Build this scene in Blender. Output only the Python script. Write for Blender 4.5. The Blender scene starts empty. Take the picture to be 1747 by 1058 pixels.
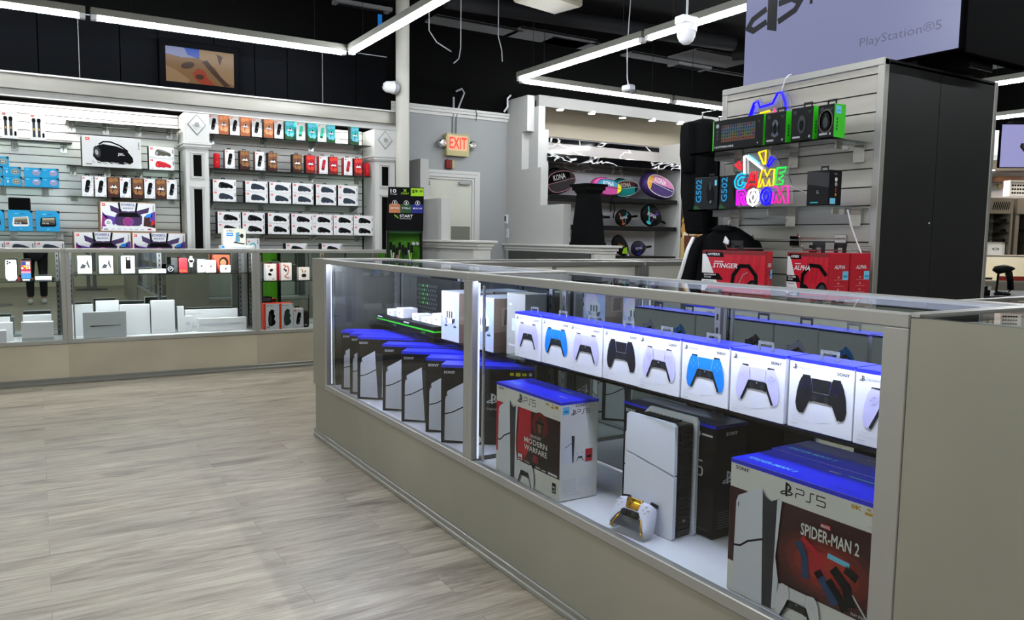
import bpy, math, random
from mathutils import Vector, Matrix, Euler
random.seed(7)
SC = bpy.context.scene
COL = SC.collection
PI = math.pi

# ------------------------------------------------------------------ camera, world, exposure
W_PX, H_PX, F_PX = 1747.0, 1058.0, 1324.97
CAM_H = 1.25
YAW, PITCH, ROLL = (math.radians(a) for a in (31.45, 5.254, 0.782))
FWD = Vector((math.sin(YAW)*math.cos(PITCH), math.cos(YAW)*math.cos(PITCH), -math.sin(PITCH)))
_r0 = Vector((math.cos(YAW), -math.sin(YAW), 0)); _u0 = _r0.cross(FWD)
RGT = _r0*math.cos(ROLL) + _u0*math.sin(ROLL)
UPV = -_r0*math.sin(ROLL) + _u0*math.cos(ROLL)
cam_d = bpy.data.cameras.new('camera'); cam = bpy.data.objects.new('camera', cam_d); COL.objects.link(cam)
cam_d.sensor_fit = 'HORIZONTAL'; cam_d.sensor_width = 36.0; cam_d.lens = F_PX/W_PX*36.0
cam_d.clip_start = 0.02; cam_d.clip_end = 100
m3 = Matrix((RGT, UPV, -FWD)).transposed()
cam.matrix_world = Matrix.Translation((0, 0, CAM_H)) @ m3.to_4x4()
SC.camera = cam
w = bpy.data.worlds.new('world'); SC.world = w; w.use_nodes = True
w.node_tree.nodes['Background'].inputs[0].default_value = (0.9, 0.95, 1.0, 1)
w.node_tree.nodes['Background'].inputs[1].default_value = 0.03
SC.view_settings.view_transform = 'Standard'; SC.view_settings.look = 'None'
SC.view_settings.gamma = 1.0; SC.view_settings.exposure = 0.0; SC.view_settings.use_curve_mapping = False
cy = SC.cycles
cy.max_bounces = 10; cy.diffuse_bounces = 4; cy.glossy_bounces = 5; cy.transmission_bounces = 8; cy.transparent_max_bounces = 24
cy.caustics_reflective = False; cy.caustics_refractive = False; cy.sample_clamp_indirect = 4.0
TUBE_E, STRIP_E, LED_E = 90.0, 75.0, 84.0      # strength of ceiling tubes, wall bay strips, case strips

def at(x, y, axis, val):
    """point of the room on plane axis=val that the photo shows at pixel x,y"""
    d = FWD*F_PX + RGT*(x-W_PX/2) - UPV*(y-H_PX/2)
    o = Vector((0, 0, CAM_H)); t = (val-o[axis])/d[axis]
    return o + d*t

# ------------------------------------------------------------------ materials
def lin(h):
    h = h.lstrip('#'); o = []
    for i in (0, 2, 4):
        c = int(h[i:i+2], 16)/255; o.append(c/12.92 if c <= .04045 else ((c+.055)/1.055)**2.4)
    return (*o, 1)
MATS = {}
def mat(name, col='#808080', rough=.5, metal=0, emit=0, ecol=None, spec=.28, coat=0, trans=0):
    if name in MATS: return MATS[name]
    m = bpy.data.materials.new(name); m.use_nodes = True; b = m.node_tree.nodes['Principled BSDF']
    b.inputs['Base Color'].default_value = lin(col); b.inputs['Roughness'].default_value = rough
    b.inputs['Metallic'].default_value = metal; b.inputs['Specular IOR Level'].default_value = spec
    b.inputs['Coat Weight'].default_value = coat
    if emit:
        b.inputs['Emission Color'].default_value = lin(ecol or col); b.inputs['Emission Strength'].default_value = emit
    MATS[name] = m; return m
def nodes_of(m): return m.node_tree.nodes, m.node_tree.links, m.node_tree.nodes['Principled BSDF']
def noisy(m, c1, c2, scale=(4, 4, 4), detail=4, rough=None, bump=0):
    n, l, b = nodes_of(m)
    tc = n.new('ShaderNodeTexCoord'); mp = n.new('ShaderNodeMapping'); mp.inputs['Scale'].default_value = scale
    no = n.new('ShaderNodeTexNoise'); no.inputs['Scale'].default_value = 1; no.inputs['Detail'].default_value = detail
    cr = n.new('ShaderNodeValToRGB'); cr.color_ramp.elements[0].color = lin(c1); cr.color_ramp.elements[1].color = lin(c2)
    cr.color_ramp.elements[0].position = .3; cr.color_ramp.elements[1].position = .7
    l.new(tc.outputs['Object'], mp.inputs[0]); l.new(mp.outputs[0], no.inputs[0]); l.new(no.outputs[0], cr.inputs[0]); l.new(cr.outputs[0], b.inputs['Base Color'])
    if bump:
        bp = n.new('ShaderNodeBump'); bp.inputs['Strength'].default_value = bump; l.new(no.outputs[0], bp.inputs['Height']); l.new(bp.outputs[0], b.inputs['Normal'])
    return m
def glassy(name, tint=(1, 1, 1, 1), ior=1.45, rough=0.0, haze=0.0):
    m = bpy.data.materials.new(name); m.use_nodes = True; n, l = m.node_tree.nodes, m.node_tree.links
    n.clear(); out = n.new('ShaderNodeOutputMaterial'); mix = n.new('ShaderNodeMixShader'); fr = n.new('ShaderNodeFresnel'); fr.inputs[0].default_value = ior
    tr = n.new('ShaderNodeBsdfTransparent'); tr.inputs[0].default_value = tint
    gl = n.new('ShaderNodeBsdfGlossy'); gl.inputs['Roughness'].default_value = rough
    src = tr
    if haze:
        df = n.new('ShaderNodeBsdfDiffuse'); df.inputs[0].default_value = (.8, .85, .85, 1); mh = n.new('ShaderNodeMixShader'); mh.inputs[0].default_value = haze
        l.new(tr.outputs[0], mh.inputs[1]); l.new(df.outputs[0], mh.inputs[2]); src = mh
    l.new(fr.outputs[0], mix.inputs[0]); l.new(src.outputs[0], mix.inputs[1]); l.new(gl.outputs[0], mix.inputs[2]); l.new(mix.outputs[0], out.inputs[0])
    MATS[name] = m; return m

TVB = mat('screen_bezel', '#08080a', .7, spec=0)
WHITE = mat('white_card', '#ececec', .45); PAPER = mat('white_print', '#e6e6e9', .35)
LILAC = mat('lilac_print', '#c9c6ea', .35); GREYP = mat('grey_print', '#9a9ca2', .4); LGREY = mat('light_grey_print', '#d3d5da', .4)
BLACK = mat('black_print', '#09090b', .45, spec=.07); INK = mat('ink_print', '#26262a', .5); CHAR = mat('charcoal_print', '#2b2d30', .4)
BLUE = mat('blue_print', '#2b31d8', .3); DBLUE = mat('deep_blue_print', '#1d2480', .3); SKYB = mat('sky_blue_print', '#1e86e6', .35)
NAVY = mat('navy_print', '#1d2b3c', .45); RED = mat('red_print', '#b8182c', .4); JRED = mat('scarlet_print', '#e3412a', .4)
DRED = mat('dark_red_print', '#6e1416', .4); BLOOD = mat('brick_red_print', '#a8261c', .4); MAROON = mat('maroon_print', '#35100f', .4)
GOLDP = mat('gold_print', '#c79a2c', .35); YEL = mat('yellow_print', '#e2d418', .4); CYANP = mat('pale_cyan_print', '#74c8ea', .4)
TEAL = mat('teal_print', '#2fb9bd', .4); MINT = mat('mint_print', '#35c4a4', .4); ORANGE = mat('orange_print', '#c07850', .4)
RUST = mat('rust_print', '#6a4532', .45); PURP = mat('purple_print', '#3b2352', .4); MAG = mat('magenta_print', '#8a2a78', .4)
VIO = mat('violet_print', '#5a3a9a', .4); GREEN = mat('green_print', '#35c11c', .4); DGREEN = mat('dark_green_print', '#1c4a24', .4); LIME = mat('lime_print', '#9bd21a', .4)
AZURE = mat('azure_card', '#1491c4', .4); KRAFT = mat('kraft_card', '#a8876a', .6); TAN = mat('tan_card', '#8f7a68', .6); SILV = mat('silver_card', '#b9bdbc', .3)
ALU = mat('brushed_aluminium', '#a3a29d', .4, .65); CHROME = mat('chrome', '#d8d8da', .12, 1)
LAMI = noisy(mat('champagne_laminate', '#8a8679', .42, .3), '#817f73', '#938f82', (1.3, 1.3, .7), 3)
MOLD = mat('grey_rubber_molding', '#85857f', .3, .3); MIRROR = mat('mirror', '#cfd6d2', .01, 1)
GLASS = glassy('clear_glass', (.94, .97, .97, 1)); TOPGLASS = glassy('top_glass', (.86, .92, .92, 1), 1.5); SHELFGL = glassy('shelf_glass', (.86, .93, .91, 1), 1.45)
CLEARPL = glassy('clear_plastic', (.93, .93, .96, 1), 1.7, .05, .12)
WPAINT = mat('white_paint', '#cacac8', .5); GPAINT = mat('grey_paint', '#9b9d9e', .6); CREAM = mat('cream_panel', '#d8d5c8', .5)
BLK = mat('matt_black', '#040404', .8, spec=.06); BLKW = mat('black_wall_board', '#0b0c0e', .8, spec=0); BPLAS = mat('black_plastic', '#0c0c0d', .45, spec=.12)
WPLAS = mat('white_plastic', '#e6e6ea', .35); DGREY = mat('dark_grey', '#4a4b4b', .5); STEEL = mat('grey_steel', '#6d6e70', .4, .5)
TUBE = mat('lit_tube', '#ffffff', .5, emit=TUBE_E, ecol='#f6fbff'); STRIP = mat('lit_strip', '#ffffff', .5, emit=STRIP_E, ecol='#fffaf2')
LED = mat('lit_led_strip', '#ffffff', .5, emit=LED_E, ecol='#d4dcff'); SPOT = mat('lit_downlight', '#fff4e0', .5, emit=55, ecol='#ffe9c8')

# ------------------------------------------------------------------ mesh builder
GLYPH = {}
def glyphs(s, bold=False):
    k = (s, bold)
    if k in GLYPH: return GLYPH[k]
    cu = bpy.data.curves.new('t', 'FONT'); cu.body = s; cu.size = 1; cu.resolution_u = 2; cu.fill_mode = 'FRONT'
    if bold: cu.offset = .018
    ob = bpy.data.objects.new('t', cu); me = bpy.data.meshes.new_from_object(ob)
    vs = [(v.co.x, v.co.y) for v in me.vertices]; fs = [tuple(p.vertices) for p in me.polygons]
    bpy.data.objects.remove(ob); bpy.data.curves.remove(cu); bpy.data.meshes.remove(me)
    xs = [v[0] for v in vs] or [0, 1]; ys = [v[1] for v in vs] or [0, 1]
    GLYPH[k] = (vs, fs, min(xs), max(xs), min(ys), max(ys)); return GLYPH[k]
def V(*a): return Vector(a)
def frame(o, u, v): u = Vector(u).normalized(); v = Vector(v).normalized(); return (Vector(o), u, v, u.cross(v))
EPS = .0006
class MB:
    def __init__(s): s.v = []; s.f = []; s.mi = []; s.ms = []; s.sm = []
    def m(s, m):
        if m not in s.ms: s.ms.append(m)
        return s.ms.index(m)
    def add(s, vs, fs, m, smooth=False):
        b = len(s.v); k = s.m(m); s.v += [tuple(v) for v in vs]
        for f in fs: s.f.append(tuple(b+i for i in f)); s.mi.append(k); s.sm.append(smooth)
        return s
    def box(s, x0, x1, y0, y1, z0, z1, m, b=0):
        if x1 < x0: x0, x1 = x1, x0
        if y1 < y0: y0, y1 = y1, y0
        if z1 < z0: z0, z1 = z1, z0
        if b <= 0:
            vs = [(x, y, z) for x in (x0, x1) for y in (y0, y1) for z in (z0, z1)]
            return s.add(vs, [(0, 1, 3, 2), (4, 6, 7, 5), (0, 4, 5, 1), (2, 3, 7, 6), (0, 2, 6, 4), (1, 5, 7, 3)], m)
        b = min(b, .49*min(x1-x0, y1-y0, z1-z0)); X = (x0, x1); Y = (y0, y1); Z = (z0, z1); vs = []; ix = {}
        for i in (0, 1):
            for j in (0, 1):
                for k in (0, 1):
                    for a in (0, 1, 2):
                        p = [X[i], Y[j], Z[k]]
                        for q in (0, 1, 2):
                            if q != a: p[q] += b*(1-2*(i, j, k)[q])
                        ix[i, j, k, a] = len(vs); vs.append(p)
        fs = []
        for a in (0, 1, 2):
            o = [q for q in (0, 1, 2) if q != a]
            for sd in (0, 1):
                f = []
                for (p, q) in ((0, 0), (1, 0), (1, 1), (0, 1)):
                    t = [0, 0, 0]; t[a] = sd; t[o[0]] = p; t[o[1]] = q; f.append(ix[(*t, a)])
                fs.append(f)
        for a in (0, 1, 2):
            o = [q for q in (0, 1, 2) if q != a]
            for p in (0, 1):
                for q in (0, 1):
                    t0 = [0, 0, 0]; t0[o[0]] = p; t0[o[1]] = q; t1 = list(t0); t1[a] = 1
                    fs.append([ix[(*t0, o[0])], ix[(*t1, o[0])], ix[(*t1, o[1])], ix[(*t0, o[1])]])
        for i in (0, 1):
            for j in (0, 1):
                for k in (0, 1): fs.append([ix[i, j, k, a] for a in (0, 1, 2)])
        return s.add(vs, fs, m)
    def poly(s, pts, fr, m, lv=1):
        o, u, v, n = fr
        return s.add([o+u*p[0]+v*p[1]+n*(EPS*lv) for p in pts], [tuple(range(len(pts)))], m)
    def rect(s, x0, x1, y0, y1, fr, m, lv=1): return s.poly([(x0, y0), (x1, y0), (x1, y1), (x0, y1)], fr, m, lv)
    def ell(s, cx, cy, rx, ry, fr, m, lv=1, n=16, rot=0):
        c, q = math.cos(rot), math.sin(rot); ps = []
        for i in range(n):
            a, b = rx*math.cos(2*PI*i/n), ry*math.sin(2*PI*i/n); ps.append((cx+a*c-b*q, cy+a*q+b*c))
        return s.poly(ps, fr, m, lv)
    def rrect(s, x0, x1, y0, y1, r, fr, m, lv=1, rot=0):
        ps = []
        for cx, cy, a0 in ((x1-r, y1-r, 0), (x0+r, y1-r, 90), (x0+r, y0+r, 180), (x1-r, y0+r, 270)):
            for k in range(4): a = math.radians(a0+30*k); ps.append((cx+r*math.cos(a), cy+r*math.sin(a)))
        if rot:
            mx, my = (x0+x1)/2, (y0+y1)/2; c, q = math.cos(rot), math.sin(rot)
            ps = [(mx+(a-mx)*c-(b-my)*q, my+(a-mx)*q+(b-my)*c) for a, b in ps]
        return s.poly(ps, fr, m, lv)
    def stroke(s, pts, wd, fr, m, lv=1):
        o, u, v, n = fr
        P = [Vector((a, b)) for a, b in pts]; L = []; R = []
        for i, p in enumerate(P):
            d0 = (p-P[i-1]).normalized() if i else None; d1 = (P[i+1]-p).normalized() if i < len(P)-1 else None
            d = ((d0 or d1)+(d1 or d0)); d = d.normalized() if d.length > 1e-6 else (d0 or d1)
            k = 1.0
            if d0 and d1: k = 1/max(.5, abs(d.dot(d1)))
            q = Vector((-d.y, d.x))*(wd/2*k); L.append(p+q); R.append(p-q)
        vs = [o+u*a.x+v*a.y+n*(EPS*lv) for a in L]+[o+u*a.x+v*a.y+n*(EPS*lv) for a in R]; k = len(P)
        return s.add(vs, [(i+k, i+1+k, i+1, i) for i in range(k-1)], m)
    def text(s, t, fr, x, y, h, m, wd=None, lv=2, al='l', bold=False, shear=0):
        vs, fs, x0, x1, y0, y1 = glyphs(t, bold); sy = h/max(1e-6, y1-y0); sx = sy if wd is None else wd/max(1e-6, x1-x0)
        ww = (x1-x0)*sx; ox = x-(0 if al == 'l' else ww/2 if al == 'c' else ww); o, u, v, n = fr
        return s.add([o+u*(ox+(a-x0)*sx+shear*(b-y0)*sy)+v*(y+(b-y0)*sy)+n*(EPS*lv) for a, b in vs], fs, m)
    def prism(s, pts, fr, d, m, m2=None):
        """outline in frame extruded by d against the normal"""
        o, u, v, n = fr; k = len(pts)
        a = [o+u*p[0]+v*p[1] for p in pts]; b = [q-n*d for q in a]
        s.add(a, [tuple(range(k))], m); s.add(b, [tuple(reversed(range(k)))], m2 or m)
        return s.add(a+b, [(i+k, (i+1) % k+k, (i+1) % k, i) for i in range(k)], m2 or m)
    def pillow(s, pts, fr, t, m, ins=None, rings=4):
        """rounded cushion of thickness t over an outline"""
        o, u, v, n = fr; P = [Vector((a, b)) for a, b in pts]; k = len(P); ins = ins or t*.6
        ar = sum(P[i].x*P[(i+1) % k].y-P[(i+1) % k].x*P[i].y for i in range(k)); sg = 1 if ar > 0 else -1; N = []
        for i in range(k):
            e0 = (P[i]-P[i-1]).normalized(); e1 = (P[(i+1) % k]-P[i]).normalized(); e = e0+e1
            e = e.normalized() if e.length > 1e-5 else e1; N.append(Vector((-e.y, e.x))*sg)
        vs = []; R = []
        for j in range(rings*2+1):
            a = -PI/2+PI*j/(rings*2); R.append((math.sin(a)*t/2, (1-math.cos(a))*ins))
        for h, q in R:
            vs += [o+u*(p.x+nn.x*q)+v*(p.y+nn.y*q)+n*h for p, nn in zip(P, N)]
        fs = []
        for j in range(len(R)-1):
            for i in range(k):
                a, b = j*k+i, j*k+(i+1) % k; fs.append((a, b, b+k, a+k) if sg > 0 else (b, a, a+k, b+k))
        s.add(vs, fs, m, True); e = len(R)-1
        c0 = tuple(range(k)); c1 = tuple(e*k+i for i in range(k))
        b = len(s.v)-len(vs); kk = s.m(m)
        for c in ((c0[::-1] if sg > 0 else c0), (c1 if sg > 0 else c1[::-1])): s.f.append(tuple(b+i for i in c)); s.mi.append(kk); s.sm.append(True)
        return s
    def cyl(s, p0, p1, r0, m, r1=None, n=16, cap=True):
        p0 = Vector(p0); p1 = Vector(p1); r1 = r0 if r1 is None else r1; d = (p1-p0).normalized()
        a = d.orthogonal().normalized(); b = d.cross(a); vs = []
        for p, r in ((p0, r0), (p1, r1)):
            vs += [p+(a*math.cos(2*PI*i/n)+b*math.sin(2*PI*i/n))*r for i in range(n)]
        s.add(vs, [(i, (i+1) % n, (i+1) % n+n, i+n) for i in range(n)], m, True)
        if cap: s.add(vs, [tuple(reversed(range(n))), tuple(range(n, 2*n))], m)
        return s
    def tube(s, pts, r, m, n=8):
        P = [Vector(p) for p in pts]; vs = []; a = None
        for i, p in enumerate(P):
            d = (P[min(i+1, len(P)-1)]-P[max(i-1, 0)]).normalized()
            a = d.orthogonal().normalized() if a is None else (a-d*a.dot(d)).normalized(); b = d.cross(a)
            vs += [p+(a*math.cos(2*PI*k/n)+b*math.sin(2*PI*k/n))*r for k in range(n)]
        fs = [(j*n+i, j*n+(i+1) % n, (j+1)*n+(i+1) % n, (j+1)*n+i) for j in range(len(P)-1) for i in range(n)]
        s.add(vs, fs, m, True); e = (len(P)-1)*n
        return s.add(vs[:n]+vs[e:], [tuple(reversed(range(n))), tuple(range(n, 2*n))], m)
    def lathe(s, prof, c, m, n=20, ax=2):
        vs = []
        for r, h in prof:
            for i in range(n):
                a, b = r*math.cos(2*PI*i/n), r*math.sin(2*PI*i/n)
                vs.append(Vector(c)+(V(a, b, h) if ax == 2 else V(a, h, b) if ax == 1 else V(h, a, b)))
        fs = [(j*n+i, j*n+(i+1) % n, (j+1)*n+(i+1) % n, (j+1)*n+i) for j in range(len(prof)-1) for i in range(n)]
        return s.add(vs, fs, m, True)
    def build(s, name, parent=None, loc=(0, 0, 0), rz=0, label=None, cat=None, group=None, kind=None):
        me = bpy.data.meshes.new(name); me.from_pydata(s.v, [], s.f)
        for m in s.ms: me.materials.append(m)
        me.polygons.foreach_set('material_index', s.mi); me.polygons.foreach_set('use_smooth', s.sm); me.update()
        ob = bpy.data.objects.new(name, me); COL.objects.link(ob); ob.location = loc; ob.rotation_euler = (0, 0, rz)
        if parent is not None: ob.parent = parent
        return tag(ob, label, cat, group, kind)
def tag(o, label=None, cat=None, group=None, kind=None):
    if label: o['label'] = label
    if cat: o['category'] = cat
    if group: o['group'] = group
    if kind: o['kind'] = kind
    return o
def thing(name, label, cat, loc=(0, 0, 0), rz=0, group=None):
    o = bpy.data.objects.new(name, None); COL.objects.link(o); o.location = loc; o.rotation_euler = (0, 0, rz); o.empty_display_size = .05
    return tag(o, label, cat, group)
def dup(root, loc, rz=0, label=None, group=None):
    r = root.copy(); COL.objects.link(r); r.location = loc; r.rotation_euler = (0, 0, rz)
    if label: r['label'] = label
    if group: r['group'] = group
    for ch in list(root.children):
        c = ch.copy(); COL.objects.link(c); c.parent = r
        for g in list(ch.children): d = g.copy(); COL.objects.link(d); d.parent = c
    return r
def faces(w, d, h):
    """print frames of a carton centred on x, front at y=0"""
    return dict(front=frame((-w/2, 0, 0), (1, 0, 0), (0, 0, 1)), right=frame((w/2, 0, 0), (0, 1, 0), (0, 0, 1)), left=frame((-w/2, d, 0), (0, -1, 0), (0, 0, 1)),
                back=frame((w/2, d, 0), (-1, 0, 0), (0, 0, 1)), top=frame((-w/2, 0, h), (1, 0, 0), (0, 1, 0)))
def carton(w, d, h, m, b=.0015):
    q = MB().box(-w/2, w/2, 0, d, 0, h, m, b); return q, faces(w, d, h)
ORD = ['first', 'second', 'third', 'fourth', 'fifth', 'sixth', 'seventh', 'eighth', 'ninth', 'tenth', 'eleventh', 'twelfth', 'thirteenth', 'fourteenth']
# ------------------------------------------------------------------ room shell
ROOM_X0, ROOM_X1, ROOM_Y0, ROOM_Y1, CEIL = -3.2, 13.6, -5.2, 9.1, 3.95
fm = mat('grey_oak_planks', '#9d968c', .36, spec=.45)
n, l, b = nodes_of(fm)
tc = n.new('ShaderNodeTexCoord'); br = n.new('ShaderNodeTexBrick'); br.offset = .37; br.inputs['Scale'].default_value = 1
br.inputs['Brick Width'].default_value = 1.22; br.inputs['Row Height'].default_value = .18; br.inputs['Mortar Size'].default_value = .0012
br.inputs['Color1'].default_value = (.15, .15, .15, 1); br.inputs['Color2'].default_value = (.85, .85, .85, 1); br.inputs['Mortar'].default_value = (.0, .0, .0, 1); br.inputs['Bias'].default_value = 0
l.new(tc.outputs['Object'], br.inputs[0])
wn = n.new('ShaderNodeTexWhiteNoise'); wn.noise_dimensions = '1D'
def grain(sx, sy, dist, det):
    vm = n.new('ShaderNodeVectorMath'); vm.operation = 'MULTIPLY_ADD'; vm.inputs[1].default_value = (sx, sy, 1); l.new(tc.outputs['Object'], vm.inputs[0])
    sc = n.new('ShaderNodeVectorMath'); sc.operation = 'SCALE'; sc.inputs['Scale'].default_value = 7.3; l.new(br.outputs['Color'], sc.inputs[0]); l.new(sc.outputs[0], vm.inputs[2])
    no = n.new('ShaderNodeTexNoise'); no.inputs['Scale'].default_value = 1; no.inputs['Detail'].default_value = det; no.inputs['Distortion'].default_value = dist; no.inputs['Roughness'].default_value = .62
    l.new(vm.outputs[0], no.inputs[0]); return no
g1 = grain(1.3, 8, 1.4, 6); g2 = grain(5, 70, .4, 4); g3 = grain(2.2, 15, .9, 3)
cr = n.new('ShaderNodeValToRGB'); e = cr.color_ramp.elements
e[0].position = .28; e[0].color = lin('#5e5548'); e[1].position = .72; e[1].color = lin('#aca392')
x = e.new(.44); x.color = lin('#8f8677'); x = e.new(.56); x.color = lin('#9d9484')
l.new(g1.outputs[0], cr.inputs[0])
def mixc(mode, fac, a, bb):
    k = n.new('ShaderNodeMix'); k.data_type = 'RGBA'; k.blend_type = mode; k.inputs[0].default_value = fac if not hasattr(fac, 'links') else 0
    l.new(a, k.inputs[6]); l.new(bb, k.inputs[7]); return k.outputs[2]
c2 = n.new('ShaderNodeValToRGB'); c2.color_ramp.elements[0].position = .3; c2.color_ramp.elements[0].color = (.45, .45, .45, 1); c2.color_ramp.elements[1].position = .6; c2.color_ramp.elements[1].color = (1, 1, 1, 1)
l.new(g2.outputs[0], c2.inputs[0])
c3 = n.new('ShaderNodeValToRGB'); c3.color_ramp.elements[0].position = .0; c3.color_ramp.elements[0].color = (.55, .55, .55, 1); c3.color_ramp.elements[1].position = .1; c3.color_ramp.elements[1].color = (.86, .86, .86, 1)
q = c3.color_ramp.elements.new(1.0); q.color = (1.06, 1.05, 1.03, 1)
l.new(br.outputs['Color'], c3.inputs[0])
o1 = mixc('MULTIPLY', .75, cr.outputs[0], c2.outputs[0]); o2 = mixc('MULTIPLY', 1, o1, c3.outputs[0])
c4 = n.new('ShaderNodeValToRGB'); c4.color_ramp.elements[0].position = .30; c4.color_ramp.elements[0].color = (.5, .48, .45, 1); c4.color_ramp.elements[1].position = .40; c4.color_ramp.elements[1].color = (1, 1, 1, 1)
l.new(g3.outputs[0], c4.inputs[0]); o3 = mixc('MULTIPLY', .8, o2, c4.outputs[0])
l.new(o3, b.inputs['Base Color'])
bp = n.new('ShaderNodeBump'); bp.inputs['Strength'].default_value = .08; bp.inputs['Distance'].default_value = .004; l.new(g2.outputs[0], bp.inputs['Height']); l.new(bp.outputs[0], b.inputs['Normal'])

def struct(q, name): return q.build(name, kind='structure')
struct(MB().box(ROOM_X0, ROOM_X1, ROOM_Y0, ROOM_Y1, -.1, 0, fm), 'floor')
CEILM = mat('black_ceiling', '#050506', .9, spec=.1)
struct(MB().box(ROOM_X0, ROOM_X1, ROOM_Y0, ROOM_Y1+.2, CEIL, CEIL+.1, CEILM), 'ceiling')
BEIGE = mat('beige_wall', '#c9c2a6', .6)
struct(MB().box(ROOM_X0, ROOM_X1, ROOM_Y0-.1, ROOM_Y0, 0, CEIL, BEIGE), 'wall_front')
struct(MB().box(ROOM_X0-.1, ROOM_X0, ROOM_Y0, ROOM_Y1, 0, CEIL, mat('pale_side_wall', '#bdbab0', .6)), 'wall_left')
FARW = mat('pale_far_wall', '#c8cad0', .6)
struct(MB().box(ROOM_X1, ROOM_X1+.1, ROOM_Y0, ROOM_Y1, 0, 2.95, FARW).box(ROOM_X1, ROOM_X1+.1, ROOM_Y0, ROOM_Y1, 2.95, CEIL, BLK), 'wall_right')
# back wall: grey up to its crown, black above
struct(MB().box(ROOM_X0, 3.7, 8.9, 9.1, 0, CEIL, BLK).box(3.7, ROOM_X1, 9.1, 9.3, 0, 2.84, GPAINT).box(3.7, ROOM_X1, 9.1, 9.3, 2.84, CEIL, BLK), 'wall_back')
cm = MB()
for z0, z1, d in ((2.80, 2.84, .02), (2.84, 2.875, .045), (2.875, 2.905, .06)): cm.box(3.7, 5.5, 9.1-d, 9.1, z0, z1, WPAINT)
struct(cm, 'trim_1')

# ------------------------------------------------------------------ ceiling strip lights
DUCT = mat('dark_duct', '#1d1d1f', .6, spec=.1)
HOUS = mat('light_housing', '#77776f', .5)
def strip_light(p0, p1, label, z=3.1, lit=True):
    p0 = V(p0[0], p0[1], z); p1 = V(p1[0], p1[1], z); c = (p0+p1)/2; d = (p1-p0); L = d.length; a = math.atan2(d.y, d.x)
    t = thing('strip_light', label, 'ceiling light', c, a, 'strip lights under the black ceiling')
    MB().box(-L/2, L/2, -.04, .04, .03, .09, HOUS, .004).poly([(-L/2+.05, -.036), (L/2-.05, -.036), (L/2-.05, .036), (-L/2+.05, .036)], frame((0, 0, .03), (1, 0, 0), (0, -1, 0)), WPAINT, 1).build('housing', t)
    MB().cyl((-L/2+.05, 0, .006), (L/2-.05, 0, .006), .019, TUBE, n=10).build('tube', t)
    for sx in (-1, 1): MB().box(sx*(L/2-.025)-.025, sx*(L/2-.025)+.025, -.03, .03, -.014, .032, WPLAS, .004).build('end_cap', t)
    for sx in (-1, 1):
        MB().tube([(sx*L*.36, 0, .09), (sx*L*.36, 0, CEIL-z)], .003, DUCT, 5).build('hanger', t)
    return t
strip_light((-2.01, 7.83), (.43, 7.83), 'lit white strip light at the top left corner, end gap beside the longer strip')
strip_light((.47, 7.83), (2.76, 7.83), 'lit strip light running above the speaker wall television to the corner')
strip_light((2.80, 7.79), (2.80, 5.35), 'lit strip light running forward from the corner above the speaker wall, blue tape on it')
strip_light((2.80, 5.31), (2.80, 2.9), 'lit strip light above the console case, next after the taped one')
strip_light((2.80, 2.86), (2.80, .42), 'unseen strip light continuing the row above the near counter end, added for its light')  # out of view; row carried on to light the backs of the cartons
strip_light((.35, 3.9), (.35, 1.46), 'unseen strip light added over the open floor to light the console case fronts')  # added lamp out of view, lights the case fronts evenly
strip_light((.35, 1.42), (.35, -1.02), 'unseen strip light added over the photographer to light the counter front')  # second added lamp, brightens the counter front from above the floor
strip_light((-2.2, 5.3), (-2.2, 2.86), 'unseen strip light added high on the left side of the shop floor')  # extra lamp outside the view, added for room light
strip_light((-2.2, 2.82), (-2.2, .38), 'unseen strip light added left of the photographer')  # added lamp, middle of the extra left row
strip_light((-2.2, .34), (-2.2, -2.1), 'unseen strip light added at the rear left of the shop floor')  # end of the extra left row, added to light the room
strip_light((.3, -2.2), (2.7, -2.2), 'unseen strip light added across the ceiling behind the photographer')  # added behind the camera to fill the room with light
strip_light((.3, 2.0), (-2.1, 2.0), 'unseen strip light added across the open floor')  # extra cross strip out of view, added for overall light
strip_light((4.90, 7.93), (4.90, 5.72), 'lit strip light running forward above the stepped partition')
strip_light((4.90, 5.68), (4.90, 3.24), 'lit strip light carrying the white dome camera')
strip_light((4.95, 7.98), (7.33, 7.98), 'lit strip light crossing above the niche of bags and paddles')
strip_light((7.37, 7.98), (9.8, 7.98), 'lit strip light behind the slat tower, last of its row')
strip_light((6.3, 3.27), (8.7, 3.27), 'lit strip light at the top right corner of the view')
strip_light((9.55, 5.4), (9.55, 3.0), 'lit strip light just right of the black tower top')
strip_light((12.1, 6.6), (12.1, 4.2), 'lit strip light low behind the black tower, second right of it')
strip_light((4.9, .6), (7.3, .6), 'unseen strip light added above the staff counter')  # out-of-view lamp added to light the tower and its screens
strip_light((10.3, 7.2), (12.0, 7.2), 'short lit strip light beside the far television')
for k, (y0, y1) in enumerate(((-1.2, -3.6),)): strip_light((6.3, y0), (6.3, y1), 'unseen strip light added far behind the staff counter')  # added well outside the view for more light in the room
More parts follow.
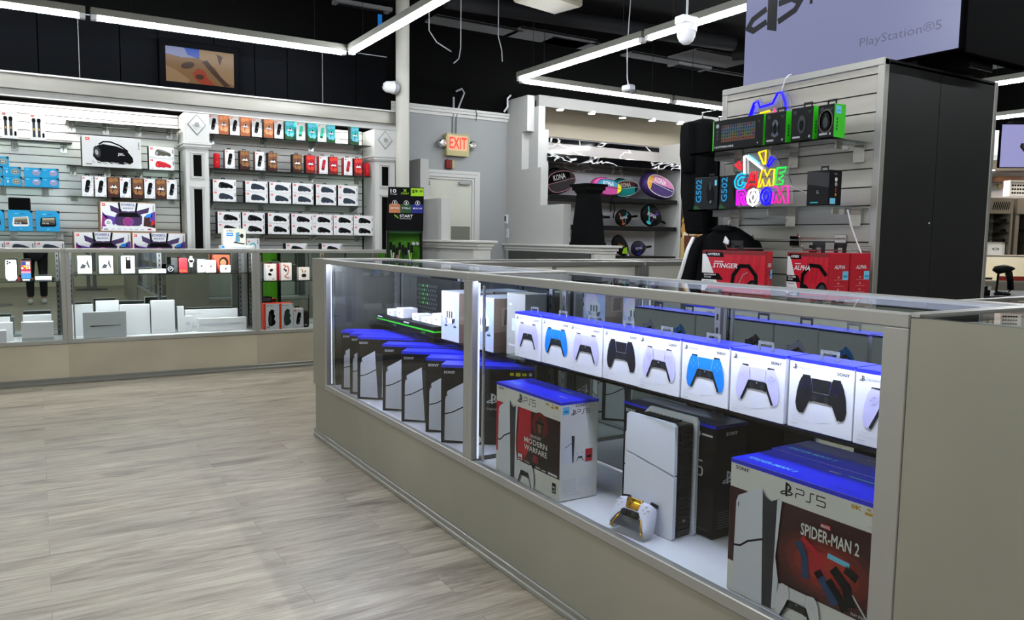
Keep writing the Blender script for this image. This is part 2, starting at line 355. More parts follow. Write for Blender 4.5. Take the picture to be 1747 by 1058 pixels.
# ceiling clutter
TILE = mat('dark_ceiling_tile', '#77777a', .9); DUCT = mat('dark_duct', '#1d1d1f', .6)
for (x, y, lab) in ((800, 48, 'above the pipe column'), (935, 66, 'left of the right strip light corner'), (985, 80, 'right beside another, above the right strip lights'),
                    (1110, 104, 'inside the right strip light corner'), (1215, 100, 'left of the big leaning screen'), (1215, 128, 'low beside the big screen, above the niche'),
                    (520, 8, 'at the top edge left of the vent'), (1490, 8, 'behind the big screen'), (1660, 108, 'over the black tower')):
    p = at(x, y, 2, CEIL-.02)
    MB().box(-.6, .6, -.3, .3, -.012, .012, TILE).box(-.62, .62, -.32, -.3, -.02, .0, DUCT).box(-.62, .62, .3, .32, -.02, 0, DUCT).build('ceiling_tile', None, p, 0, 'dark grey ceiling tile '+lab, 'ceiling tile', 'dark ceiling tiles')
for (x, y, lab) in ((605, 20, 'square black ceiling vent above the taped strip light'), (1160, 118, 'square black ceiling vent inside the right strip light corner')):
    p = at(x, y, 2, CEIL-.05); t = thing('ceiling_vent', lab, 'vent', p)
    q = MB()
    for k in range(8): q.box(-.28, .28, -.28+k*.075, -.245+k*.075, -.012, .0, DUCT)
    q.build('louvre', t)
    MB().box(-.34, .34, -.34, -.29, -.02, .02, TILE).box(-.34, .34, .29, .34, -.02, .02, TILE).box(-.34, -.29, -.29, .29, -.02, .02, TILE).box(.29, .34, -.29, .29, -.02, .02, TILE).build('vent_frame', t)
p = at(935, 8, 2, 3.55)
t = thing('projector_box', 'cream boxed projector hanging from the ceiling at the top edge', 'projector', p, .2)
MB().box(-.3, .3, -.2, .2, 0, .2, mat('cream_case', '#a09a88', .5), .02).build('body', t); MB().tube([(0, 0, .2), (0, 0, CEIL-p.z)], .02, DGREY).build('mount', t)
for (x0, y0, x1, y1, r, lab) in ((760, 0, 1250, 75, .09, 'black round duct running under the ceiling at the centre'), (1250, 95, 1740, 60, .07, 'black pipe crossing behind the big screen')):
    a, bq = at(x0, y0, 2, 3.8), at(x1, y1, 2, 3.8)
    MB().cyl(a, bq, r, DUCT, n=14).build('ceiling_duct', None, label=lab, cat='duct')
for k, (pts, lab) in enumerate((([(732, 52), (745, 72), (770, 88)], 'loose grey cable hanging under the ceiling right of the pipe column'), ([(786, 82), (783, 100), (774, 108)], 'short hooked grey cable end hanging under the ceiling'),
                                ([(850, 62), (856, 85), (857, 105)], 'dangling dark cable above the exit sign corner'))):
    P_ = [at(x, y, 1, 7.6) for x, y in pts]; P_.insert(0, V(P_[0].x, 7.6, CEIL))
    MB().tube(P_, .006, GREYP, 5).build('loose_cable', None, label=lab, cat='cable')
a, bq = at(633, 30, 1, 7.0), at(640, 52, 1, 7.0)
MB().box(-.02, .02, -.002, .002, 0, (a-bq).length, SKYB).build('tape_strip', None, V(2.80+.0, 7.0, 3.19), 0, 'strip of blue tape sticking up from the strip light', 'tape')
# dome cameras
def dome_cam(p, lab, up):
    t = thing('dome_camera', lab, 'camera', p)
    MB().box(-.08, .08, -.05, .05, .05, .11, WPLAS, .01).lathe([(.075, .05), (.078, .03), (.075, 0)], (0, 0, 0), WPLAS).build('base', t)
    MB().lathe([(.07, 0), (.066, -.03), (.05, -.065), (.025, -.085), (.0, -.09)], (0, 0, 0), WPLAS).build('dome', t)
    MB().tube([(0, 0, .11), (0, 0, up)], .008, GREYP).build('mount', t)
dome_cam(at(1171, 55, 1, 4.35), 'white dome camera hanging beside the right strip light', CEIL-at(1171, 55, 1, 4.35).z-.02)
p = at(1072, 153, 1, 6.9); t = thing('bullet_camera', 'small grey angled camera hanging below the right strip light corner', 'camera', p)
MB().box(-.05, .05, -.07, .07, -.02, .05, GREYP, .015).lathe([(.045, 0), (.04, -.03), (.0, -.05)], (.03, -.04, -.01), DGREY).build('body', t)
MB().tube([(0, 0, .05), (-.02, 0, .12), (-.015, .02, .45), (0, 0, CEIL-p.z-.01)], .006, GREYP).build('cable', t)
p = at(668, 149, 1, 8.15); t = thing('wall_camera', 'white bullet dome camera on the side of the pipe column', 'camera', p)
MB().lathe([(0, -.1), (.035, -.095), (.06, -.06), (.066, 0), (.07, .02)], (0, 0, 0), WPLAS, 18, 0).build('head', t)
MB().lathe([(.072, .02), (.075, .06), (.05, .075)], (0, 0, 0), GREYP, 18, 0).build('mount', t)
MB().ell(0, .012, .012, .012, frame((-.102, 0, .0), (0, -1, 0), (0, 0, 1)), BLACK, 1).ell(-.03, -.01, .009, .009, frame((-.098, 0, 0), (0, -1, 0), (0, 0, 1)), BLACK, 1).build('lens', t)
# pipe column
pc = V(3.545, 8.2, 0)
struct(MB().cyl(pc, pc+V(0, 0, CEIL), .076, mat('cream_pipe', '#b9b8b0', .45), n=24).box(3.545-.085, 3.545+.085, 8.2-.085, 8.2+.085, 0, .05, WPAINT), 'trim_2')
# ------------------------------------------------------------------ display cases (local: front faces -y, x along the length)
TOP, DECK, D = 1.115, .36, .49
DECKM = mat('white_deck', '#eeeeee', .35); CHAMP = noisy(mat('pale_champagne_laminate', '#b3ab98', .33, .4), '#a79f8e', '#c4bca8', (1.1, 1.1, 1.6), 3)
def display_case(L, label, loc, rz, back='mirror', shelf=None, led=LED, kick=LAMI, group=None, brackets=3, lstile=.035, rstile=.035, vled=None):
    t = thing('display_case', label, 'display case', loc, rz, group)
    MB().box(0, L, .012, D, .05, .335, kick).build('kick_panel', t)
    q = MB(); q.box(0, L, .0, .012, .0, .022, MOLD, .004).box(0, L, .004, .012, .022, .05, MOLD).box(0, L, .0, .01, .034, .05, MOLD, .004).box(0, L, .02, D, 0, .05, BLK); q.build('base_molding', t)
    q = MB(); q.box(0, L, 0, .03, TOP-.03, TOP, ALU, .003).box(0, L, 0, .028, .332, .366, ALU, .003)
    q.box(0, lstile, .0005, .028, .366, TOP-.03, ALU, .002).box(L-rstile, L, .0005, .028, .366, TOP-.03, ALU, .002)
    q.box(0, L, D-.025, D, TOP-.03, TOP, ALU, .003).box(0, L, D-.02, D, .335, .366, ALU).box(0, .03, D-.022, D, .366, TOP-.03, ALU).box(L-.03, L, D-.022, D, .366, TOP-.03, ALU)
    q.box(0, .018, .03, D-.025, TOP-.03, TOP, ALU, .002).box(L-.018, L, .03, D-.025, TOP-.03, TOP, ALU, .002).build('frame', t)
    MB().box(.028, L-.028, .028, D-.02, .336, DECK-.002, DECKM).build('deck', t)
    MB().poly([(lstile, .364), (L-rstile, .364), (L-rstile, TOP-.028), (lstile, TOP-.028)], frame((0, .014, 0), (1, 0, 0), (0, 0, 1)), GLASS, 0).build('front_pane', t)
    MB().poly([(.016, .028), (L-.016, .028), (L-.016, D-.023), (.016, D-.023)], frame((0, 0, TOP-.006), (1, 0, 0), (0, 1, 0)), TOPGLASS, 0).build('top_pane', t)
    for x, nm in ((.003, 1), (L-.003, 1)):
        MB().poly([(.03, DECK), (D-.025, DECK), (D-.025, TOP-.03), (.03, TOP-.03)], frame((x, 0, 0), (0, 1, 0), (0, 0, 1)), GLASS, 0).build('end_pane', t)
    if back == 'mirror':
        for a, bq, y in ((.03, L*.5+.02, D-.034), (L*.5-.02, L-.03, D-.027)):
            q = MB().box(a, bq, y, y+.004, DECK+.005, TOP-.032, MIRROR); m = q.build('mirror_door', t)
        MB().box(L*.5-.02, L*.5+.018, D-.046, D-.036, DECK+.005, TOP-.032, ALU).build('door_stile', t)
    else:
        for a, bq, y in ((.03, L*.5+.02, D-.016), (L*.5-.02, L-.03, D-.010)):
            MB().box(a, bq, y, y+.005, DECK+.005, TOP-.032, CREAM).box(a, a+.03, y-.001, y+.007, DECK+.005, TOP-.032, ALU).build('sliding_door', t)
    for x in (.05, L*.5, L-.05):
        q = MB().box(x-.012, x+.012, D-.06, D-.048, DECK, TOP-.03, STEEL)
        for k in range(16): q.rect(-.004, .004, k*.044, k*.044+.02, frame((x, D-.06, DECK+.02), (1, 0, 0), (0, 0, 1)), BLACK, 1)
        q.build('shelf_standard', t)
    if shelf:
        z, y0, x0, x1 = shelf
        s = MB().box(x0, x1, y0, D-.065, z-.010, z-.002, SHELFGL).build('glass_shelf', t)
        for k in range(brackets):
            x = x0+.05+(x1-x0-.1)*k/(brackets-1)
            MB().add([(x-.003, D-.06, z-.011), (x-.003, D-.06, z-.035), (x-.003, y0+.02, z-.018), (x-.003, y0+.02, z-.011), (x+.003, D-.06, z-.011), (x+.003, D-.06, z-.035), (x+.003, y0+.02, z-.018), (x+.003, y0+.02, z-.011)],
                     [(0, 1, 2, 3), (7, 6, 5, 4), (0, 4, 5, 1), (1, 5, 6, 2), (2, 6, 7, 3), (3, 7, 4, 0)], CHROME).build('shelf_bracket', t)
    if led:
        MB().box(.04, L-.04, .031, .044, TOP-.028, TOP-.016, led).box(.04, L-.04, .031, .046, TOP-.0155, TOP-.008, ALU).build('light_strip', t)
        MB().cyl((lstile+.018, .045, DECK), (lstile+.018, .045, TOP-.05), .006, CHROME, n=10).build('corner_rod', t)
        if vled: MB().box(lstile-.007, lstile+.000, .031, .036, DECK+.01, TOP-.04, vled).build('light_strip', t)
    return t
FLED = mat('lit_far_led_strip', '#ffffff', .5, emit=150, ecol='#d4dcff')
VLED = mat('lit_corner_led', '#ffffff', .5, emit=.9, ecol='#dfe8ff')
WLED = mat('lit_white_led_strip', '#ffffff', .5, emit=LED_E*1.7, ecol='#f2fbff'); DLED = mat('lit_warm_led_strip', '#fff3e0', .5, emit=LED_E*.35, ecol='#ffe9cc')
X0 = 1.446; YW = 7.35
SH1, SH2 = .745, .80
display_case(1.81, 'long glass case of black console boxes, far left unit of the front counter', (X0, 4.51, 0), -PI/2, 'mirror', (SH1, .26, .05, 1.76), FLED, group=None, lstile=.04, vled=VLED)
display_case(1.82, 'long glass case with a row of controller cartons and open console, near the camera', (X0, 2.70, 0), -PI/2, 'mirror', (SH2, .11, .10, 1.77), LED, lstile=.035, rstile=.055, brackets=4, vled=VLED)
t = thing('corner_filler', 'grey laminate corner post at the far end of the front counter', 'counter end', (X0, 4.51, 0))
MB().box(0, D, 0.0005, .22, .335, TOP, LAMI, .002).build('panel', t); MB().box(.012, D, .0005, .215, .05, .335, LAMI).build('kick_panel', t)
MB().box(0, D, .0005, .232, .0, .022, MOLD, .004).box(.004, D, .0005, .226, .022, .05, MOLD).build('base_molding', t)
# solid front unit beside the camera
t = thing('service_counter', 'solid grey laminate counter with glass top at the right edge of the view', 'counter', (X0, .88, 0))
MB().box(0, .02, -2.3, -.003, .05, TOP-.008, LAMI).box(.02, D, -2.3, -2.28, .05, TOP-.03, LAMI).box(.02, D, -.022, -.003, .05, TOP-.03, LAMI).box(D-.02, D, -2.28, -.022, .05, TOP-.03, LAMI).build('body', t)
MB().box(-.0, D, -2.3, -.003, 0, .05, MOLD).build('base_molding', t)
MB().box(.0, D, -.02, -.003, TOP-.006, TOP, ALU).box(D-.02, D, -2.3, -.02, TOP-.03, TOP, ALU).box(0, D, -2.3, -2.28, TOP-.008, TOP, ALU).build('rail', t)
MB().box(.02, D-.02, -2.28, -.02, TOP-.032, TOP-.022, mat('pale_shelf_board', '#c9c9c6', .4)).build('inner_board', t)
MB().poly([(.0, -2.3), (D-.02, -2.3), (D-.02, -.02), (.0, -.02)], frame((0, 0, TOP-.004), (1, 0, 0), (0, 1, 0)), TOPGLASS, 0).build('top_pane', t)
t = thing('service_counter', 'side counter with glass top meeting the front counter, at the right edge', 'counter', (1.94, .56, 0))
MB().box(0, 2.4, .0, .02, 0, TOP-.03, LAMI).box(0, 2.4, .48, .5, 0, TOP-.03, CREAM).box(0, .02, .02, .48, 0, TOP-.03, LAMI).box(2.38, 2.4, .02, .48, 0, TOP-.03, LAMI).build('body', t)
MB().box(0, 2.4, .478, .5, TOP-.03, TOP, ALU).box(0, .02, 0, .478, TOP-.03, TOP, ALU).box(0.02, 2.4, 0, .02, TOP-.03, TOP, ALU).box(2.38, 2.4, .02, .478, TOP-.03, TOP, ALU).build('rail', t)
MB().box(.02, 2.38, .02, .478, TOP-.05, TOP-.04, DGREY).build('inner_board', t)
MB().poly([(.02, .02), (2.38, .02), (2.38, .478), (.02, .478)], frame((0, 0, TOP-.004), (1, 0, 0), (0, 1, 0)), TOPGLASS, 0).build('top_pane', t)
# speaker wall counter
display_case(1.527, 'left glass case with the upright phones, cut by the left edge', (-1.333, YW, 0), 0, 'mirror', (.848, .15, .04, 1.49), WLED, CHAMP, brackets=3)
display_case(1.527, 'middle glass case of white laptop boxes below the party speakers', (.194, YW, 0), 0, 'mirror', (.900, .16, .04, 1.49), WLED, CHAMP, brackets=3)
display_case(1.527, 'right glass case of red and white speaker boxes, partly behind the front counter', (1.721, YW, 0), 0, 'mirror', (.817, .16, .04, 1.49), DLED, CHAMP, brackets=3)
# far row, backs with cream doors to the staff side
for k, (x, lab) in enumerate(((3.37, 'case back with cream sliding doors straight behind the console cases'), (4.80, 'case back with cream sliding doors below the bags and paddles'), (6.23, 'case back with cream sliding doors behind the slat tower'))):
    display_case(1.41, lab, (x, 4.37, 0), PI, 'doors', None, None)
# ------------------------------------------------------------------ speaker wall: bays, pilasters, cornice
SLATW = mat('white_slat_board', '#f2f2f0', .4); GROOVE = mat('slat_groove', '#4c4c4c', .7)
def slatwall(x0, x1, z0, z1, label, y=8.74, m=SLATW, pitch=.0762):
    q = MB().box(x0, x1, y+.012, y+.02, z0, z1, GROOVE); z = z0
    while z < z1-.01:
        q.box(x0, x1, y, y+.0125, z, min(z1, z+pitch-.008), m); z += pitch
    return q.build('slatwall_panel', None, label=label, cat='slatwall', group='white slatwall boards')
slatwall(-1.25, 1.285, .0, 2.46, 'white slatwall behind the party speakers and blue cartons')
slatwall(1.52, 3.27, .0, 2.46, 'white slatwall behind the rows of boxed small speakers')
CORN = noisy(mat('brushed_cornice', '#94928c', .34, .5), '#88867f', '#a19e97', (1.2, .2, 8), 3)
t = thing('cornice', 'wide brushed metal cornice above the speaker wall bays', 'cornice', (0, 0, 0))
MB().box(-1.25, 3.56, 8.30, 8.88, 2.515, 2.645, CORN, .004).build('band', t)
MB().box(-1.25, 3.57, 8.28, 8.88, 2.645, 2.662, WPAINT, .003).build('cap', t)
MB().box(-1.25, 3.56, 8.345, 8.375, 2.452, 2.514, WPAINT).box(-1.25, 3.56, 8.335, 8.345, 2.5, 2.514, WPAINT).build('fascia', t)
for a, bq, lab in ((-1.2, 1.27, 'left'), (1.54, 3.26, 'right')):
    q = thing('bay_light', 'lit strip hidden in the top of the %s speaker bay' % lab, 'light', ((a+bq)/2, 8.46, 2.487)); L = bq-a
    MB().box(-L/2, L/2, -.02, .02, .008, .025, WPLAS).build('housing', q); MB().box(-L/2, L/2, -.015, .015, -.006, .008, STRIP).build('tube', q)
ROSG = mat('rosette_grey', '#8b8c8c', .5)
def pilaster(xa, xb, label, cut=False):
    t = thing('pilaster', label, 'pilaster', ((xa+xb)/2, 8.35, 0)); h = (xb-xa)/2; q = MB()
    q.box(-h+.01, h-.01, .01, .37, 0, 2.12, WPAINT); q.box(-h, h, 0, .37, 2.17, 2.45, WPAINT, .003).build('shaft', t)
    q = MB()
    for z0, z1, o in ((2.10, 2.115, .012), (2.115, 2.14, .022), (2.14, 2.155, .03), (2.155, 2.172, .018)): q.box(-h-o+.01, h+o-.01, -o+.005, .37, z0, z1, WPAINT, .003)
    q.build('capital', t)
    fr = frame((0, .01, 0), (1, 0, 0), (0, 0, 1))
    for z0, z1 in ((1.828, 2.038), (1.0, 1.70)):
        q = MB(); e = .038
        for k, (o, d) in enumerate(((.032, .008), (.022, .013), (.010, .008))):
            q.box(-e-o, e+o, .01-d, .012, z0-o, z0-o+.009, WPAINT, .002).box(-e-o, e+o, .01-d, .012, z1+o-.009, z1+o, WPAINT, .002).box(-e-o, -e-o+.009, .01-d, .012, z0-o, z1+o, WPAINT, .002).box(e+o-.009, e+o, .01-d, .012, z0-o, z1+o, WPAINT, .002)
        q.build('inset_molding', t); MB().box(-e, e, .004, .0095, z0, z1, BLK).build('inset_panel', t)
    q = MB(); zc = 2.335; f0 = frame((0, 0, zc), (1, 0, 0), (0, 0, 1))
    for k, (r, d) in enumerate(((.105, .004), (.092, .009), (.07, .006), (.055, .014))):
        q.prism([(0, -r), (r*.85, 0), (0, r), (-r*.85, 0)], (f0[0]-V(0, d, 0), f0[1], f0[2], f0[3]), d, (ROSG, WPAINT, ROSG, WPAINT)[k])
    q.prism([(0, -.045), (.038, 0), (0, .045), (-.038, 0)], (f0[0]-V(0, .016, 0), f0[1], f0[2], f0[3]), .01, WPAINT)
    q.lathe([(.024, 0), (.024, -.006), (.017, -.009), (.015, -.004), (.008, -.009), (0, -.01)], (0, -.014, zc), GPAINT, 16, 1).build('rosette', t)
pilaster(1.285, 1.52, 'white pilaster with diamond rosette between the two speaker bays')
pilaster(3.27, 3.53, 'white pilaster with diamond rosette beside the pipe column')
# black boards over the cornice
q = [-1.25, -.55, .075, .401, .745, 1.08, 1.60, 2.0, 2.336, 2.716, 3.1, 3.46]
for a, bq in zip(q[:-1], q[1:]):
    lit = round(a, 3) in (.401, 2.716)
    MB().box(a+.004, bq-.004, 8.45, 8.47, 2.664, 3.27, BLKW, .002).build('wall_board', None, label='black wall board above the cornice, %s' % {-1.25: 'beyond the left edge', -.55: 'at the left edge', .075: 'second from the left edge', .401: 'right of the bright seam left of the television', .745: 'second left of the television', 1.08: 'behind the television', 1.60: 'right half hidden by the television edge', 2.0: 'first clear one right of the television', 2.336: 'left of the second bright seam', 2.716: 'right of the second bright seam', 3.1: 'against the pipe column'}[round(a, 3)], cat='wall board', group='black boards above the cornice')
MB().box(-1.25, 3.46, 8.445, 8.47, 3.272, 3.28, GREYP).build('trim_3', kind='structure')
for x in (.401, 2.716): MB().box(x-.003, x+.003, 8.447, 8.46, 2.664, 3.27, mat('seam_grey', '#7d7d7d', .6, spec=0)).build('trim_4', kind='structure')
t = thing('television', 'small wall television showing brown rocks and blue sky', 'television', (1.452, 8.36, 2.675))
q = MB(); q.box(-.375, .375, .0, .06, 0, .462, TVB, .008); q.build('bezel', t); f0 = frame((-.318, 0, .06), (1, 0, 0), (0, 0, 1)); MB().box(-.1, .1, .06, .088, .1, .35, DGREY).build('wall_mount', t)
q = MB()
def scr(name, c, s=.62): return mat(name, '#060606', .3, spec=.05, emit=s, ecol=c)
R1, R2, R3, R4, SK1, SK2 = scr('screen_sand', '#8d6a43'), scr('screen_brown', '#4a3020'), scr('screen_red', '#a8402a'), scr('screen_tan', '#a58662'), scr('screen_sky', '#8f98c4'), scr('screen_blue', '#2a56c8')
q.rect(0, .636, 0, .335, f0, R1, 1); q.poly([(0, .335), (.3, .335), (.28, .25), (.15, .24), (0, .262)], f0, SK1, 2).poly([(.17, .335), (.31, .335), (.31, .245), (.2, .27)], f0, SK2, 3)
q.poly([(.31, .335), (.636, .335), (.636, .02), (.54, .05), (.45, .18), (.31, .245)], f0, R4, 3).poly([(.33, .22), (.38, .24), (.5, .1), (.6, .01), (.54, .0), (.42, .12)], f0, R2, 4)
q.ell(.2, .17, .065, .032, f0, R2, 4, rot=.3).poly([(.24, .1), (.3, .15), (.36, .13), (.38, .07), (.46, .0), (.33, .0), (.27, .04)], f0, R3, 5).ell(.31, .07, .04, .025, f0, R2, 6).poly([(0, .15), (.1, .11), (.22, .03), (.2, 0), (0, 0)], f0, R4, 2).poly([(.47, .31), (.53, .29), (.5, .2)], f0, R2, 4)
q.build('screen', t)
# glass shelves of the wall
BRK = mat('clear_bracket', '#b9bdbe', .15, .6)
def wall_shelf(x0, x1, z, label, n=4, yf=8.42, drop=.065, group='glass shelves on the speaker wall'):
    t = thing('glass_shelf', label, 'shelf', ((x0+x1)/2, yf, z), 0, group); L = (x1-x0)/2; dp = 8.738-yf
    MB().box(-L, L, 0, dp, -.008, -.0015, SHELFGL).build('pane', t)
    for k in range(n):
        x = -L+.06+(2*L-.12)*k/(n-1); q = MB()
        q.prism([(.08, -.0085), (dp, -.0085), (dp, -drop)], frame((x-.002, 0, 0), (0, 1, 0), (0, 0, 1)), .004, BRK).box(x-.028, x+.028, dp-.006, dp, -drop-.01, -.0085, BRK).build('bracket', t)
for x0, x1, z, lab in ((-1.0, .317, 2.088, 'glass shelf under the boxed microphones'), (.274, 1.263, 2.29, 'empty glass shelf above the large speaker carton'), (.27, 1.27, 1.876, 'glass shelf under the large speaker carton'),
                       (.27, 1.27, 1.594, 'glass shelf under the row of eight upright speaker boxes in the left bay'), (.27, 1.27, .9725, 'glass shelf low in the left bay under two party speaker boxes'), (-1.0, .15, 1.662, 'glass shelf under the small blue cartons'), (-1.0, .26, 1.257, 'glass shelf under the blue display cartons'),
                       (1.55, 3.26, 2.27, 'top glass shelf of orange white and turquoise boxes'), (1.53, 3.26, 1.928, 'glass shelf of black and red boxed speakers'), (1.53, 3.2, 1.589, 'glass shelf of stacked cartons with blue speakers'), (1.53, 3.26, 1.262, 'glass shelf of stacked cartons with black speakers')):
    wall_shelf(x0, x1, z, lab, 4, 8.42, .028 if 'row of eight' in lab else .065)
# ------------------------------------------------------------------ boxed speakers
def logo(q, f, x, y, s): q.rect(x, x+s, y, y+s*.75, f, JRED, 2).text('JBL', f, x+s*.12, y+s*.2, s*.36, PAPER, s*.72, 3, bold=True)
def flip_box(kind):
    w, d, h = .096, .09, .19; body = {'w': PAPER, 'o': RUST, 'ob': ORANGE, 't': TEAL, 'r': RED}[kind[0] if kind not in ('ob',) else 'ob']
    q, f = carton(w, d, h, body); F = f['front']; ink = {'w': BLACK, 'wt': MINT, 'wr': RED}.get(kind, BLACK)
    if kind[0] == 'w':
        logo(q, F, .008, h-.026, .018)
        q.rrect(.03, .066, .035, .155, .016, F, ink, 2, -.18).ell(.042, .052, .016, .011, F, CHAR if ink is BLACK else DGREEN if ink is MINT else DRED, 3).stroke([(.052, .09), (.075, .105), (.084, .098)], .005, F, GREYP, 3).rect(.012, .04, .012, .016, F, GREYP, 2).rect(.08, .088, .01, .016, F, INK, 2)
        q.stroke([(.086, h-.045), (.086, h-.012)], .004, F, GREYP, 2); q.rect(0, d, 0, h, f['left'], RUST if ink is BLACK else TEAL if ink is MINT else RED, 1)
    else:
        l1, l2 = {'o': (mat('amber_print', '#96683c', .4), MAROON), 'ob': (mat('peach_print', '#e09a70', .4), mat('copper_print', '#9a5a36', .4)), 't': (CYANP, DGREEN), 'r': (JRED, DRED)}[kind]
        q.ell(.03, .16, .022, .02, F, l1, 2).ell(.07, .165, .02, .018, F, l1, 2).poly([(0, 0), (w, 0), (w, .05), (.06, .03), (0, .06)], F, l2, 2).ell(.035, .055, .02, .022, F, l1, 3).ell(.07, .05, .018, .022, F, l1, 3)
        q.rect(.02, .078, .088, .1, F, PAPER, 3).rect(.035, .07, .1, .112, F, PAPER, 3).rect(.045, .06, .104, .12, F, BLACK, 4).stroke([(.046, .09), (.04, .05)], .006, F, BLACK, 4).rect(0, d, 0, h, f['left'], BLACK, 1)
    return q
TAB = mat('black_hang_tab', '#151517', .4)
def hang_tab(p, w, d, h, m=TAB, s=1):
    fr = frame((0, d*.5, h), (1, 0, 0), (0, 0, 1)); q = MB()
    q.box(-.018*s, -.012*s, d*.5-.001, d*.5+.001, h, h+.016*s, m).box(.012*s, .018*s, d*.5-.001, d*.5+.001, h, h+.016*s, m).box(-.018*s, .018*s, d*.5-.001, d*.5+.001, h+.012*s, h+.02*s, m)
    return q.build('hang_tab', p)
protos = {}
def place(kind, maker, name, loc, label, cat, group, rz=0, tabw=None):
    if kind in protos: return dup(protos[kind], loc, rz, label, group)
    o = maker().build(name, None, loc, rz, label, cat, group)
    if tabw: hang_tab(o, *tabw)
    protos[kind] = o; return o
YP = 8.42
KINDN = {'w': 'white box with black speaker', 'wt': 'white box with turquoise speaker', 'wr': 'white box with red speaker', 'o': 'brown box with white lettering', 'ob': 'orange box with white lettering', 't': 'turquoise box with white lettering', 'r': 'red box with white lettering'}
def row(items, z, where, group):
    tot = {}; 
    for k, a, bq, y in items: tot[k] = tot.get(k, 0)+1
    cnt = {}
    for k, a, bq, y in items:
        cnt[k] = cnt.get(k, 0)+1; p = at((a+bq)/2, y, 1, YP)
        wh = '' if tot[k] == 1 else ORD[cnt[k]-1]+' from left '
        place(k, lambda: flip_box(k), 'speaker_box', (p.x, YP+.0, z), KINDN[k]+', '+wh+where, 'speaker box', group, 0, (.096, .09, .19))
row([('w', 360, 369, 227), ('ob', 372.6, 390.4, 229), ('w', 392.8, 408.8, 230), ('ob', 410, 427.2, 231), ('w', 430.3, 446.3, 233), ('ob', 449.4, 467.2, 234), ('w', 468.4, 483.8, 236), ('t', 486, 502.5, 237), ('wt', 505.8, 521, 239), ('t', 523.7, 541.5, 240), ('wt', 542.2, 556.8, 242), ('t', 557.4, 572, 243), ('t', 598.5, 612.4, 247)], 2.27, 'on the top shelf', 'upright speaker boxes on the top shelf')
row([('w', 384.9, 400.2, 286), ('o', 410, 426, 289), ('w', 435.9, 451.2, 290), ('o', 458, 472.7, 292), ('o', 499.9, 515, 294), ('r', 521.7, 538, 296), ('wr', 544.9, 559.4, 297), ('r', 561, 577, 298), ('wr', 586.6, 601.8, 300), ('r', 603.8, 619, 300)], 1.928, 'on the second shelf', 'upright speaker boxes on the second shelf')
row([('w', 139.8, 160, 334), ('w', 162.6, 182, 335), ('o', 184, 204, 336), ('w', 205, 224, 337), ('o', 225.8, 245.6, 337), ('w', 247, 265, 338), ('o', 265.9, 283.7, 339), ('w', 284.7, 302.6, 339)], 1.594, 'in the left bay', 'upright speaker boxes in the left bay')
BARE = mat('red_speaker_cloth', '#c4101f', .7)
for x, lab in ((370.5, 'bare red speaker at the left end of the second shelf'), (627, 'bare red speaker at the right end of the second shelf')):
    p = at(x, 290, 1, YP+.03); t = thing('speaker', lab, 'speaker', (p.x, YP+.05, 1.928))
    MB().lathe([(0, .0), (.024, 0), (.031, .012), (.031, .138), (.024, .15), (0, .15)], (0, 0, 0), BARE, 20).build('body', t); MB().ell(0, .06, .008, .012, frame((0, -.0315, 0), (1, 0, 0), (0, 0, 1)), JRED, 1).build('badge', t)
def charge_shape(q, F, x, y, w, h, m, hi):
    q.poly([(x, y+.35*h), (x+.04*w, y+.75*h), (x+.12*w, y+.97*h), (x+.3*w, y+h), (x+.6*w, y+.85*h), (x+.9*w, y+.55*h), (x+w, y+.3*h), (x+.97*w, y+.08*h), (x+.88*w, y+.0*h), (x+.8*w, y+.1*h), (x+.66*w, y+.12*h), (x+.5*w, y+.02*h), (x+.38*w, y+.1*h), (x+.25*w, y+.03*h), (x+.1*w, y+.05*h), (x+.02*w, y+.18*h)], F, m, 2)
    q.poly([(x+.22*w, y+.86*h), (x+.32*w, y+.9*h), (x+.62*w, y+.74*h), (x+.85*w, y+.5*h), (x+.6*w, y+.66*h)], F, hi, 3).ell(x+.12*w, y+.42*h, .07*w, .26*h, F, hi, 3)
def charge_box(kind):
    w, d, h = .228, .12, .111; q, f = carton(w, d, h, PAPER); F = f['front']
    m, hi = {'n': (NAVY, CHAR), 'k': (BLACK, CHAR), 'c': (mat('camo_print', '#4e4a40', .5), GREYP), 'r': (RED, JRED)}[kind]
    logo(q, F, .012, h-.03, .024); charge_shape(q, F, .055, .022, .145, .064, m, hi)
    q.rect(.214, .22, .05, .09, F, INK, 2).rect(.012, .04, .01, .014, F, GREYP, 2).rect(.212, .218, .01, .016, F, INK, 2).rect(0, d, 0, h, f['left'], BLACK, 1); return q
CN = {'n': 'navy', 'k': 'black', 'c': 'camouflage', 'r': 'red'}
def charges(cols, z, where, group, kinds):
    for i, (a, bq, y) in enumerate(cols):
        x = at((a+bq)/2, y, 1, YP).x
        for j in (0, 1):
            k = kinds(i, j)
            place('c'+k+str(j), lambda: charge_box(k), 'speaker_carton', (x, YP, z+j*.1125), 'carton with %s speaker, %s of the %s stack from left %s' % (CN[k], 'top' if j else 'bottom', ORD[i], where), 'speaker box', group, 0, (.228, .12, .111) if j else None)
charges([(363, 404, 344), (418.8, 457.4, 346.8), (459.8, 497.5, 348), (498.5, 536.1, 349), (538.3, 575.1, 351), (575.8, 612, 352)], 1.589, 'on the third shelf', 'stacked cartons on the third shelf', lambda i, j: 'k' if (i == 0 and j) else 'n')
charges([(371.8, 411.5, 398), (414.2, 451.9, 399), (456.9, 494.9, 400), (497, 534, 401), (532.5, 569, 402), (570, 602, 403), (603.5, 637, 403)], 1.262, 'on the fourth shelf', 'stacked cartons on the fourth shelf', lambda i, j: 'k')
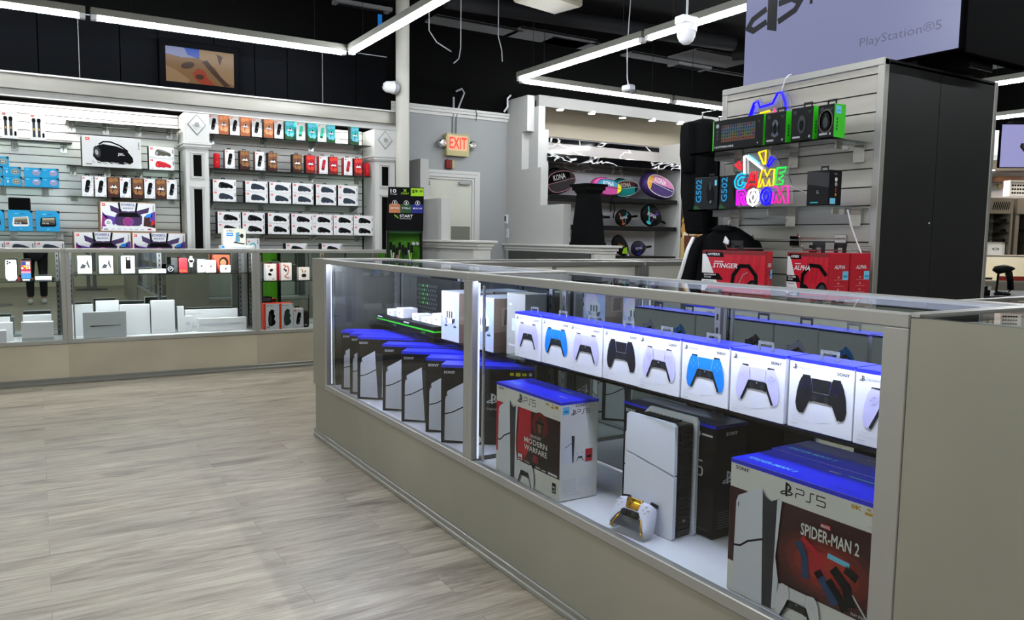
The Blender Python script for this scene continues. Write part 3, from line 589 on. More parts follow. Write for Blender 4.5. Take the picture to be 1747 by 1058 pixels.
for k, a, bq, z, lab in (('k', 487.6, 524, 1.055, 'white carton with black speaker low behind the counter, left of two'), ('k', 549, 583.6, 1.055, 'white carton with black speaker low behind the counter, right of two'),
                       ('n', 8.8, 58, 1.055, 'white carton with navy speaker below the open blue display carton'), ('n', 62, 108, 1.055, 'white carton with navy speaker nearest the party speakers, low at the counter'), ('n', -44, 6, 1.055, 'white carton with navy speaker cut by the left edge'),
                       ('c', 255, 297.6, 1.989, 'white carton with camouflage speaker on top of the red one'), ('r', 255, 297.6, 1.876, 'white carton with red speaker right of the large speaker carton')):
    place('c'+k, lambda: charge_box(k), 'speaker_carton', (at((a+bq)/2, 420 if z < 1.1 else 288, 1, YP).x, YP, z), lab, 'speaker box', 'loose speaker cartons')
for x0, x1, z in ((-1.0, .25, 1.055), (1.54, 3.2, 1.055)): wall_shelf(x0, x1, z, 'low glass shelf behind the counter, %s bay' % ('left' if x0 < 0 else 'right'), 3)
# small lone box low
q, f = carton(.13, .08, .16, PAPER); F = f['front']; logo(q, F, .012, .12, .02); q.ell(.062, .075, .034, .04, F, TEAL, 2).ell(.062, .07, .024, .03, F, PAPER, 3).rect(.11, .116, .1, .15, F, INK, 2)
o = q.build('headphone_box', None, (at(432, 425, 1, YP).x, YP, 1.055), 0, 'small white carton with turquoise headphones, low right of the phone stand carton', 'headphone box'); hang_tab(o, .13, .08, .16)
# big carton with the large speaker
w_, d_, h_ = .505, .22, .285; q, f = carton(w_, d_, h_, mat('pale_grey_card', '#cfcfcf', .4)); F = f['front']; logo(q, F, .03, .245, .035)
q.poly([(.09, .1), (.1, .17), (.13, .2), (.18, .215), (.3, .2), (.38, .165), (.43, .1), (.435, .06), (.4, .035), (.3, .045), (.22, .05), (.16, .045), (.12, .06)], F, BLACK, 2).ell(.125, .14, .03, .055, F, CHAR, 3, rot=.2).ell(.122, .135, .014, .026, F, GREYP, 4, rot=.2)
q.stroke([(.14, .21), (.18, .238), (.24, .24), (.32, .21), (.39, .16)], .014, F, BLACK, 3).stroke([(.2, .226), (.26, .222), (.33, .19)], .01, F, PAPER, 2).text('JBL', F, .3, .11, .03, LGREY, .06, 4, bold=True)
for k in range(7): q.stroke([(.08+.045*k, .052-.006*(k % 3)), (.105+.05*k, .035)], .008, F, BLACK if k % 2 else GREYP, 3)
q.text('BOOMBOX', frame(F[0]+V(.49, 0, .18), (0, 0, 1), (-1, 0, 0)), 0, 0, .012, INK, .075, 2, bold=True).rect(.03, .08, .02, .026, F, INK, 2).rect(0, d_, .0, h_, f['left'], BLACK, 1)
q.build('speaker_carton', None, (.648, YP, 1.876), 0, 'large grey carton with big black portable speaker on the third left shelf', 'speaker box')
def party_box():
    w, d, h = .524, .30, .288; q, f = carton(w, d, h, KRAFT); F = f['front']; q.rect(.008, w-.008, .008, h-.008, F, PAPER, 1)
    q.poly([(.01, .02), (.02, .165), (.13, .14), (.14, .08), (.06, .06)], F, MAG, 2).poly([(.02, .165), (.02, .19), (.08, .1), (.13, .06), (.14, .14)], F, VIO, 3).poly([(.09, .255), (.2, .21), (.2, .16), (.1, .2)], F, PURP, 2)
    q.poly([(.514, .04), (.515, .2), (.41, .15), (.4, .06)], F, MAROON, 2).poly([(.43, .17), (.48, .185), (.49, .15), (.42, .14)], F, SKYB, 3).poly([(.46, .1), (.515, .12), (.515, .2), (.48, .19)], F, VIO, 3).poly([(.47, .06), (.505, .08), (.51, .11), (.48, .12)], F, RED, 4).poly([(.46, .24), (.33, .2), (.34, .16), (.45, .19)], F, PURP, 2)
    q.poly([(.14, .15), (.17, .2), (.35, .2), (.39, .15), (.385, .08), (.36, .06), (.16, .06), (.13, .08)], F, PURP, 4).poly([(.155, .145), (.18, .185), (.34, .185), (.375, .145)], F, BLACK, 5).stroke([(.185, .19), (.175, .28)], .018, F, BLACK, 5).stroke([(.33, .19), (.345, .28)], .018, F, BLACK, 5)
    q.ell(.258, .098, .05, .042, F, mat('hot_pink_print', '#c23a8a', .4), 6, 20).ell(.258, .098, .042, .034, F, PURP, 7, 20).poly([(.258, .06), (.3, .075), (.305, .105), (.29, .12)], F, VIO, 8).ell(.258, .098, .036, .029, F, MAG, 9, 20)
    q.poly([(.02, .05), (.14, .045), (.2, .035), (.5, .035), (.5, .012), (.02, .012)], F, PAPER, 5)
    q.poly([(.188, .285), (.335, .285), (.325, .21), (.262, .195), (.198, .21)], F, PAPER, 6).text('POWERFUL', F, .195, .247, .026, DBLUE, .13, 7, bold=True).text('BASS BOOST', F, .212, .22, .016, DBLUE, .1, 7, bold=True)
    logo(q, F, .02, .245, .03); q.ell(.075, .085, .036, .036, F, PAPER, 7).rect(.055, .095, .085, .089, F, INK, 8).rect(.055, .09, .075, .078, F, INK, 8).rect(.06, .085, .095, .1, F, INK, 8)
    q.text('PARTYBOX', frame(F[0]+V(.505, 0, .19), (0, 0, 1), (-1, 0, 0)), 0, 0, .012, BLACK, .075, 6, bold=True).rect(.03, .07, .02, .027, F, INK, 6).rect(.44, .475, .022, .034, F, RED, 6)
    for k in range(6): q.rect(.1+.055*k, .13+.055*k, .024, .029, F, GREYP, 6)
    return q
pb = party_box().build('party_speaker_carton', None, (.772, YP, 1.264), 0, 'party speaker carton with glowing ring, stacked on top of two others', 'speaker box', 'party speaker cartons'); pb.scale = (.935, 1, 1)
z = 1.0085
dup(pb, (.545, YP, .9735), 0, 'party speaker carton, lower left of the stack, bottom hidden by the counter'); dup(pb, (1.041, YP, .9735), 0, 'party speaker carton, lower right of the stack, beside the pilaster')
# blue cartons
def dot_box(k):
    w, d, h = .135, .12, .086; q, f = carton(w, d, h, AZURE); F = f['front']; c = mat('ball_print', '#8f8fb0', .5) if k else mat('clock_print', '#8a8f84', .5)
    q.ell(.092, .043, .032, .028, F, c, 2); q.poly([(.112, h), (w, h), (w, h-.022)], F, BLACK, 2).rect(.012, .04, .066, .072, F, CYANP, 2)
    if not k: q.rect(.072, .112, .034, .05, F, INK, 3).rect(.078, .09, .038, .046, F, PAPER, 4).rect(.095, .107, .038, .046, F, PAPER, 4).rect(.024, .032, .03, .052, F, PAPER, 2)
    else: q.ell(.09, .06, .02, .006, F, LILAC, 3)
    return q
Z0 = 1.662; lab = 'small blue carton with %s, %s'
for i, (k, x, j, t_) in enumerate(((1, -.005, 0, 'bottom left of the block of four'), (1, .131, 0, 'bottom right of the block of four'), (1, -.005, 1, 'top left of the block of four'), (1, .131, 1, 'top right of the block of four'),
                                  (0, -.16, 0, 'bottom right of the pile at the left edge'), (0, -.166, 1, 'middle of the pile at the left edge'), (0, -.255, 2, 'top of the pile at the left edge'), (0, -.302, 0, 'bottom of the pile, cut by the left edge'), (0, -.306, 1, 'middle of the pile, cut by the left edge'))):
    place('dot%d' % k, lambda: dot_box(k), 'speaker_carton', (x, YP+(0 if j < 2 else .004), Z0+j*.0875), lab % ('grey ball speaker' if k else 'round clock speaker', t_), 'speaker box', 'small blue cartons')
def show_box(k):
    w, d, h = .19, .12, .19; q, f = carton(w, d, h, AZURE); F = f['front']
    q.poly([(.16, h), (w, h), (w, h-.03)], F, BLACK, 2).rect(.05, .085, .155, .162, F, CYANP, 2).rect(.09, .13, .155, .159, F, DBLUE, 2).rect(.085, .105, .018, .024, F, CYANP, 2)
    q.poly([(.03, .06), (.04, .125), (.155, .135), (.162, .06), (.15, .045), (.04, .042)], F, BLACK if k else PAPER, 3).poly([(.044, .062), (.05, .122), (.148, .128), (.15, .062)], F, mat('landscape_print', '#6b5a44', .4), 4).poly([(.05, .105), (.149, .11), (.148, .128), (.05, .122)], F, mat('sky_print', '#a8a08c', .4), 5).poly([(.044, .062), (.15, .062), (.15, .075), (.1, .09), (.045, .08)], F, INK, 5)
    q.text('10:18', F, .05, .068, .014, PAPER, .05, 6); return q
for k, x, lab in ((0, -.117, 'blue carton with white bedside display, below the black tablet'), (1, .098, 'blue carton with black bedside display, nearest the party speakers'), (1, -.335, 'blue carton cut by the left edge on the display shelf')):
    place('show%d' % k, lambda: show_box(k), 'display_carton', (x, YP, 1.257), lab, 'display box', 'blue display cartons')
t = thing('tablet', 'black tablet standing on top of the blue display carton', 'tablet', (-.12, YP+.04, 1.4475)); MB().prism([(-.088, .01), (-.08, 0), (.08, 0), (.088, .01), (.086, .106), (.078, .114), (-.078, .114), (-.086, .106)], frame((0, 0, 0), (1, 0, 0), (0, 0, 1)), .012, BPLAS).build('body', t); MB().rect(-.078, .078, .008, .106, frame((0, 0, 0), (1, 0, 0), (0, 0, 1)), BLK, 1).build('screen', t); MB().box(-.06, .06, .012, .05, 0, .006, BPLAS).build('stand', t)
def mic_box():
    w, d, h = .12, .09, .24; q, f = carton(w, d, h, PAPER); F = f['front']; logo(q, F, .01, .212, .022)
    for x in (.03, .07): q.rect(x-.011, x+.011, .03, .165, F, CHAR, 2).rrect(x-.015, x+.015, .16, .2, .012, F, BLACK, 3).rect(x-.004, x+.004, .09, .11, F, GOLDP, 3)
    q.rrect(.094, .112, .03, .07, .005, F, BLACK, 2); return q
for x, lab in ((.048, 'white carton with two microphones on the upper left shelf'), (-.17, 'white microphone carton cut by the left edge')): place('mic', mic_box, 'microphone_carton', (x, YP+.05, 2.088), lab, 'microphone box', 'microphone cartons')
# phone stand carton on the counter
q, f = carton(.205, .1, .16, mat('ivory_card', '#dcdccb', .45)); F = f['front']; q.text('3 IN 1', F, .03, .128, .02, INK, .06, 2, bold=True).rect(.028, .088, .085, .118, F, SKYB, 2).rect(.035, .08, .1, .106, F, PAPER, 3).poly([(.105, .03), (.115, .12), (.145, .125), (.15, .035)], F, mat('blue_grey_print', '#5f8ea5', .4), 2).poly([(.085, .025), (.1, .035), (.19, .02), (.2, .03), (.19, .008), (.15, .012)], F, INK, 3).ell(.168, .09, .016, .022, F, INK, 2).rect(.142, .168, .088, .1, F, INK, 2)
q.build('phone_stand_carton', None, (1.61, 7.70, 1.1505), 0, 'ivory carton with blue three in one phone stand on the counter', 'stand box')
q, f = carton(.29, .12, .034, PAPER); F = f['front']; q.rect(.005, .03, .006, .03, F, SKYB, 2)
for k in range(9): q.rect(.09+.016*k, .1+.016*k, .013, .018, F, GREYP, 2)
q.build('flat_carton', None, (1.628, 7.69, 1.116), 0, 'flat white carton with blue corner under the phone stand carton', 'box')
# ------------------------------------------------------------------ goods in the speaker wall counter
SA, SB, SCZ = .848, .900, .817
def plain(name, x0, x1, y, d, z, h, m, label, cat='box', group=None, art=None, rz=0):
    w = x1-x0; q, f = carton(w, d, h, m)
    if art: art(q, f, w, d, h)
    return q.build(name, None, ((x0+x1)/2, y, z), rz, label, cat, group)
def art_mac(q, f, w, d, h): F = f['front']; q.poly([(.045, .1), (.06, .094), (.28, .1), (.29, .104), (.06, .106)], F, INK, 2)
plain('laptop_carton', .312, .64, 7.44, .06, DECK, .22, SILV, 'silver carton showing a thin laptop edge, in the middle wall case', 'laptop box', None, art_mac)
plain('laptop_carton', .42, .60, 7.63, .05, DECK, .30, WHITE, 'white laptop carton standing tall behind the silver one', 'laptop box')
plain('laptop_carton', .60, .84, 7.56, .06, DECK, .265, WHITE, 'white laptop carton right behind the silver one', 'laptop box', None, lambda q, f, w, d, h: q.rect(.01, .12, .012, .015, f['front'], LGREY, 2))
plain('laptop_carton', .85, 1.045, 7.55, .06, DECK, .295, WHITE, 'white laptop carton left of the slim upright one', 'laptop box', None, lambda q, f, w, d, h: q.rect(.02, .13, .03, .033, f['front'], LGREY, 2))
plain('laptop_carton', .24, .40, 7.66, .04, DECK, .27, WHITE, 'white carton at the left end behind the silver laptop carton', 'laptop box')
plain('slim_carton', 1.068, 1.125, 7.56, .06, DECK, .235, WHITE, 'slim upright white carton in the middle wall case')
plain('keyboard_carton', 1.235, 1.665, 7.52, .07, DECK, .12, WHITE, 'long low white carton with keyboard picture, middle wall case', 'keyboard box', None, lambda q, f, w, d, h: q.rect(.02, w-.02, .055, .075, f['front'], LGREY, 2).text('Magic', f['front'], .19, .098, .008, GREYP, .05, 2).text('Keyboard', f['front'], .28, .06, .012, GREYP, .09, 3))
def art_white(q, f, w, d, h): q.rect(.02, w*.3, h*.8, h*.84, f['front'], LGREY, 2).rect(.02, w*.5, h*.15, h*.18, f['front'], LGREY, 2).rect(w*.3, w*.7, h*.4, h*.6, f['front'], LGREY, 2)
plain('white_carton', 1.15, 1.62, 7.68, .05, DECK, .19, WHITE, 'long white carton behind the keyboard carton', 'box', None, art_white)
plain('white_carton', 1.13, 1.20, 7.62, .05, DECK, .14, WHITE, 'small white carton right of the slim upright one', 'box', None, art_white)
plain('white_carton', -.13, .095, 7.42, .10, DECK, .155, WHITE, 'white carton with silver base edge in the left wall case', 'box', None, lambda q, f, w, d, h: q.rect(0, w, 0, .028, f['front'], SILV, 2))
plain('white_carton', -.12, .085, 7.56, .10, DECK, .20, WHITE, 'white carton standing behind the silver edged one')
plain('white_carton', -.33, -.235, 7.40, .09, DECK, .10, WHITE, 'low white carton at the left edge, front of three'); plain('white_carton', -.36, -.19, 7.52, .08, DECK, .15, WHITE, 'white carton at the left edge, middle of three'); plain('white_carton', -.38, -.21, 7.63, .06, DECK, .185, WHITE, 'white carton at the left edge, rear of three')
f0 = frame((0, 0, 0), (1, 0, 0), (0, 0, 1))
def phone(x, y, z, w, h, label, back, tilt=0):
    t = thing('phone', label, 'phone', (x, y, z)); q = MB(); o = frame((0, 0, .012), (1, 0, 0), (0, .12, 1)); r = .012
    ps = []
    for cx, cy_, a0 in ((w/2-r, h-r, 0), (-w/2+r, h-r, 90), (-w/2+r, r, 180), (w/2-r, r, 270)):
        for k in range(4): a = math.radians(a0+30*k); ps.append((cx+r*math.cos(a), cy_+r*math.sin(a)))
    q.prism(ps, o, .009, back, STEEL).build('body', t); MB().box(-w*.35, w*.35, -.01, .05, 0, .012, WPLAS, .003).build('stand', t); return t, o
t, o = phone(-.186, 7.6, SA, .078, .162, 'white phone shown from behind with cameras, in the left wall case', mat('white_phone', '#e9ecee', .2)); q = MB().rrect(-.034, .002, .118, .155, .008, o, LGREY, 1)
for x, y in ((-.024, .146), (-.024, .128), (-.008, .137)): q.ell(x, y, .008, .008, o, BLACK, 2, 12)
q.ell(0, .085, .008, .009, o, LGREY, 1).build('camera_block', t)
t, o = phone(-.083, 7.58, SA, .074, .158, 'phone with colourful app screen beside the white one', BPLAS); q = MB().rect(-.034, .034, .006, .152, o, scr('app_orange', '#e0703c', .8), 1).rect(-.034, .034, .05, .066, o, scr('app_pink', '#f0b0c8', 1.2), 2).rect(-.034, .034, .006, .05, o, scr('app_blue', '#5aa8e8', 1.2), 2).rect(-.034, .034, .066, .08, o, scr('app_rose', '#d84878', 1.2), 2).rect(-.03, -.003, .118, .146, o, scr('app_deep', '#2050b0', 1.2), 2).rect(.002, .03, .118, .146, o, scr('app_white', '#e8e8f0', 1.2), 2)
for k in range(8): q.rrect(-.03+.0165*(k % 4), -.019+.0165*(k % 4), .086+.016*(k//4), .097+.016*(k//4), .003, o, (PAPER, RED, YEL, PAPER)[(k+k//4) % 4], 3)
q.build('screen', t)
plain('price_block', -.142, -.125, 7.56, .03, SA, .03, DRED, 'small dark red block between the two phones'); plain('white_carton', -.05+.03, .1, 7.66, .05, SA, .03, WHITE, 'thin white carton behind the colourful phone')
def art_stand(q, f, w, d, h): F = f['front']; q.poly([(.014, .045), (.036, .085), (.06, .075), (.072, .115), (.08, .115), (.082, .09), (.094, .05), (.082, .047), (.068, .082), (.052, .045)], F, CHAR, 2).rect(.012, .095, .026, .036, F, LGREY, 2).rect(.006, .022, .1, .142, F, LGREY, 2)
def art_case(q, f, w, d, h): F = f['front']; q.rrect(.034, .074, .038, .144, .006, F, BLACK, 2).ell(.056, .128, .012, .012, F, PAPER, 3).rect(.02, .09, .014, .02, F, LGREY, 2)
for x0, a, lab in ((.293, art_stand, 'white carton with dark tablet stand picture, leftmost on the middle case shelf'), (.457, art_stand, 'white carton with dark tablet stand picture, second on the middle case shelf'), (.628, art_case, 'white carton with black phone case picture')): plain('accessory_carton', x0, x0+.106, 7.6, .05, SB, .152, WHITE, lab, 'accessory box', None, a)
plain('white_carton', .768, .865, 7.6, .06, SB, .03, WHITE, 'flat white carton right of the phone case carton'); plain('white_carton', .868, .985, 7.585, .06, SB, .035, WHITE, 'flat white carton left of the black watch carton')
plain('watch_carton', .994, 1.052, 7.585, .06, SB, .07, BPLAS, 'black carton with a round watch dial', 'watch box', None, lambda q, f, w, d, h: q.ell(w/2, h*.5, .022, .022, f['front'], PAPER, 2).ell(w/2, h*.5, .019, .019, f['front'], BLACK, 3).stroke([(w/2-.012, h*.5), (w/2, h*.5), (w/2+.008, h*.5+.01)], .003, f['front'], PAPER, 4))
plain('grey_case', 1.04, 1.093, 7.64, .05, SB, .135, DGREY, 'dark grey case behind the red phone case')
t = thing('phone_case', 'red phone case standing on the middle wall case shelf', 'phone case', (1.134, 7.60, SB)); MB().prism([(-.036, .006), (-.03, 0), (.03, 0), (.036, .006), (.034, .128), (.026, .136), (-.03, .136), (-.036, .13)], frame((0, 0, 0), (1, 0, 0), (0, .1, 1)), .012, mat('red_case', '#8e1020', .4)).build('shell', t); MB().rect(-.034, .034, .004, .028, frame((0, 0, 0), (1, 0, 0), (0, .1, 1)), JRED, 1).build('band', t)
t = thing('smart_watch', 'white smart watch on a small stand, right of the red case', 'watch', (1.205, 7.62, SB)); MB().cyl((0, .0, .108), (0, .012, .110), .024, WPLAS, n=20).build('body', t); MB().ell(0, .109, .019, .019, frame((0, -.0005, 0), (1, 0, 0), (0, 0, 1)), BLACK, 1).build('dial', t); MB().box(-.012, .012, .004, .009, .05, .09, WPLAS).box(-.012, .012, .004, .009, .128, .15, WPLAS).build('strap', t); MB().box(-.02, .02, 0, .05, 0, .008, BPLAS).box(-.005, .005, .01, .02, .008, .1, BPLAS).build('stand', t)
def art_pods(q, f, w, d, h): F = f['front']; q.ell(w*.5, h*.5, .011, .008, F, INK, 2, rot=.6).rect(w*.3, w*.45, h*.85, h*.88, F, LGREY, 2)
for x0, x1, h, y, lab in ((1.262, 1.33, .118, 7.63, 'pale carton behind the leaning earbud carton'), (1.325, 1.412, .114, 7.58, 'white earbud carton with dark mark, left of two'), (1.456, 1.543, .066, 7.58, 'low white earbud carton with dark mark')): plain('earbud_carton', x0, x1, y, .05, SB, h, WHITE, lab, 'earbud box', None, art_pods)
plain('headphone_carton', 1.41, 1.56, 7.70, .07, SB, .16, mat('flame_card', '#d2532c', .4), 'orange carton with black headphones at the shelf end', 'headphone box', None, lambda q, f, w, d, h: q.ell(.095, .09, .042, .05, f['front'], BLACK, 2).ell(.09, .085, .028, .035, f['front'], ORANGE, 3).poly([(0, 0), (.05, 0), (.03, .1), (0, .14)], f['front'], DRED, 2))
# right case
def art_fat(dark):
    def a(q, f, w, d, h):
        F = f['front']; q.rect(.02, w, 0, h, F, PAPER, 2); G = frame(F[0]+V(.03, -.001, .06), (0, 0, 1), (-1, 0, 0))
        q.poly([(.045, .04), (.04, .1), (.05, .17), (.075, .195), (.1, .18), (.095, .15), (.108, .13), (.098, .1), (.112, .07), (.1, .045), (.07, .03)], F, dark, 3).ell(.062, .1, .012, .05, F, CHAR, 4); logo(q, F, .03, .015, .024); q.text('ENDURANCE', F, .03, h-.022, .008, INK, .055, 3, bold=True).rect(w-.012, w-.006, h-.02, h-.01, F, AZURE, 3)
    return a
plain('speaker_carton', 1.80, 1.945, 7.42, .14, DECK, .245, JRED, 'red sided carton with black speaker, leftmost in the right wall case', 'speaker box', None, art_fat(BLACK))
plain('speaker_carton', 1.95, 2.082, 7.43, .14, DECK, .245, JRED, 'red sided carton with navy speaker in the right wall case', 'speaker box', None, art_fat(NAVY))
place('w', None, 'speaker_box', (2.135, 7.44, DECK), 'upright white box with black speaker inside the right wall case', 'speaker box', 'speaker boxes in the right wall case')
t = thing('speaker', 'plain black bar speaker beside the boxes in the right wall case', 'speaker', (2.218, 7.48, DECK)); MB().box(-.034, .034, 0, .06, 0, .16, mat('black_cloth', '#0e0e10', .8), .012).build('body', t); MB().rect(-.012, .012, .02, .03, frame((0, 0, 0), (1, 0, 0), (0, 0, 1)), GREYP, 1).build('badge', t)
plain('black_carton', 1.80, 1.92, 7.58, .08, DECK, .30, BLACK, 'black carton behind the red sided ones', 'box', None, lambda q, f, w, d, h: q.rect(.01, .025, h-.035, h-.015, f['front'], SKYB, 2).rect(.035, .11, h-.04, h-.012, f['front'], CHAR, 2))
def art_ear(k):
    def a(q, f, w, d, h):
        F = f['front']; logo(q, F, .02, h-.028, .018)
        if k == 0: q.ell(.055, .1, .018, .014, F, BLACK, 2, rot=.5).ell(.04, .06, .018, .014, F, BLACK, 2, rot=-.5).ell(.06, .105, .01, .01, F, CHAR, 3).rect(.065, .08, .012, .02, F, INK, 2)
        if k == 1: q.stroke([(.05, .09), (.03, .11), (.045, .14), (.065, .135), (.075, .1), (.06, .06), (.035, .04), (.05, .025), (.08, .025)], .008, F, RED, 2).ell(.045, .095, .01, .012, F, INK, 3).ell(.03, .105, .008, .01, F, INK, 3)
        if k == 2: q.ell(.05, .045, .024, .018, F, BLACK, 2).stroke([(.035, .095), (.04, .075)], .008, F, BLACK, 2).stroke([(.065, .095), (.06, .075)], .008, F, BLACK, 2)
    return a
for k, x0, x1, h, lab in ((0, 1.858, 1.962, .16, 'white carton with black earbuds on the right case shelf'), (1, 2.006, 2.108, .168, 'white carton with red wired earphones'), (2, 2.177, 2.282, .125, 'white carton with black charging case')):
    o = plain('earphone_carton', x0, x1, 7.56, .07, SCZ, h, PAPER, lab, 'earphone box', None, art_ear(k)); hang_tab(o, .1, .07, h)
plain('red_carton', 1.95, 2.01, 7.63, .07, SCZ, .16, RED, 'red carton between the earbud cartons', 'box'); plain('dark_carton', 2.10, 2.18, 7.63, .07, SCZ, .15, CHAR, 'dark carton behind the charging case carton', 'box')
# ------------------------------------------------------------------ exit wall
LWALL = mat('light_partition', '#b4b4b2', .55)
# exit door
t = tag(bpy.data.objects.new('door_1', None), kind='structure'); COL.objects.link(t); t.location = (4.66, 9.1, 0)
xl, xr, zt = -.36, .25, 2.0
xl = -.55
q = MB()
for o, d in ((0, .03), (.03, .045), (.075, .03)): q.box(xl-o-.04, xl-o, -d, 0, 0, zt+o, WPAINT).box(xr+o, xr+o+.04, -d, 0, 0, zt+o, WPAINT).box(xl-o-.04, xr+o+.04, -d, 0, zt+o, zt+o+.04, WPAINT)
q.build('frame', t)
DOORM = mat('cream_door', '#c9c9bd', .5)
MB().box(xl, xr, -.012, -.002, .01, zt, DOORM).build('leaf', t)
f0 = frame((xl, -.012, 0), (1, 0, 0), (0, 0, 1)); MB().rect(.5, xr-xl-.02, 1.0, 1.4, f0, mat('door_plate', '#77786f', .4), 1).build('push_plate', t)
MB().box(.05, xr-.03, -.05, -.012, 1.94, 1.975, GPAINT, .005).build('door_closer', t)
MB().text('2', f0, .17, 1.92, .05, INK, .03, 2, bold=True).build('number', t)
MB().cyl((xl+.06, -.06, 1.0), (xl+.06, -.01, 1.0), .025, CHROME).build('handle', t)
# exit sign
BISQ = mat('ivory_plastic', '#b5ab7e', .45); LENSM = mat('lamp_lens', '#c9cac8', .15, .6)
p = at(776, 247, 1, 9.1); t = thing('exit_sign', 'ivory exit sign with red letters and two emergency lamps', 'exit sign', (p.x, 9.1, p.z))
MB().prism([(-.155, .13), (.155, .13), (.175, .06), (.155, -.15), (-.155, -.15), (-.175, .06)], frame((0, -.09, 0), (1, 0, 0), (0, 0, 1)), .085, BISQ).build('housing', t)
fe = frame((0, -.09, 0), (1, 0, 0), (0, 0, 1)); EXR = mat('lit_exit_red', '#e02a18', .4, emit=1.6, ecol='#ff2a16')
MB().rect(-.135, .135, -.085, .105, fe, mat('exit_panel', '#c0a88a', .4, emit=.25, ecol='#ffb080'), 1).text('EXIT', fe, 0, -.06, .145, EXR, .25, 2, 'c', True).build('letters', t)
for sx in (-1, 1): MB().lathe([(0, -.05), (.05, -.04), (.058, 0), (.05, .03), (.02, .06)], (sx*.215, -.06, .0), CHROME, 16, 1).cyl((sx*.16, -.05, 0), (sx*.2, -.05, 0), .018, GREYP).lathe([(0, -.053), (.04, -.048)], (sx*.215, -.06, 0), LENSM, 16, 1).build('lamp_head', t)
MB().tube([(-.03, -.015, .13), (-.03, -.015, .60)], .014, GREYP).tube([(.02, -.015, .13), (.02, -.015, .42), (.08, -.03, .58), (.1, -.06, .66), (.05, -.09, .7), (-.03, -.08, .66)], .012, GREYP).build('conduit', t)
p = at(765, 281, 1, 9.1); t = thing('fire_alarm', 'small red wall alarm below the exit sign', 'alarm', (p.x, 9.1, p.z)); MB().box(-.055, .03, -.05, -.001, -.055, .06, mat('alarm_red', '#6e1a14', .4), .006).build('body', t); MB().box(.03, .06, -.055, -.001, -.05, .055, BISQ, .004).build('side', t); MB().box(-.03, .01, -.056, -.05, -.03, .03, DRED, .003).build('lens', t); MB().tube([(-.01, -.015, .06), (-.01, -.015, .09)], .012, GREYP).build('conduit', t)
MB().tube([at(812, 186, 1, 9.03), at(813, 196, 1, 9.03), at(812, 207, 1, 9.05), at(815, 186, 1, 9.06)], .005, INK, 5).build('loose_cable', None, label='thin dark wire dangling over the white crown molding', cat='cable')
MB().tube([at(860, 191, 1, 9.02), at(866, 182, 1, 9.0), at(866, 168, 1, 9.0), at(871, 163, 1, 9.05), at(871, 163, 1, 9.09)], .012, WPLAS, 6).build('loose_cable', None, label='white and black cable bundle looping where crown meets partition', cat='cable')
# stepped partitions
def partition(name, x, th, prof, y1=9.095):
    q = MB(); z0 = 0
    for z1, yf in prof: q.box(x, x+th, yf, y1, z0, z1, LWALL); z0 = z1
    return q.build(name, kind='structure')
partition('wall_middle', 4.0, .11, [(1.2, 7.25), (1.705, 8.13), (2.2, 8.71)])
partition('wall_inner', 5.45, .11, [(1.16, 7.0), (1.675, 7.75), (2.15, 8.26), (2.635, 8.72), (3.09, 8.6)])
q = MB()
for x0, x1, yf, z in ((3.93, 4.18, 7.14, 1.2), (5.38, 5.70, 6.92, 1.16)):
    q.box(x0, x1, yf, 9.09, z, z+.025, WPAINT, .004).box(x0+.03, x1-.03, yf+.03, 9.09, z-.04, z, WPAINT, .004).box(x0+.045, x1-.045, yf+.045, 9.09, z-.07, z-.04, WPAINT, .003)
    q.box(x0+.055, x1-.055, yf+.06, yf+.18, 0, z-.07, WPAINT)
q.build('trim_5', kind='structure')
MB().box(5.435, 5.45, 7.18, 9.0, .3, 1.085, DGREY).build('trim_6', kind='structure')
# switches on the partition face
p = at(863, 374, 0, 5.44); t = thing('thermostat', 'small white thermostat on the grey partition', 'thermostat', (5.45, p.y, p.z)); MB().box(-.025, -.001, -.055, .055, -.06, .06, WPLAS, .006).build('body', t); MB().rect(-.025, .03, -.03, .04, frame((-.025, .0, 0), (0, -1, 0), (0, 0, 1)), DGREY, 1).build('display', t)
p = at(865, 398, 0, 5.44); t = thing('light_switch', 'white wall switch plate below the thermostat', 'switch', (5.45, p.y, p.z)); MB().box(-.008, -.001, -.035, .035, -.06, .06, WPLAS, .003).build('plate', t); MB().box(-.013, -.008, -.015, .015, -.03, .03, WPAINT, .003).build('rocker', t)
# black tapered pedestal on the ledge
t = thing('tapered_pedestal', 'black tapered pedestal standing on the white ledge in front of the niche', 'pedestal', (5.56, 7.4, 1.1855)); q = MB()
def frust(q, a, b, z0, z1, m):
    vs = [(sx*r, sy*r, z) for r, z in ((a, z0), (b, z1)) for sx, sy in ((-1, -1), (1, -1), (1, 1), (-1, 1))]
    q.add(vs, [(3, 2, 1, 0), (4, 5, 6, 7), (0, 1, 5, 4), (1, 2, 6, 5), (2, 3, 7, 6), (3, 0, 4, 7)], m)
PED = mat('black_lacquer', '#08090a', .6, spec=.06)
frust(q, .155, .155, 0, .03, PED); frust(q, .145, .10, .03, .60, PED); q.build('shaft', t)
q = MB(); frust(q, .105, .125, .60, .64, PED); frust(q, .14, .14, .64, .68, PED); frust(q, .155, .165, .68, .71, PED); q.build('cap', t)
q = MB()
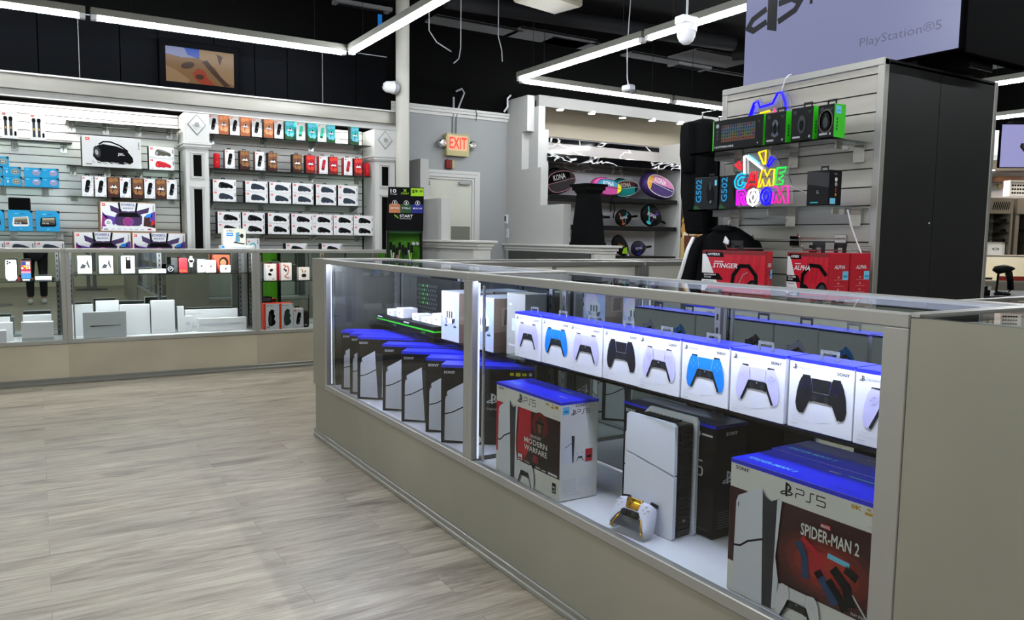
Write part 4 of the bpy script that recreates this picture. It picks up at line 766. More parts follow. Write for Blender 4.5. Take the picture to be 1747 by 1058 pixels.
# ------------------------------------------------------------------ bag and paddle niche
HDRP = mat('header_paint', '#6c6b68', .6)
NW = mat('niche_white', '#f3f1f8', .45); YN, YB = 8.5, 9.06
q = MB().box(5.56, 5.72, YN, YB, 0, 2.66, LWALL).box(8.06, 8.9, YN+.02, YB, 0, 2.36, LWALL).box(8.06, 8.9, YN, YB, 2.36, 2.66, LWALL).box(5.72, 8.06, YB-.02, YB, 0, 2.66, NW)
q.box(5.56, 8.9, YN, YN+.06, 2.95, 3.09, HDRP).box(5.56, 8.9, YN+.06, YB, 3.03, 3.09, HDRP).box(5.56, 5.66, YN, YB, 2.66, 2.95, LWALL).box(8.5, 8.9, YN, YB, 2.66, 2.95, LWALL).build('trim_7', kind='structure')
SOFF = mat('beige_soffit', '#938b7d', .6)
q = MB(); k = 8
vs = []
for i in range(k+1):
    a = i/k*PI/2; y = YN+.05+.46*math.sin(a)*1.0; z = 2.955-.30*(1-math.cos(a)); vs += [(5.66, y, z), (8.5, y, z)]
q.add(vs, [(2*i, 2*i+1, 2*i+3, 2*i+2) for i in range(k)], SOFF, True).build('trim_8', kind='structure')
for i, (px_, py_) in enumerate(((955, 193), (1009, 199), (1062, 206), (1112, 211), (1160, 216))):
    p = at(px_, py_, 2, 2.90); aa = math.asin(min(1, max(0, (p.y-YN-.05)/.46))); z = 2.955-.30*(1-math.cos(aa)); 
    t = thing('downlight', 'small lit downlight in the niche soffit, %s from left' % ORD[i], 'downlight', (p.x, p.y, z-.006), 0, 'downlights over the niche')
    MB().cyl((0, 0, -.012), (0, 0, .02), .058, WPLAS, n=20).build('ring', t); MB().ell(0, 0, .042, .042, frame((0, 0, -.0125), (1, 0, 0), (0, -1, 0)), SPOT, 1, 20).build('lens', t)
GLW = mat('glossy_white_panel', '#a5a1a0', .08); GLB = mat('glossy_black_panel', '#070708', .06)
def vein(m, c1, scale):
    n, l, b = nodes_of(m); tc = n.new('ShaderNodeTexCoord'); mp = n.new('ShaderNodeMapping'); mp.inputs['Scale'].default_value = scale
    no = n.new('ShaderNodeTexNoise'); no.inputs['Scale'].default_value = 1; no.inputs['Detail'].default_value = 3; no.inputs['Distortion'].default_value = .6
    cr = n.new('ShaderNodeValToRGB'); e = cr.color_ramp.elements; base = tuple(b.inputs['Base Color'].default_value)
    e[0].position = .485; e[0].color = base; e[1].position = .515; e[1].color = base; x = e.new(.5); x.color = lin(c1)
    l.new(tc.outputs['Object'], mp.inputs[0]); l.new(mp.outputs[0], no.inputs[0]); l.new(no.outputs[0], cr.inputs[0]); l.new(cr.outputs[0], b.inputs['Base Color'])
vein(GLW, '#ffffff', (1.1, 1, 4)); vein(GLB, '#f0f0f0', (1.3, 1, 3.4))
t = thing('marble_cladding', 'glossy white veined wall cladding with black frame under the downlights', 'wall cladding', (0, YB-.06, 0)); MB().box(5.76, 8.45, 0, .03, 2.2, 2.58, GLW).build('sheet', t); MB().box(5.70, 8.45, -.01, .03, 2.575, 2.635, GLB).box(5.70, 5.755, -.01, .03, 2.2, 2.575, GLB).build('frame', t)
MB().box(5.70, 8.02, YN-.02, YB-.07, 2.262, 2.362, GLB, .003).build('marble_shelf', None, label='glossy black veined shelf box over the bags', cat='shelf')
for z, h, lab in ((1.78, .058, 'black niche shelf carrying the bags'), (1.39, .058, 'black niche shelf carrying three paddles'), (1.0, .02, 'thin black niche shelf carrying two paddles')):
    MB().box(5.73, 8.02, YN+.02, YB-.021, z, z+h, BPLAS, .003).build('niche_shelf', None, label=lab, cat='shelf')
MB().box(7.2, 8.0, YB-.022, YB-.0205, 1.46, 1.76, PAPER).build('paper_sheet', None, label='pale sheet fixed on the niche back behind the largest paddle', cat='sheet')
# padded racket bags
def blob(n, rx, ry, tip=0, sq=2.3):
    ps = []
    for i in range(n):
        a = 2*PI*i/n; c, s_ = math.cos(a), math.sin(a); x = rx*math.copysign(abs(c)**(2/sq), c); y = ry*math.copysign(abs(s_)**(2/sq), s_)
        ps.append((x, y*(1-tip*x/rx)))
    return ps
def rotp(ps, a, dx=0, dy=0): return [(x*math.cos(a)-y*math.sin(a)+dx, x*math.sin(a)+y*math.cos(a)+dy) for x, y in ps]
def clip(ps, f): return [p for p in ps if f(*p)]
def bag(label, px_, py_, rx, ry, rot, cols, tip=.12, z=1.840, yo=.22):
    p = at(px_, py_, 1, YN+.12); t = thing('racket_bag', label, 'bag', (p.x, YN+yo, z), 0, 'racket bags on the top niche shelf')
    main, top, side, letter, pipe = cols; O = rotp(blob(28, rx, ry, tip), rot); mn = min(y for x, y in O); O = [(x, y-mn+.004) for x, y in O]
    fr = frame((0, 0, 0), (1, 0, 0), (0, 0, 1)); cx_, cz = 0, -mn+.004
    MB().pillow(O, fr, .17, main, .05).build('body', t)
    F = frame((cx_, -.0855, cz), (math.cos(rot), 0, math.sin(rot)), (-math.sin(rot), 0, math.cos(rot)))
    q = MB(); e = blob(28, rx*.86, ry*.80, tip)
    q.poly([(x, y) for x, y in e], F, main, 1); q.poly([(x, y) for x, y in e if y > .0], F, top, 3); q.poly([(x, y) for x, y in e if x < -rx*.42], F, side, 4) if tip < .1 else q.poly([(x, y) for x, y in e if x > rx*.45], F, side, 4)
    q.stroke(e+[e[0]], .008, F, pipe, 5); q.stroke([(-rx*.8, -.0), (rx*.8, -.0)], .006, F, pipe, 5); q.build('front_panel', t)
    MB().text('KONA', F, -rx*.1, ry*.15, ry*.45, letter, rx*.75, 7, 'c', True).build('lettering', t)
    MB().tube([(-rx*.5, .03, cz+ry*.82), (-rx*.3, .03, cz+ry*1.02), (rx*.1, .03, cz+ry*1.02), (rx*.3, .03, cz+ry*.8)], .012, BLK, 6).build('handle', t)
    return t
PINKF = mat('pink_fabric', '#c77ba8', .7); PURF = mat('purple_fabric', '#3d2a60', .7); TEALF = mat('turquoise_fabric', '#169a96', .7); BRNF = mat('brown_fabric', '#5a2722', .7); DKF = mat('charcoal_fabric', '#373436', .75); MAGF = mat('magenta_fabric', '#b2458a', .7); YELF = mat('yellow_fabric', '#ddd42a', .7); BLUF = mat('blue_fabric', '#3f8eae', .7); ORGF = mat('orange_fabric', '#d2982c', .7); NAVF = mat('navy_fabric', '#1c1a36', .7); ROSE = mat('rose_piping', '#c98a96', .6); WHF = mat('white_piping', '#dadada', .6)
bag('charcoal racket bag with rose piping, leftmost on the niche shelf', 968, 318, .27, .17, .25, (DKF, BLK, DKF, WHF, ROSE), yo=.34)
bag('magenta and yellow racket bag, second in the niche', 1034, 325, .25, .13, -.08, (MAGF, BLUF, YELF, WHF, BLK), .15, yo=.13)
bag('turquoise and brown racket bag, third in the niche', 1080, 325, .25, .135, .12, (TEALF, BRNF, NAVF, WHF, WHF), .15, yo=.34)
bag('purple and pink racket bag with orange end, rightmost in the niche', 1122, 320, .30, .17, -.3, (PURF, PINKF, ORGF, WHF, WHF), .05, yo=.14)
MB().tube([at(1043, 346, 1, YN+.0), at(1041, 362, 1, YN+.0)], .008, BLK, 5).tube([at(1047, 346, 1, YN), at(1049, 357, 1, YN), at(1046, 372, 1, YN)], .008, BLK, 5).tube([at(1041, 345, 1, YN-.005), at(1049, 345, 1, YN-.005)], .008, BLK, 5).tube([at(1045, 346, 1, YN-.005), V(at(1045, 346, 1, YN).x, YN+.03, 1.845)], .008, BLK, 5).build('bag_strap', None, label='black bag strap hanging over the shelf edge above the paddles', cat='strap')
def paddle(label, px_, py_, r, ang, cols, z, cover=False):
    p = at(px_, py_, 1, YN+.2); base, s1, s2 = cols; n = 30; O = []
    for i in range(n):
        a = 2*PI*i/n; x, y = r*math.cos(a), r*.86*math.sin(a)
        if x > 0: y *= 1-.25*(x/r)**2; x *= 1.12
        O.append((x, y))
    O = rotp(O, ang); mn = min(y for x, y in O); t = thing('paddle', label, 'paddle', (p.x, YN+(.15 if cover else .27), z-mn), 0, 'beach paddles in the niche')
    fr = frame((0, 0, 0), (1, 0, 0), (0, 0, 1)); MB().pillow(O, fr, .04 if not cover else .055, base, .012, 3).build('head', t)
    F = frame((0, -.0205 if not cover else -.028, 0), (math.cos(ang), 0, math.sin(ang)), (-math.sin(ang), 0, math.cos(ang)))
    q = MB().stroke([(-r*.6, r*.55), (-r*.25, -r*.1), (-r*.1, -r*.55)], r*.13, F, s1, 1).stroke([(-r*.25, -r*.1), (r*.6, r*.35)], r*.12, F, s2, 2).stroke([(r*.1, -r*.6), (r*.45, r*.6)], r*.06, F, s2, 2).ell(-r*.1, -r*.62, r*.25, r*.12, F, s1, 1)
    q.text('KONA', F, 0, -r*.12, r*.28, WHF, r*.95, 3, 'c', True).build('print', t)
    d = V(math.cos(ang), 0, math.sin(ang)); MB().cyl(d*r*.95, d*r*1.25, .02, base, .016).cyl(d*r*1.22, d*r*(1.9 if not cover else 1.6), .017, BPLAS).build('handle', t)
paddle('black paddle with red stripes, left on the middle niche shelf', 1018, 374, .145, 0, (BPLAS, RED, mat('rose_print', '#b84a50', .4)), 1.4485)
paddle('black paddle with orange and pink stripes, middle of three', 1068, 374, .14, .12, (BPLAS, mat('burnt_print', '#c05a34', .4), TEAL), 1.4485)
paddle('large black covered paddle with turquoise stripe, right of three', 1106, 372, .185, -.35, (BPLAS, TEAL, VIO), 1.4485, True)
paddle('dark paddle with violet stripes lying right on the lowest niche shelf', 1094, 424, .13, .12, (mat('ink_blue_plastic', '#14172a', .35), DBLUE, VIO), 1.0205)
p = at(1062, 422, 1, YN+.2); t = thing('paddle', 'black paddle with lime green throat, left on the lowest niche shelf', 'paddle', (p.x, YN+.25, 1.17), 0, 'beach paddles in the niche'); ang = -.75
O = rotp([(x*1.1, y) for x, y in blob(26, .155, .115, .1)], ang); MB().pillow(O, frame((0, 0, 0), (1, 0, 0), (0, 0, 1)), .04, BPLAS, .012, 3).build('head', t); F = frame((0, -.0205, 0), (math.cos(ang), 0, math.sin(ang)), (-math.sin(ang), 0, math.cos(ang)))
MB().poly([(.09, .06), (.17, .0), (.09, -.07), (.06, 0)], F, LIME, 1).text('KONA', frame((0, -.0215, 0), (.97, 0, -.22), (.22, 0, .97)), 0, -.01, .03, GOLDP, .12, 2, 'c').build('print', t); d = V(math.cos(ang), 0, math.sin(ang)); MB().cyl(d*.15, d*.21, .016, WPLAS).build('handle', t)
# poster
t = thing('poster', 'tall gold toned fashion poster with brown handbag, right of the niche', 'poster', (8.36, YN+.018, 1.0)); F = frame((-.26, 0, 0), (1, 0, 0), (0, 0, 1)); q = MB().box(-.26, .26, -.006, 0, 0, .95, mat('poster_dark', '#2a1c12', .4)); F = frame((-.26, -.006, 0), (1, 0, 0), (0, 0, 1)); SK = mat('skin_print', '#b98a3e', .45)
q.rect(0, .52, 0, .3, F, mat('sand_print', '#b8a468', .4), 1).poly([(.03, .52), (.0, .42), (.03, .3), (.3, .28), (.5, .34), (.47, .5), (.4, .62), (.14, .62)], F, SK, 2).poly([(.06, .48), (.13, .62), (.24, .56), (.23, .45), (.1, .42)], F, PAPER, 3).poly([(.29, .45), (.34, .58), (.42, .52), (.43, .44)], F, PAPER, 3).poly([(.03, .3), (.13, .26), (.3, .3), (.5, .28), (.49, .40), (.3, .37), (.05, .38)], F, mat('cream_print', '#ded0b0', .4), 3)
q.poly([(.06, .33), (.48, .34), (.45, .08), (.40, .05), (.12, .05), (.08, .08)], F, mat('bag_brown_print', '#5a2c16', .4), 4).stroke([(.15, .33), (.2, .42), (.34, .42), (.38, .33)], .02, F, mat('bag_brown_print'), 4).rect(.24, .28, .07, .085, F, PAPER, 5).stroke([(.03, .52), (.12, .7), (.2, .74)], .05, F, YEL if 0 else GOLDP, 2).stroke([(.42, .64), (.46, .9)], .012, F, GOLDP, 2).stroke([(.3, .36), (.4, .32)], .04, F, SK, 5)
q.build('print', t)
# cable display stand
t = thing('cable_display', 'black and green standing display of charging cables beside the column', 'display stand', (2.42, 5.55, 0), -.35)
MB().box(-.15, .15, .0, .25, 0, .1, BPLAS).box(-.135, -.125, 0, .22, .1, 1.30, BPLAS).box(.125, .135, 0, .22, .1, 1.30, BPLAS).build('stand', t)
GR1 = mat('green_display_board', '#4f9a12', .5)
MB().box(-.125, .125, .15, .16, .1, 1.28, GR1).box(-.125, .125, .02, .16, 1.28, 1.31, DGREEN).build('back_board', t)
hd = MB().prism([(-.14, 1.30), (.14, 1.30), (.145, 1.63), (-.125, 1.63)], frame((0, .0, 0), (1, 0, 0), (0, 0, 1)), .015, BLACK); F = frame((-.14, 0, 1.30), (1, 0, 0), (0, 0, 1))
hd.text('10', F, .03, .285, .03, PAPER, .045, 2, bold=True).text('FT CABLE', F, .03, .27, .01, PAPER, .05, 2).rect(.185, .283, .265, .325, F, LIME, 1).text('$9', F, .192, .285, .028, BLACK, .045, 3, bold=True).text('.99', F, .245, .292, .018, BLACK, .03, 3, bold=True).text('START', F, .11, .275, .014, LIME, .06, 2).stroke([(.13, .295), (.15, .315)], .005, F, LIME, 2).stroke([(.13, .315), (.15, .295)], .005, F, LIME, 2)
for x, c, s_ in ((.02, ORANGE, 'LIGHTNING'), (.107, DGREEN, 'TYPE-C'), (.194, DBLUE, 'MICRO USB')):
    hd.poly([(x, .135), (x+.085, .135), (x+.085, .195), (x+.043, .22), (x, .195)], F, c, 2).ell(x+.043, .212, .018, .018, F, PAPER, 3).ell(x+.043, .212, .015, .015, F, BLACK, 4).rect(x+.039, x+.047, .203, .222, F, PAPER, 5).text(s_, F, x+.008, .165, .012, PAPER, .068, 4, bold=True)
hd.stroke([(.06, .095), (.09, .12)], .007, F, DGREEN, 2).stroke([(.06, .12), (.09, .095)], .007, F, LIME, 2).text('START', F, .1, .1, .022, PAPER, .1, 2, bold=True).rect(.1, .19, .088, .093, F, GREYP, 2); hd.build('header_card', t)
cols = (WPLAS, WPLAS, mat('rose_cable', '#c58a94', .5), mat('rose_cable'), BPLAS, mat('violet_cable', '#4a3a78', .5), WPLAS, LIME)
for k in range(8):
    x = -.105+.023*k; q = MB(); z = 1.2-.02*(k % 3)
    q.tube([(x, .06, z), (x, .12, z), (x, .15, z+.005)], .003, CHROME, 6).box(x-.01, x+.01, .058, .064, z-.05, z+.01, BPLAS)
    q.tube([(x, .06, z-.05), (x+.012*(-1)**k, .06, z-.14), (x-.006, .07, z-.28), (x+.008, .065, z-.42)], .004, cols[k], 6); q.build('cable', t)
for x in (.075, .105): MB().tube([(x, .1, 1.2), (x, .15, 1.205)], .012, WPLAS).build('hook', t)
# ------------------------------------------------------------------ console goods in the front cases
IVORY = mat('ivory_print', '#e4e4dc', .35); SHELL = mat('lilac_shell_print', '#cdc9f0', .3); PADBLK = mat('pad_black_print', '#1c1c1f', .35); PANELW = mat('pale_panel_print', '#e2e6ef', .35)
def ps_mark(q, F, x, y, s, m, lv=2):
    T = lambda pts: [(x+a*s, y+b*s) for a, b in pts]
    q.poly(T([(.42, .03), (.60, -.03), (.60, .945), (.42, 1)]), F, m, lv).stroke(T([(.58, .88), (.74, .82), (.84, .7), (.84, .58), (.76, .5), (.66, .5)]), .14*s, F, m, lv)
    q.stroke(T([(.40, .34), (.14, .24), (.05, .13), (.16, .07), (.41, .15)]), .09*s, F, m, lv).stroke(T([(.62, .36), (.86, .38), (1.0, .3), (.92, .2), (.62, .1)]), .09*s, F, m, lv)
def ps5_word(q, F, x, y, h, m, lv=2, wd=None):
    a = h*1.3; t = wd or h*.11
    q.stroke([(x, y), (x, y+.4*h), (x+.1*h, y+.5*h), (x+.9*h, y+.5*h), (x+h, y+.6*h), (x+h, y+.9*h), (x+.9*h, y+h), (x, y+h)], t, F, m, lv); x += a
    q.stroke([(x-.02*h, y), (x+.4*h, y), (x+.5*h, y+.1*h), (x+.5*h, y+.9*h), (x+.6*h, y+h), (x+1.0*h, y+h)], t, F, m, lv); x += a
    q.stroke([(x+1.0*h, y+h), (x, y+h), (x, y+.55*h), (x+.9*h, y+.55*h), (x+h, y+.45*h), (x+h, y+.1*h), (x+.9*h, y), (x, y)], t, F, m, lv)
def pad_art(q, F, cx, cy, w, shell, dark=PADBLK, line=None, lv=2, rot=0):
    c_, s_ = math.cos(rot)*w, math.sin(rot)*w; T = lambda pts, k=1: [(cx+k*a*c_-b*s_, cy+k*a*s_+b*c_) for a, b in pts]; line = line or shell
    for k in (1, -1):
        q.poly(T([(-.37, .33), (-.22, .33), (-.22, .28), (-.38, .28)], k), F, PADBLK, lv)
        q.poly(T([(-.40, .27), (-.36, .31), (-.205, .295), (-.165, .06), (-.20, .02), (-.27, -.11), (-.37, -.34), (-.42, -.345), (-.47, -.30), (-.50, -.18), (-.48, .02), (-.44, .18)], k), F, shell, lv+1)
        q.stroke(T([(-.19, .03), (-.235, -.08), (-.36, -.335)], k), .05*w, F, dark, lv+2)
    q.poly(T([(-.19, .29), (.19, .29), (.155, .06), (-.155, .06)]), F, shell, lv+1).poly(T([(-.2, .05), (.2, .05), (.26, -.07), (.2, -.12), (.14, -.1), (-.14, -.1), (-.2, -.12), (-.26, -.07)]), F, dark, lv+2)
    q.stroke(T([(-.2, .285), (-.16, .06)]), .008*w, F, line, lv+3).stroke(T([(.2, .285), (.16, .06)]), .008*w, F, line, lv+3)
    for a, b in ((-.315, .2), (-.315, .08), (-.375, .14), (-.255, .14), (.315, .2), (.315, .08), (.375, .14), (.255, .14)):
        p = T([(a, b)])[0]; q.ell(p[0], p[1], .026*w, .026*w, F, line, lv+3, 10); q.ell(p[0], p[1], .02*w, .02*w, F, shell, lv+4, 10)
    for a in (-.12, .12): p = T([(a, -.035)])[0]; q.ell(p[0], p[1], .055*w, .05*w, F, CHAR, lv+3, 12)
    p = T([(0, .02)])[0]; q.ell(p[0], p[1], .016*w, .012*w, F, line, lv+4, 8)
def pad_box(k):
    w, d, h = .177, .085, .171; q, f = carton(w, d, h, PAPER, .001); F = f['front']; shell, line = {'w': (SHELL, LILAC), 'b': (SKYB, CYANP), 'k': (PADBLK, DBLUE)}[k]
    q.rect(0, w, h-.008, h, F, BLUE, 1).rect(0, w, 0, d, f['top'], BLUE, 1).rect(0, w, h-.006, h, f['back'], DBLUE, 1).rect(0, d, h-.006, h, f['right'], BLUE, 1).rect(0, d, h-.006, h, f['left'], BLUE, 1)
    ps_mark(q, F, .010, h-.027, .013, INK); q.text('PlayStation', F, .026, h-.026, .009, GREYP, .037, 2).text('SONY', F, w-.044, h-.026, .0075, INK, .033, 2, bold=True)
    q.poly([(.075, .02), (.115, .03), (.1, .06), (.07, .05)], F, mat('faint_grey_print', '#e3e4ec', .35), 1)
    pad_art(q, F, .092, .088, .14, shell, PADBLK, line, 2)
    q.text('DualSense', F, .012, .027, .006, LGREY, .028, 2).text('Wireless controller', F, .012, .018, .006, LGREY, .05, 2).rect(.012, .03, .009, .012, F, LGREY, 2)
    pad_art(q, f['back'], .085, .09, .075, shell, PADBLK, line, 2, -.5); q.text('DualSense', f['back'], .12, .03, .007, LGREY, .04, 2); return q
cols = ['w', 'b', 'w', 'k', 'w', 'b', 'w', 'k', 'w']; ed = [2.531, 2.349, 2.170, 1.988, 1.808, 1.628, 1.442, 1.255, 1.070, .888]
pads = {}
PN = {'w': 'white', 'b': 'blue', 'k': 'black'}
wh = {0: 'first from the far end of the row', 1: 'second from the far end', 2: 'third from the far end', 3: 'fourth from the far end', 4: 'fifth in the row', 5: 'third from the near end... '}
lb = ['white carton with white controller at the far end of the glass shelf row', 'white carton with blue controller, the farther of the two blue ones', 'white carton with white controller between the farther blue and black ones', 'white carton with black controller, the farther of the two black ones',
      'white carton with white controller in the exact middle of the shelf row', 'white carton with blue controller, the nearer of the two blue ones', 'white carton with white controller between the nearer blue and black ones', 'white carton with black controller, the nearer of the two black ones', 'white carton with white controller half hidden by the near case post']
for i, k in enumerate(cols):
    loc = (1.562+.004*(i % 2), (ed[i]+ed[i+1])/2, SH2+.0005)
    if k in pads: o = dup(pads[k], loc, -PI/2+.006*((i*7) % 3-1), lb[i])
    else:
        o = pad_box(k).build('controller_carton', None, loc, -PI/2, lb[i], 'controller box', 'controller cartons on the glass shelf'); pads[k] = o
        q = MB(); zt = .171
        for x in (-.026, .018): q.box(x, x+.008, .03, .0312, zt, zt+.018, CLEARPL)
        q.box(-.026, .026, .03, .0312, zt+.016, zt+.024, CLEARPL).build('hang_tab', o)
# black console cartons
def slim_art(q, F):
    q.poly([(.016, .012), (.018, .19), (.028, .228), (.10, .268), (.116, .008)], F, PANELW, 2).stroke([(.016, .128), (.05, .136), (.112, .168)], .005, F, BLACK, 3)
    q.poly([(.116, .008), (.102, .262), (.11, .255), (.13, .25), (.145, .26), (.138, .008)], F, CHAR, 2).poly([(.138, .01), (.144, .26), (.153, .255), (.148, .13), (.156, .075), (.15, .012)], F, PANELW, 3).ell(.162, .02, .016, .018, F, PAPER, 3)
    q.poly([(.024, .205), (.028, .205), (.028, .215), (.024, .218)], F, INK, 3)
def slim_box():
    w, d, h = .405, .112, .343; q, f = carton(w, d, h, BLACK, .0015); F = f['front']
    q.rect(0, w, 0, d, f['top'], BLUE, 1).rect(0, w, h-.012, h, F, BLUE, 1).rect(0, d, h-.012, h, f['right'], BLUE, 1).rect(0, d, h-.012, h, f['left'], BLUE, 1)
    q.text('SONY', F, .012, .305, .012, PAPER, .05, 2, bold=True); slim_art(q, F); ps_mark(q, F, .2, .18, .045, PAPER); ps5_word(q, F, .255, .185, .034, PAPER); q.text('Digital Edition', F, .2, .15, .012, LGREY, .1, 2)
    q.rect(.30, .316, .305, .317, F, YEL, 2).rect(.325, .345, .303, .318, F, YEL, 2).rect(.352, .372, .305, .316, F, YEL, 2).ell(.388, .311, .007, .007, F, PAPER, 2)
    q.text('SONY', f['top'], w-.09, .045, .014, CYANP, .06, 2, bold=True); return q
o0 = None; rz = math.radians(-38); u = (math.cos(rz), math.sin(rz))
sb = ['farthest, against the left end pane', 'second from the far end', 'third from the far end', 'fourth, alone before the gap', 'fifth from the far end', 'sixth, mostly behind the nearest', 'nearest to the case post']
for i, (x, y) in enumerate(((1.490, 4.335), (1.487, 4.180), (1.478, 4.035), (1.490, 3.700), (1.478, 3.430), (1.494, 3.190), (1.474, 2.990))):
    loc = (x+u[0]*.2025, y+u[1]*.2025, DECK+.0006); L_ = 'black console carton with blue lid in a row, '+sb[i]
    if o0 is None: o0 = slim_box().build('console_carton', None, loc, rz, L_, 'console box', 'black console cartons in a row')
    else: dup(o0, loc, rz, L_)
# console bundles
def bundle(kind):
    w, d, h = .434, .158, .343; q, f = carton(w, d, h, IVORY, .0015); F = f['front']
    q.rect(0, w, 0, d, f['top'], BLUE, 1).rect(0, w, h-.010, h, F, BLUE, 1).rect(0, d, h-.010, h, f['right'], BLUE, 1).rect(0, d, h-.010, h, f['left'], BLUE, 1)
    q.text('SONY', F, .018, .320, .009, INK, .042, 2, bold=True); ps_mark(q, F, .156, .294, .034, BLACK); ps5_word(q, F, .2, .298, .022, BLACK)
    q.text('8K', F, .343, .318, .010, GOLDP, .026, 2, bold=True).rect(.377, .395, .314, .320, F, GOLDP, 2).text('4K', F, .38, .322, .008, GOLDP, .014, 2, bold=True).rect(.402, .42, .316, .327, F, GOLDP, 2).text('HDR', F, .404, .319, .005, INK, .014, 3).rect(.385, .425, .288, .291, F, LGREY, 2)
    bg = MAROON if kind == 's' else RED; q.rect(.002, .06, .079, .272, F, bg, 1).rect(.15, .433, .077, .278, F, bg, 1)
    if kind == 's':
        for k, (rx, c) in enumerate(((.135, mat('maroon_mid_print', '#4c1613', .4)), (.11, mat('maroon_warm_print', '#6a1c16', .4)), (.085, mat('brick_mid_print', '#86231a', .4)), (.06, BLOOD))): q.ell(.29, .16, rx, rx*.58, F, c, 2+k, 28)
        q.rect(.273, .299, .252, .262, F, RED, 7).text('MARVEL', F, .286, .2535, .007, PAPER, .024, 8, 'c', True).text('SPIDER-MAN 2', F, .296, .218, .029, IVORY, .15, 8, 'c', True)
        SB, SR, SK_ = mat('steel_blue_print', '#20406a', .4), RED, BLACK   # abstract strokes only
        for pts, wd, c in (([(.215, .2), (.235, .17), (.24, .12)], .018, SB), ([(.225, .212), (.262, .19), (.285, .172)], .014, SR), ([(.27, .15), (.30, .115), (.32, .09)], .022, SB), ([(.258, .165), (.282, .14)], .03, SR), ([(.31, .17), (.345, .14), (.36, .1)], .024, SK_), ([(.30, .14), (.33, .11), (.345, .085)], .02, SK_), ([(.34, .18), (.37, .168)], .02, SK_), ([(.295, .195), (.35, .19)], .012, CYANP), ([(.36, .13), (.40, .085)], .004, LGREY)): q.stroke(pts, wd, F, c, 9)
        q.text('PLAY STATION', F, .36, .085, .006, PAPER, .045, 9); q.rect(.413, .431, .078, .098, F, PAPER, 10); ps_mark(q, F, .415, .082, .013, BLACK, 11); q.rrect(.35, .40, .064, .073, .004, F, PAPER, 9)
        t = [('SPIDER-MAN 2', .02, .035, .017), ('SONY', .20, .115, .009)]
    else:
        q.poly([(.25, .278), (.433, .278), (.433, .077), (.2, .077), (.235, .13), (.25, .17)], F, mat('night_print', '#241012', .4), 2).ell(.31, .24, .05, .045, F, DRED, 3)
        q.poly([(.235, .077), (.25, .15), (.275, .185), (.29, .2), (.285, .225), (.29, .255), (.305, .268), (.325, .262), (.333, .24), (.327, .2), (.355, .185), (.38, .15), (.39, .077)], F, mat('olive_dark_print', '#1d1a14', .4), 4).poly([(.296, .243), (.32, .24), (.318, .215), (.308, .205), (.298, .218)], F, mat('ochre_print', '#7a5434', .45), 5).rect(.285, .338, .243, .25, F, BLACK, 6)
        q.text('CALL OF DUTY', F, .287, .186, .011, IVORY, .07, 8, 'c', True).text('MODERN', F, .287, .160, .020, IVORY, .15, 8, 'c', True).text('WARFARE', F, .287, .133, .020, IVORY, .15, 8, 'c', True)
        for k in range(3): q.rect(.272+.013*k, .28+.013*k, .098, .126, F, RED, 8)
        q.rect(.17, .20, .085, .108, F, PAPER, 8).rect(.174, .196, .09, .096, F, RED, 9).text('ACTIVISION', F, .215, .085, .008, PAPER, .035, 8).rect(.29, .32, .084, .088, F, LGREY, 8).rect(.37, .425, .083, .09, F, PAPER, 8).rect(.33, .355, .083, .087, F, LGREY, 8)
        t = [('MODERN', .02, .05, .012), ('WARFARE', .02, .035, .012), ('SONY', w-.09, .05, .012)]
        q.rect(.39, .413, .022, .058, F, BLACK, 2).rect(.393, .41, .027, .046, F, PAPER, 3).text('M', F, .4015, .029, .015, BLACK, .014, 4, 'c', True).rect(.33, .385, .03, .032, F, LGREY, 2).rect(.33, .38, .022, .024, F, LGREY, 2)
    q.poly([(.024, .012), (.027, .24), (.033, .256), (.1, .294), (.108, .290), (.119, .006)], F, PANELW, 9).stroke([(.025, .126), (.045, .13), (.07, .15), (.115, .170)], .005, F, BLACK, 10).rect(.034, .037, .228, .24, F, INK, 10)
    q.poly([(.119, .006), (.108, .29), (.115, .278), (.135, .270), (.158, .284), (.150, .008)], F, CHAR, 9).poly([(.148, .010), (.153, .282), (.166, .28), (.158, .18), (.154, .14), (.165, .085), (.158, .012)], F, PANELW, 10)
    pad_art(q, F, .222, .046, .125, PAPER, PADBLK, LGREY, 11)
    for s, x, y, hh in t: q.text(s, f['top'], x, y, hh, CYANP if s != 'SONY' else PAPER, None, 2, bold=True)
    q.text('PlayStation 5', f['top'], .28, .02, .012, DBLUE, None, 2).rect(.25, .33, .12, .126, f['top'], CYANP, 2)
    R = f['right']; q.text('SONY', R, .082, .322, .010, INK, .045, 2, 'c', True); ps_mark(q, R, .042, .295, .02, BLACK); ps5_word(q, R, .066, .298, .015, BLACK); q.rect(.008, .034, .3, .326, R, CYANP, 2).rect(.012, .03, .306, .314, R, AZURE, 3).rect(.05, .09, .283, .285, R, LGREY, 2)
    q.poly([(.018, .135), (.02, .2), (.045, .225), (.05, .13)], R, PANELW, 2).poly([(.05, .13), (.045, .225), (.058, .223), (.055, .132)], R, CHAR, 3).stroke([(.018, .185), (.046, .2)], .002, R, BLACK, 3); pad_art(q, R, .082, .148, .04, PAPER, PADBLK, LGREY, 2); q.rect(.105, .135, .128, .172, R, bg, 2).rect(.11, .13, .14, .15, R, BLACK, 3)
    for k in range(6): q.rect(.012, .07, .03+.008*k, .0325+.008*k, R, LGREY, 2).rect(.078, .13, .042+.006*k, .044+.006*k, R, LGREY, 2)
    q.rect(.02, .09, .018, .021, R, LGREY, 2); return q
bundle('m').build('console_carton', None, (1.484, 2.317, DECK+.0006), -PI/2-.008, 'ivory console carton with red shooter game artwork and blue lid', 'console box')
sp = bundle('s').build('console_carton', None, (1.487, 1.137, DECK+.0006), -PI/2, 'ivory console carton with dark red artwork nearest the camera, front of two', 'console box', 'red artwork console cartons')
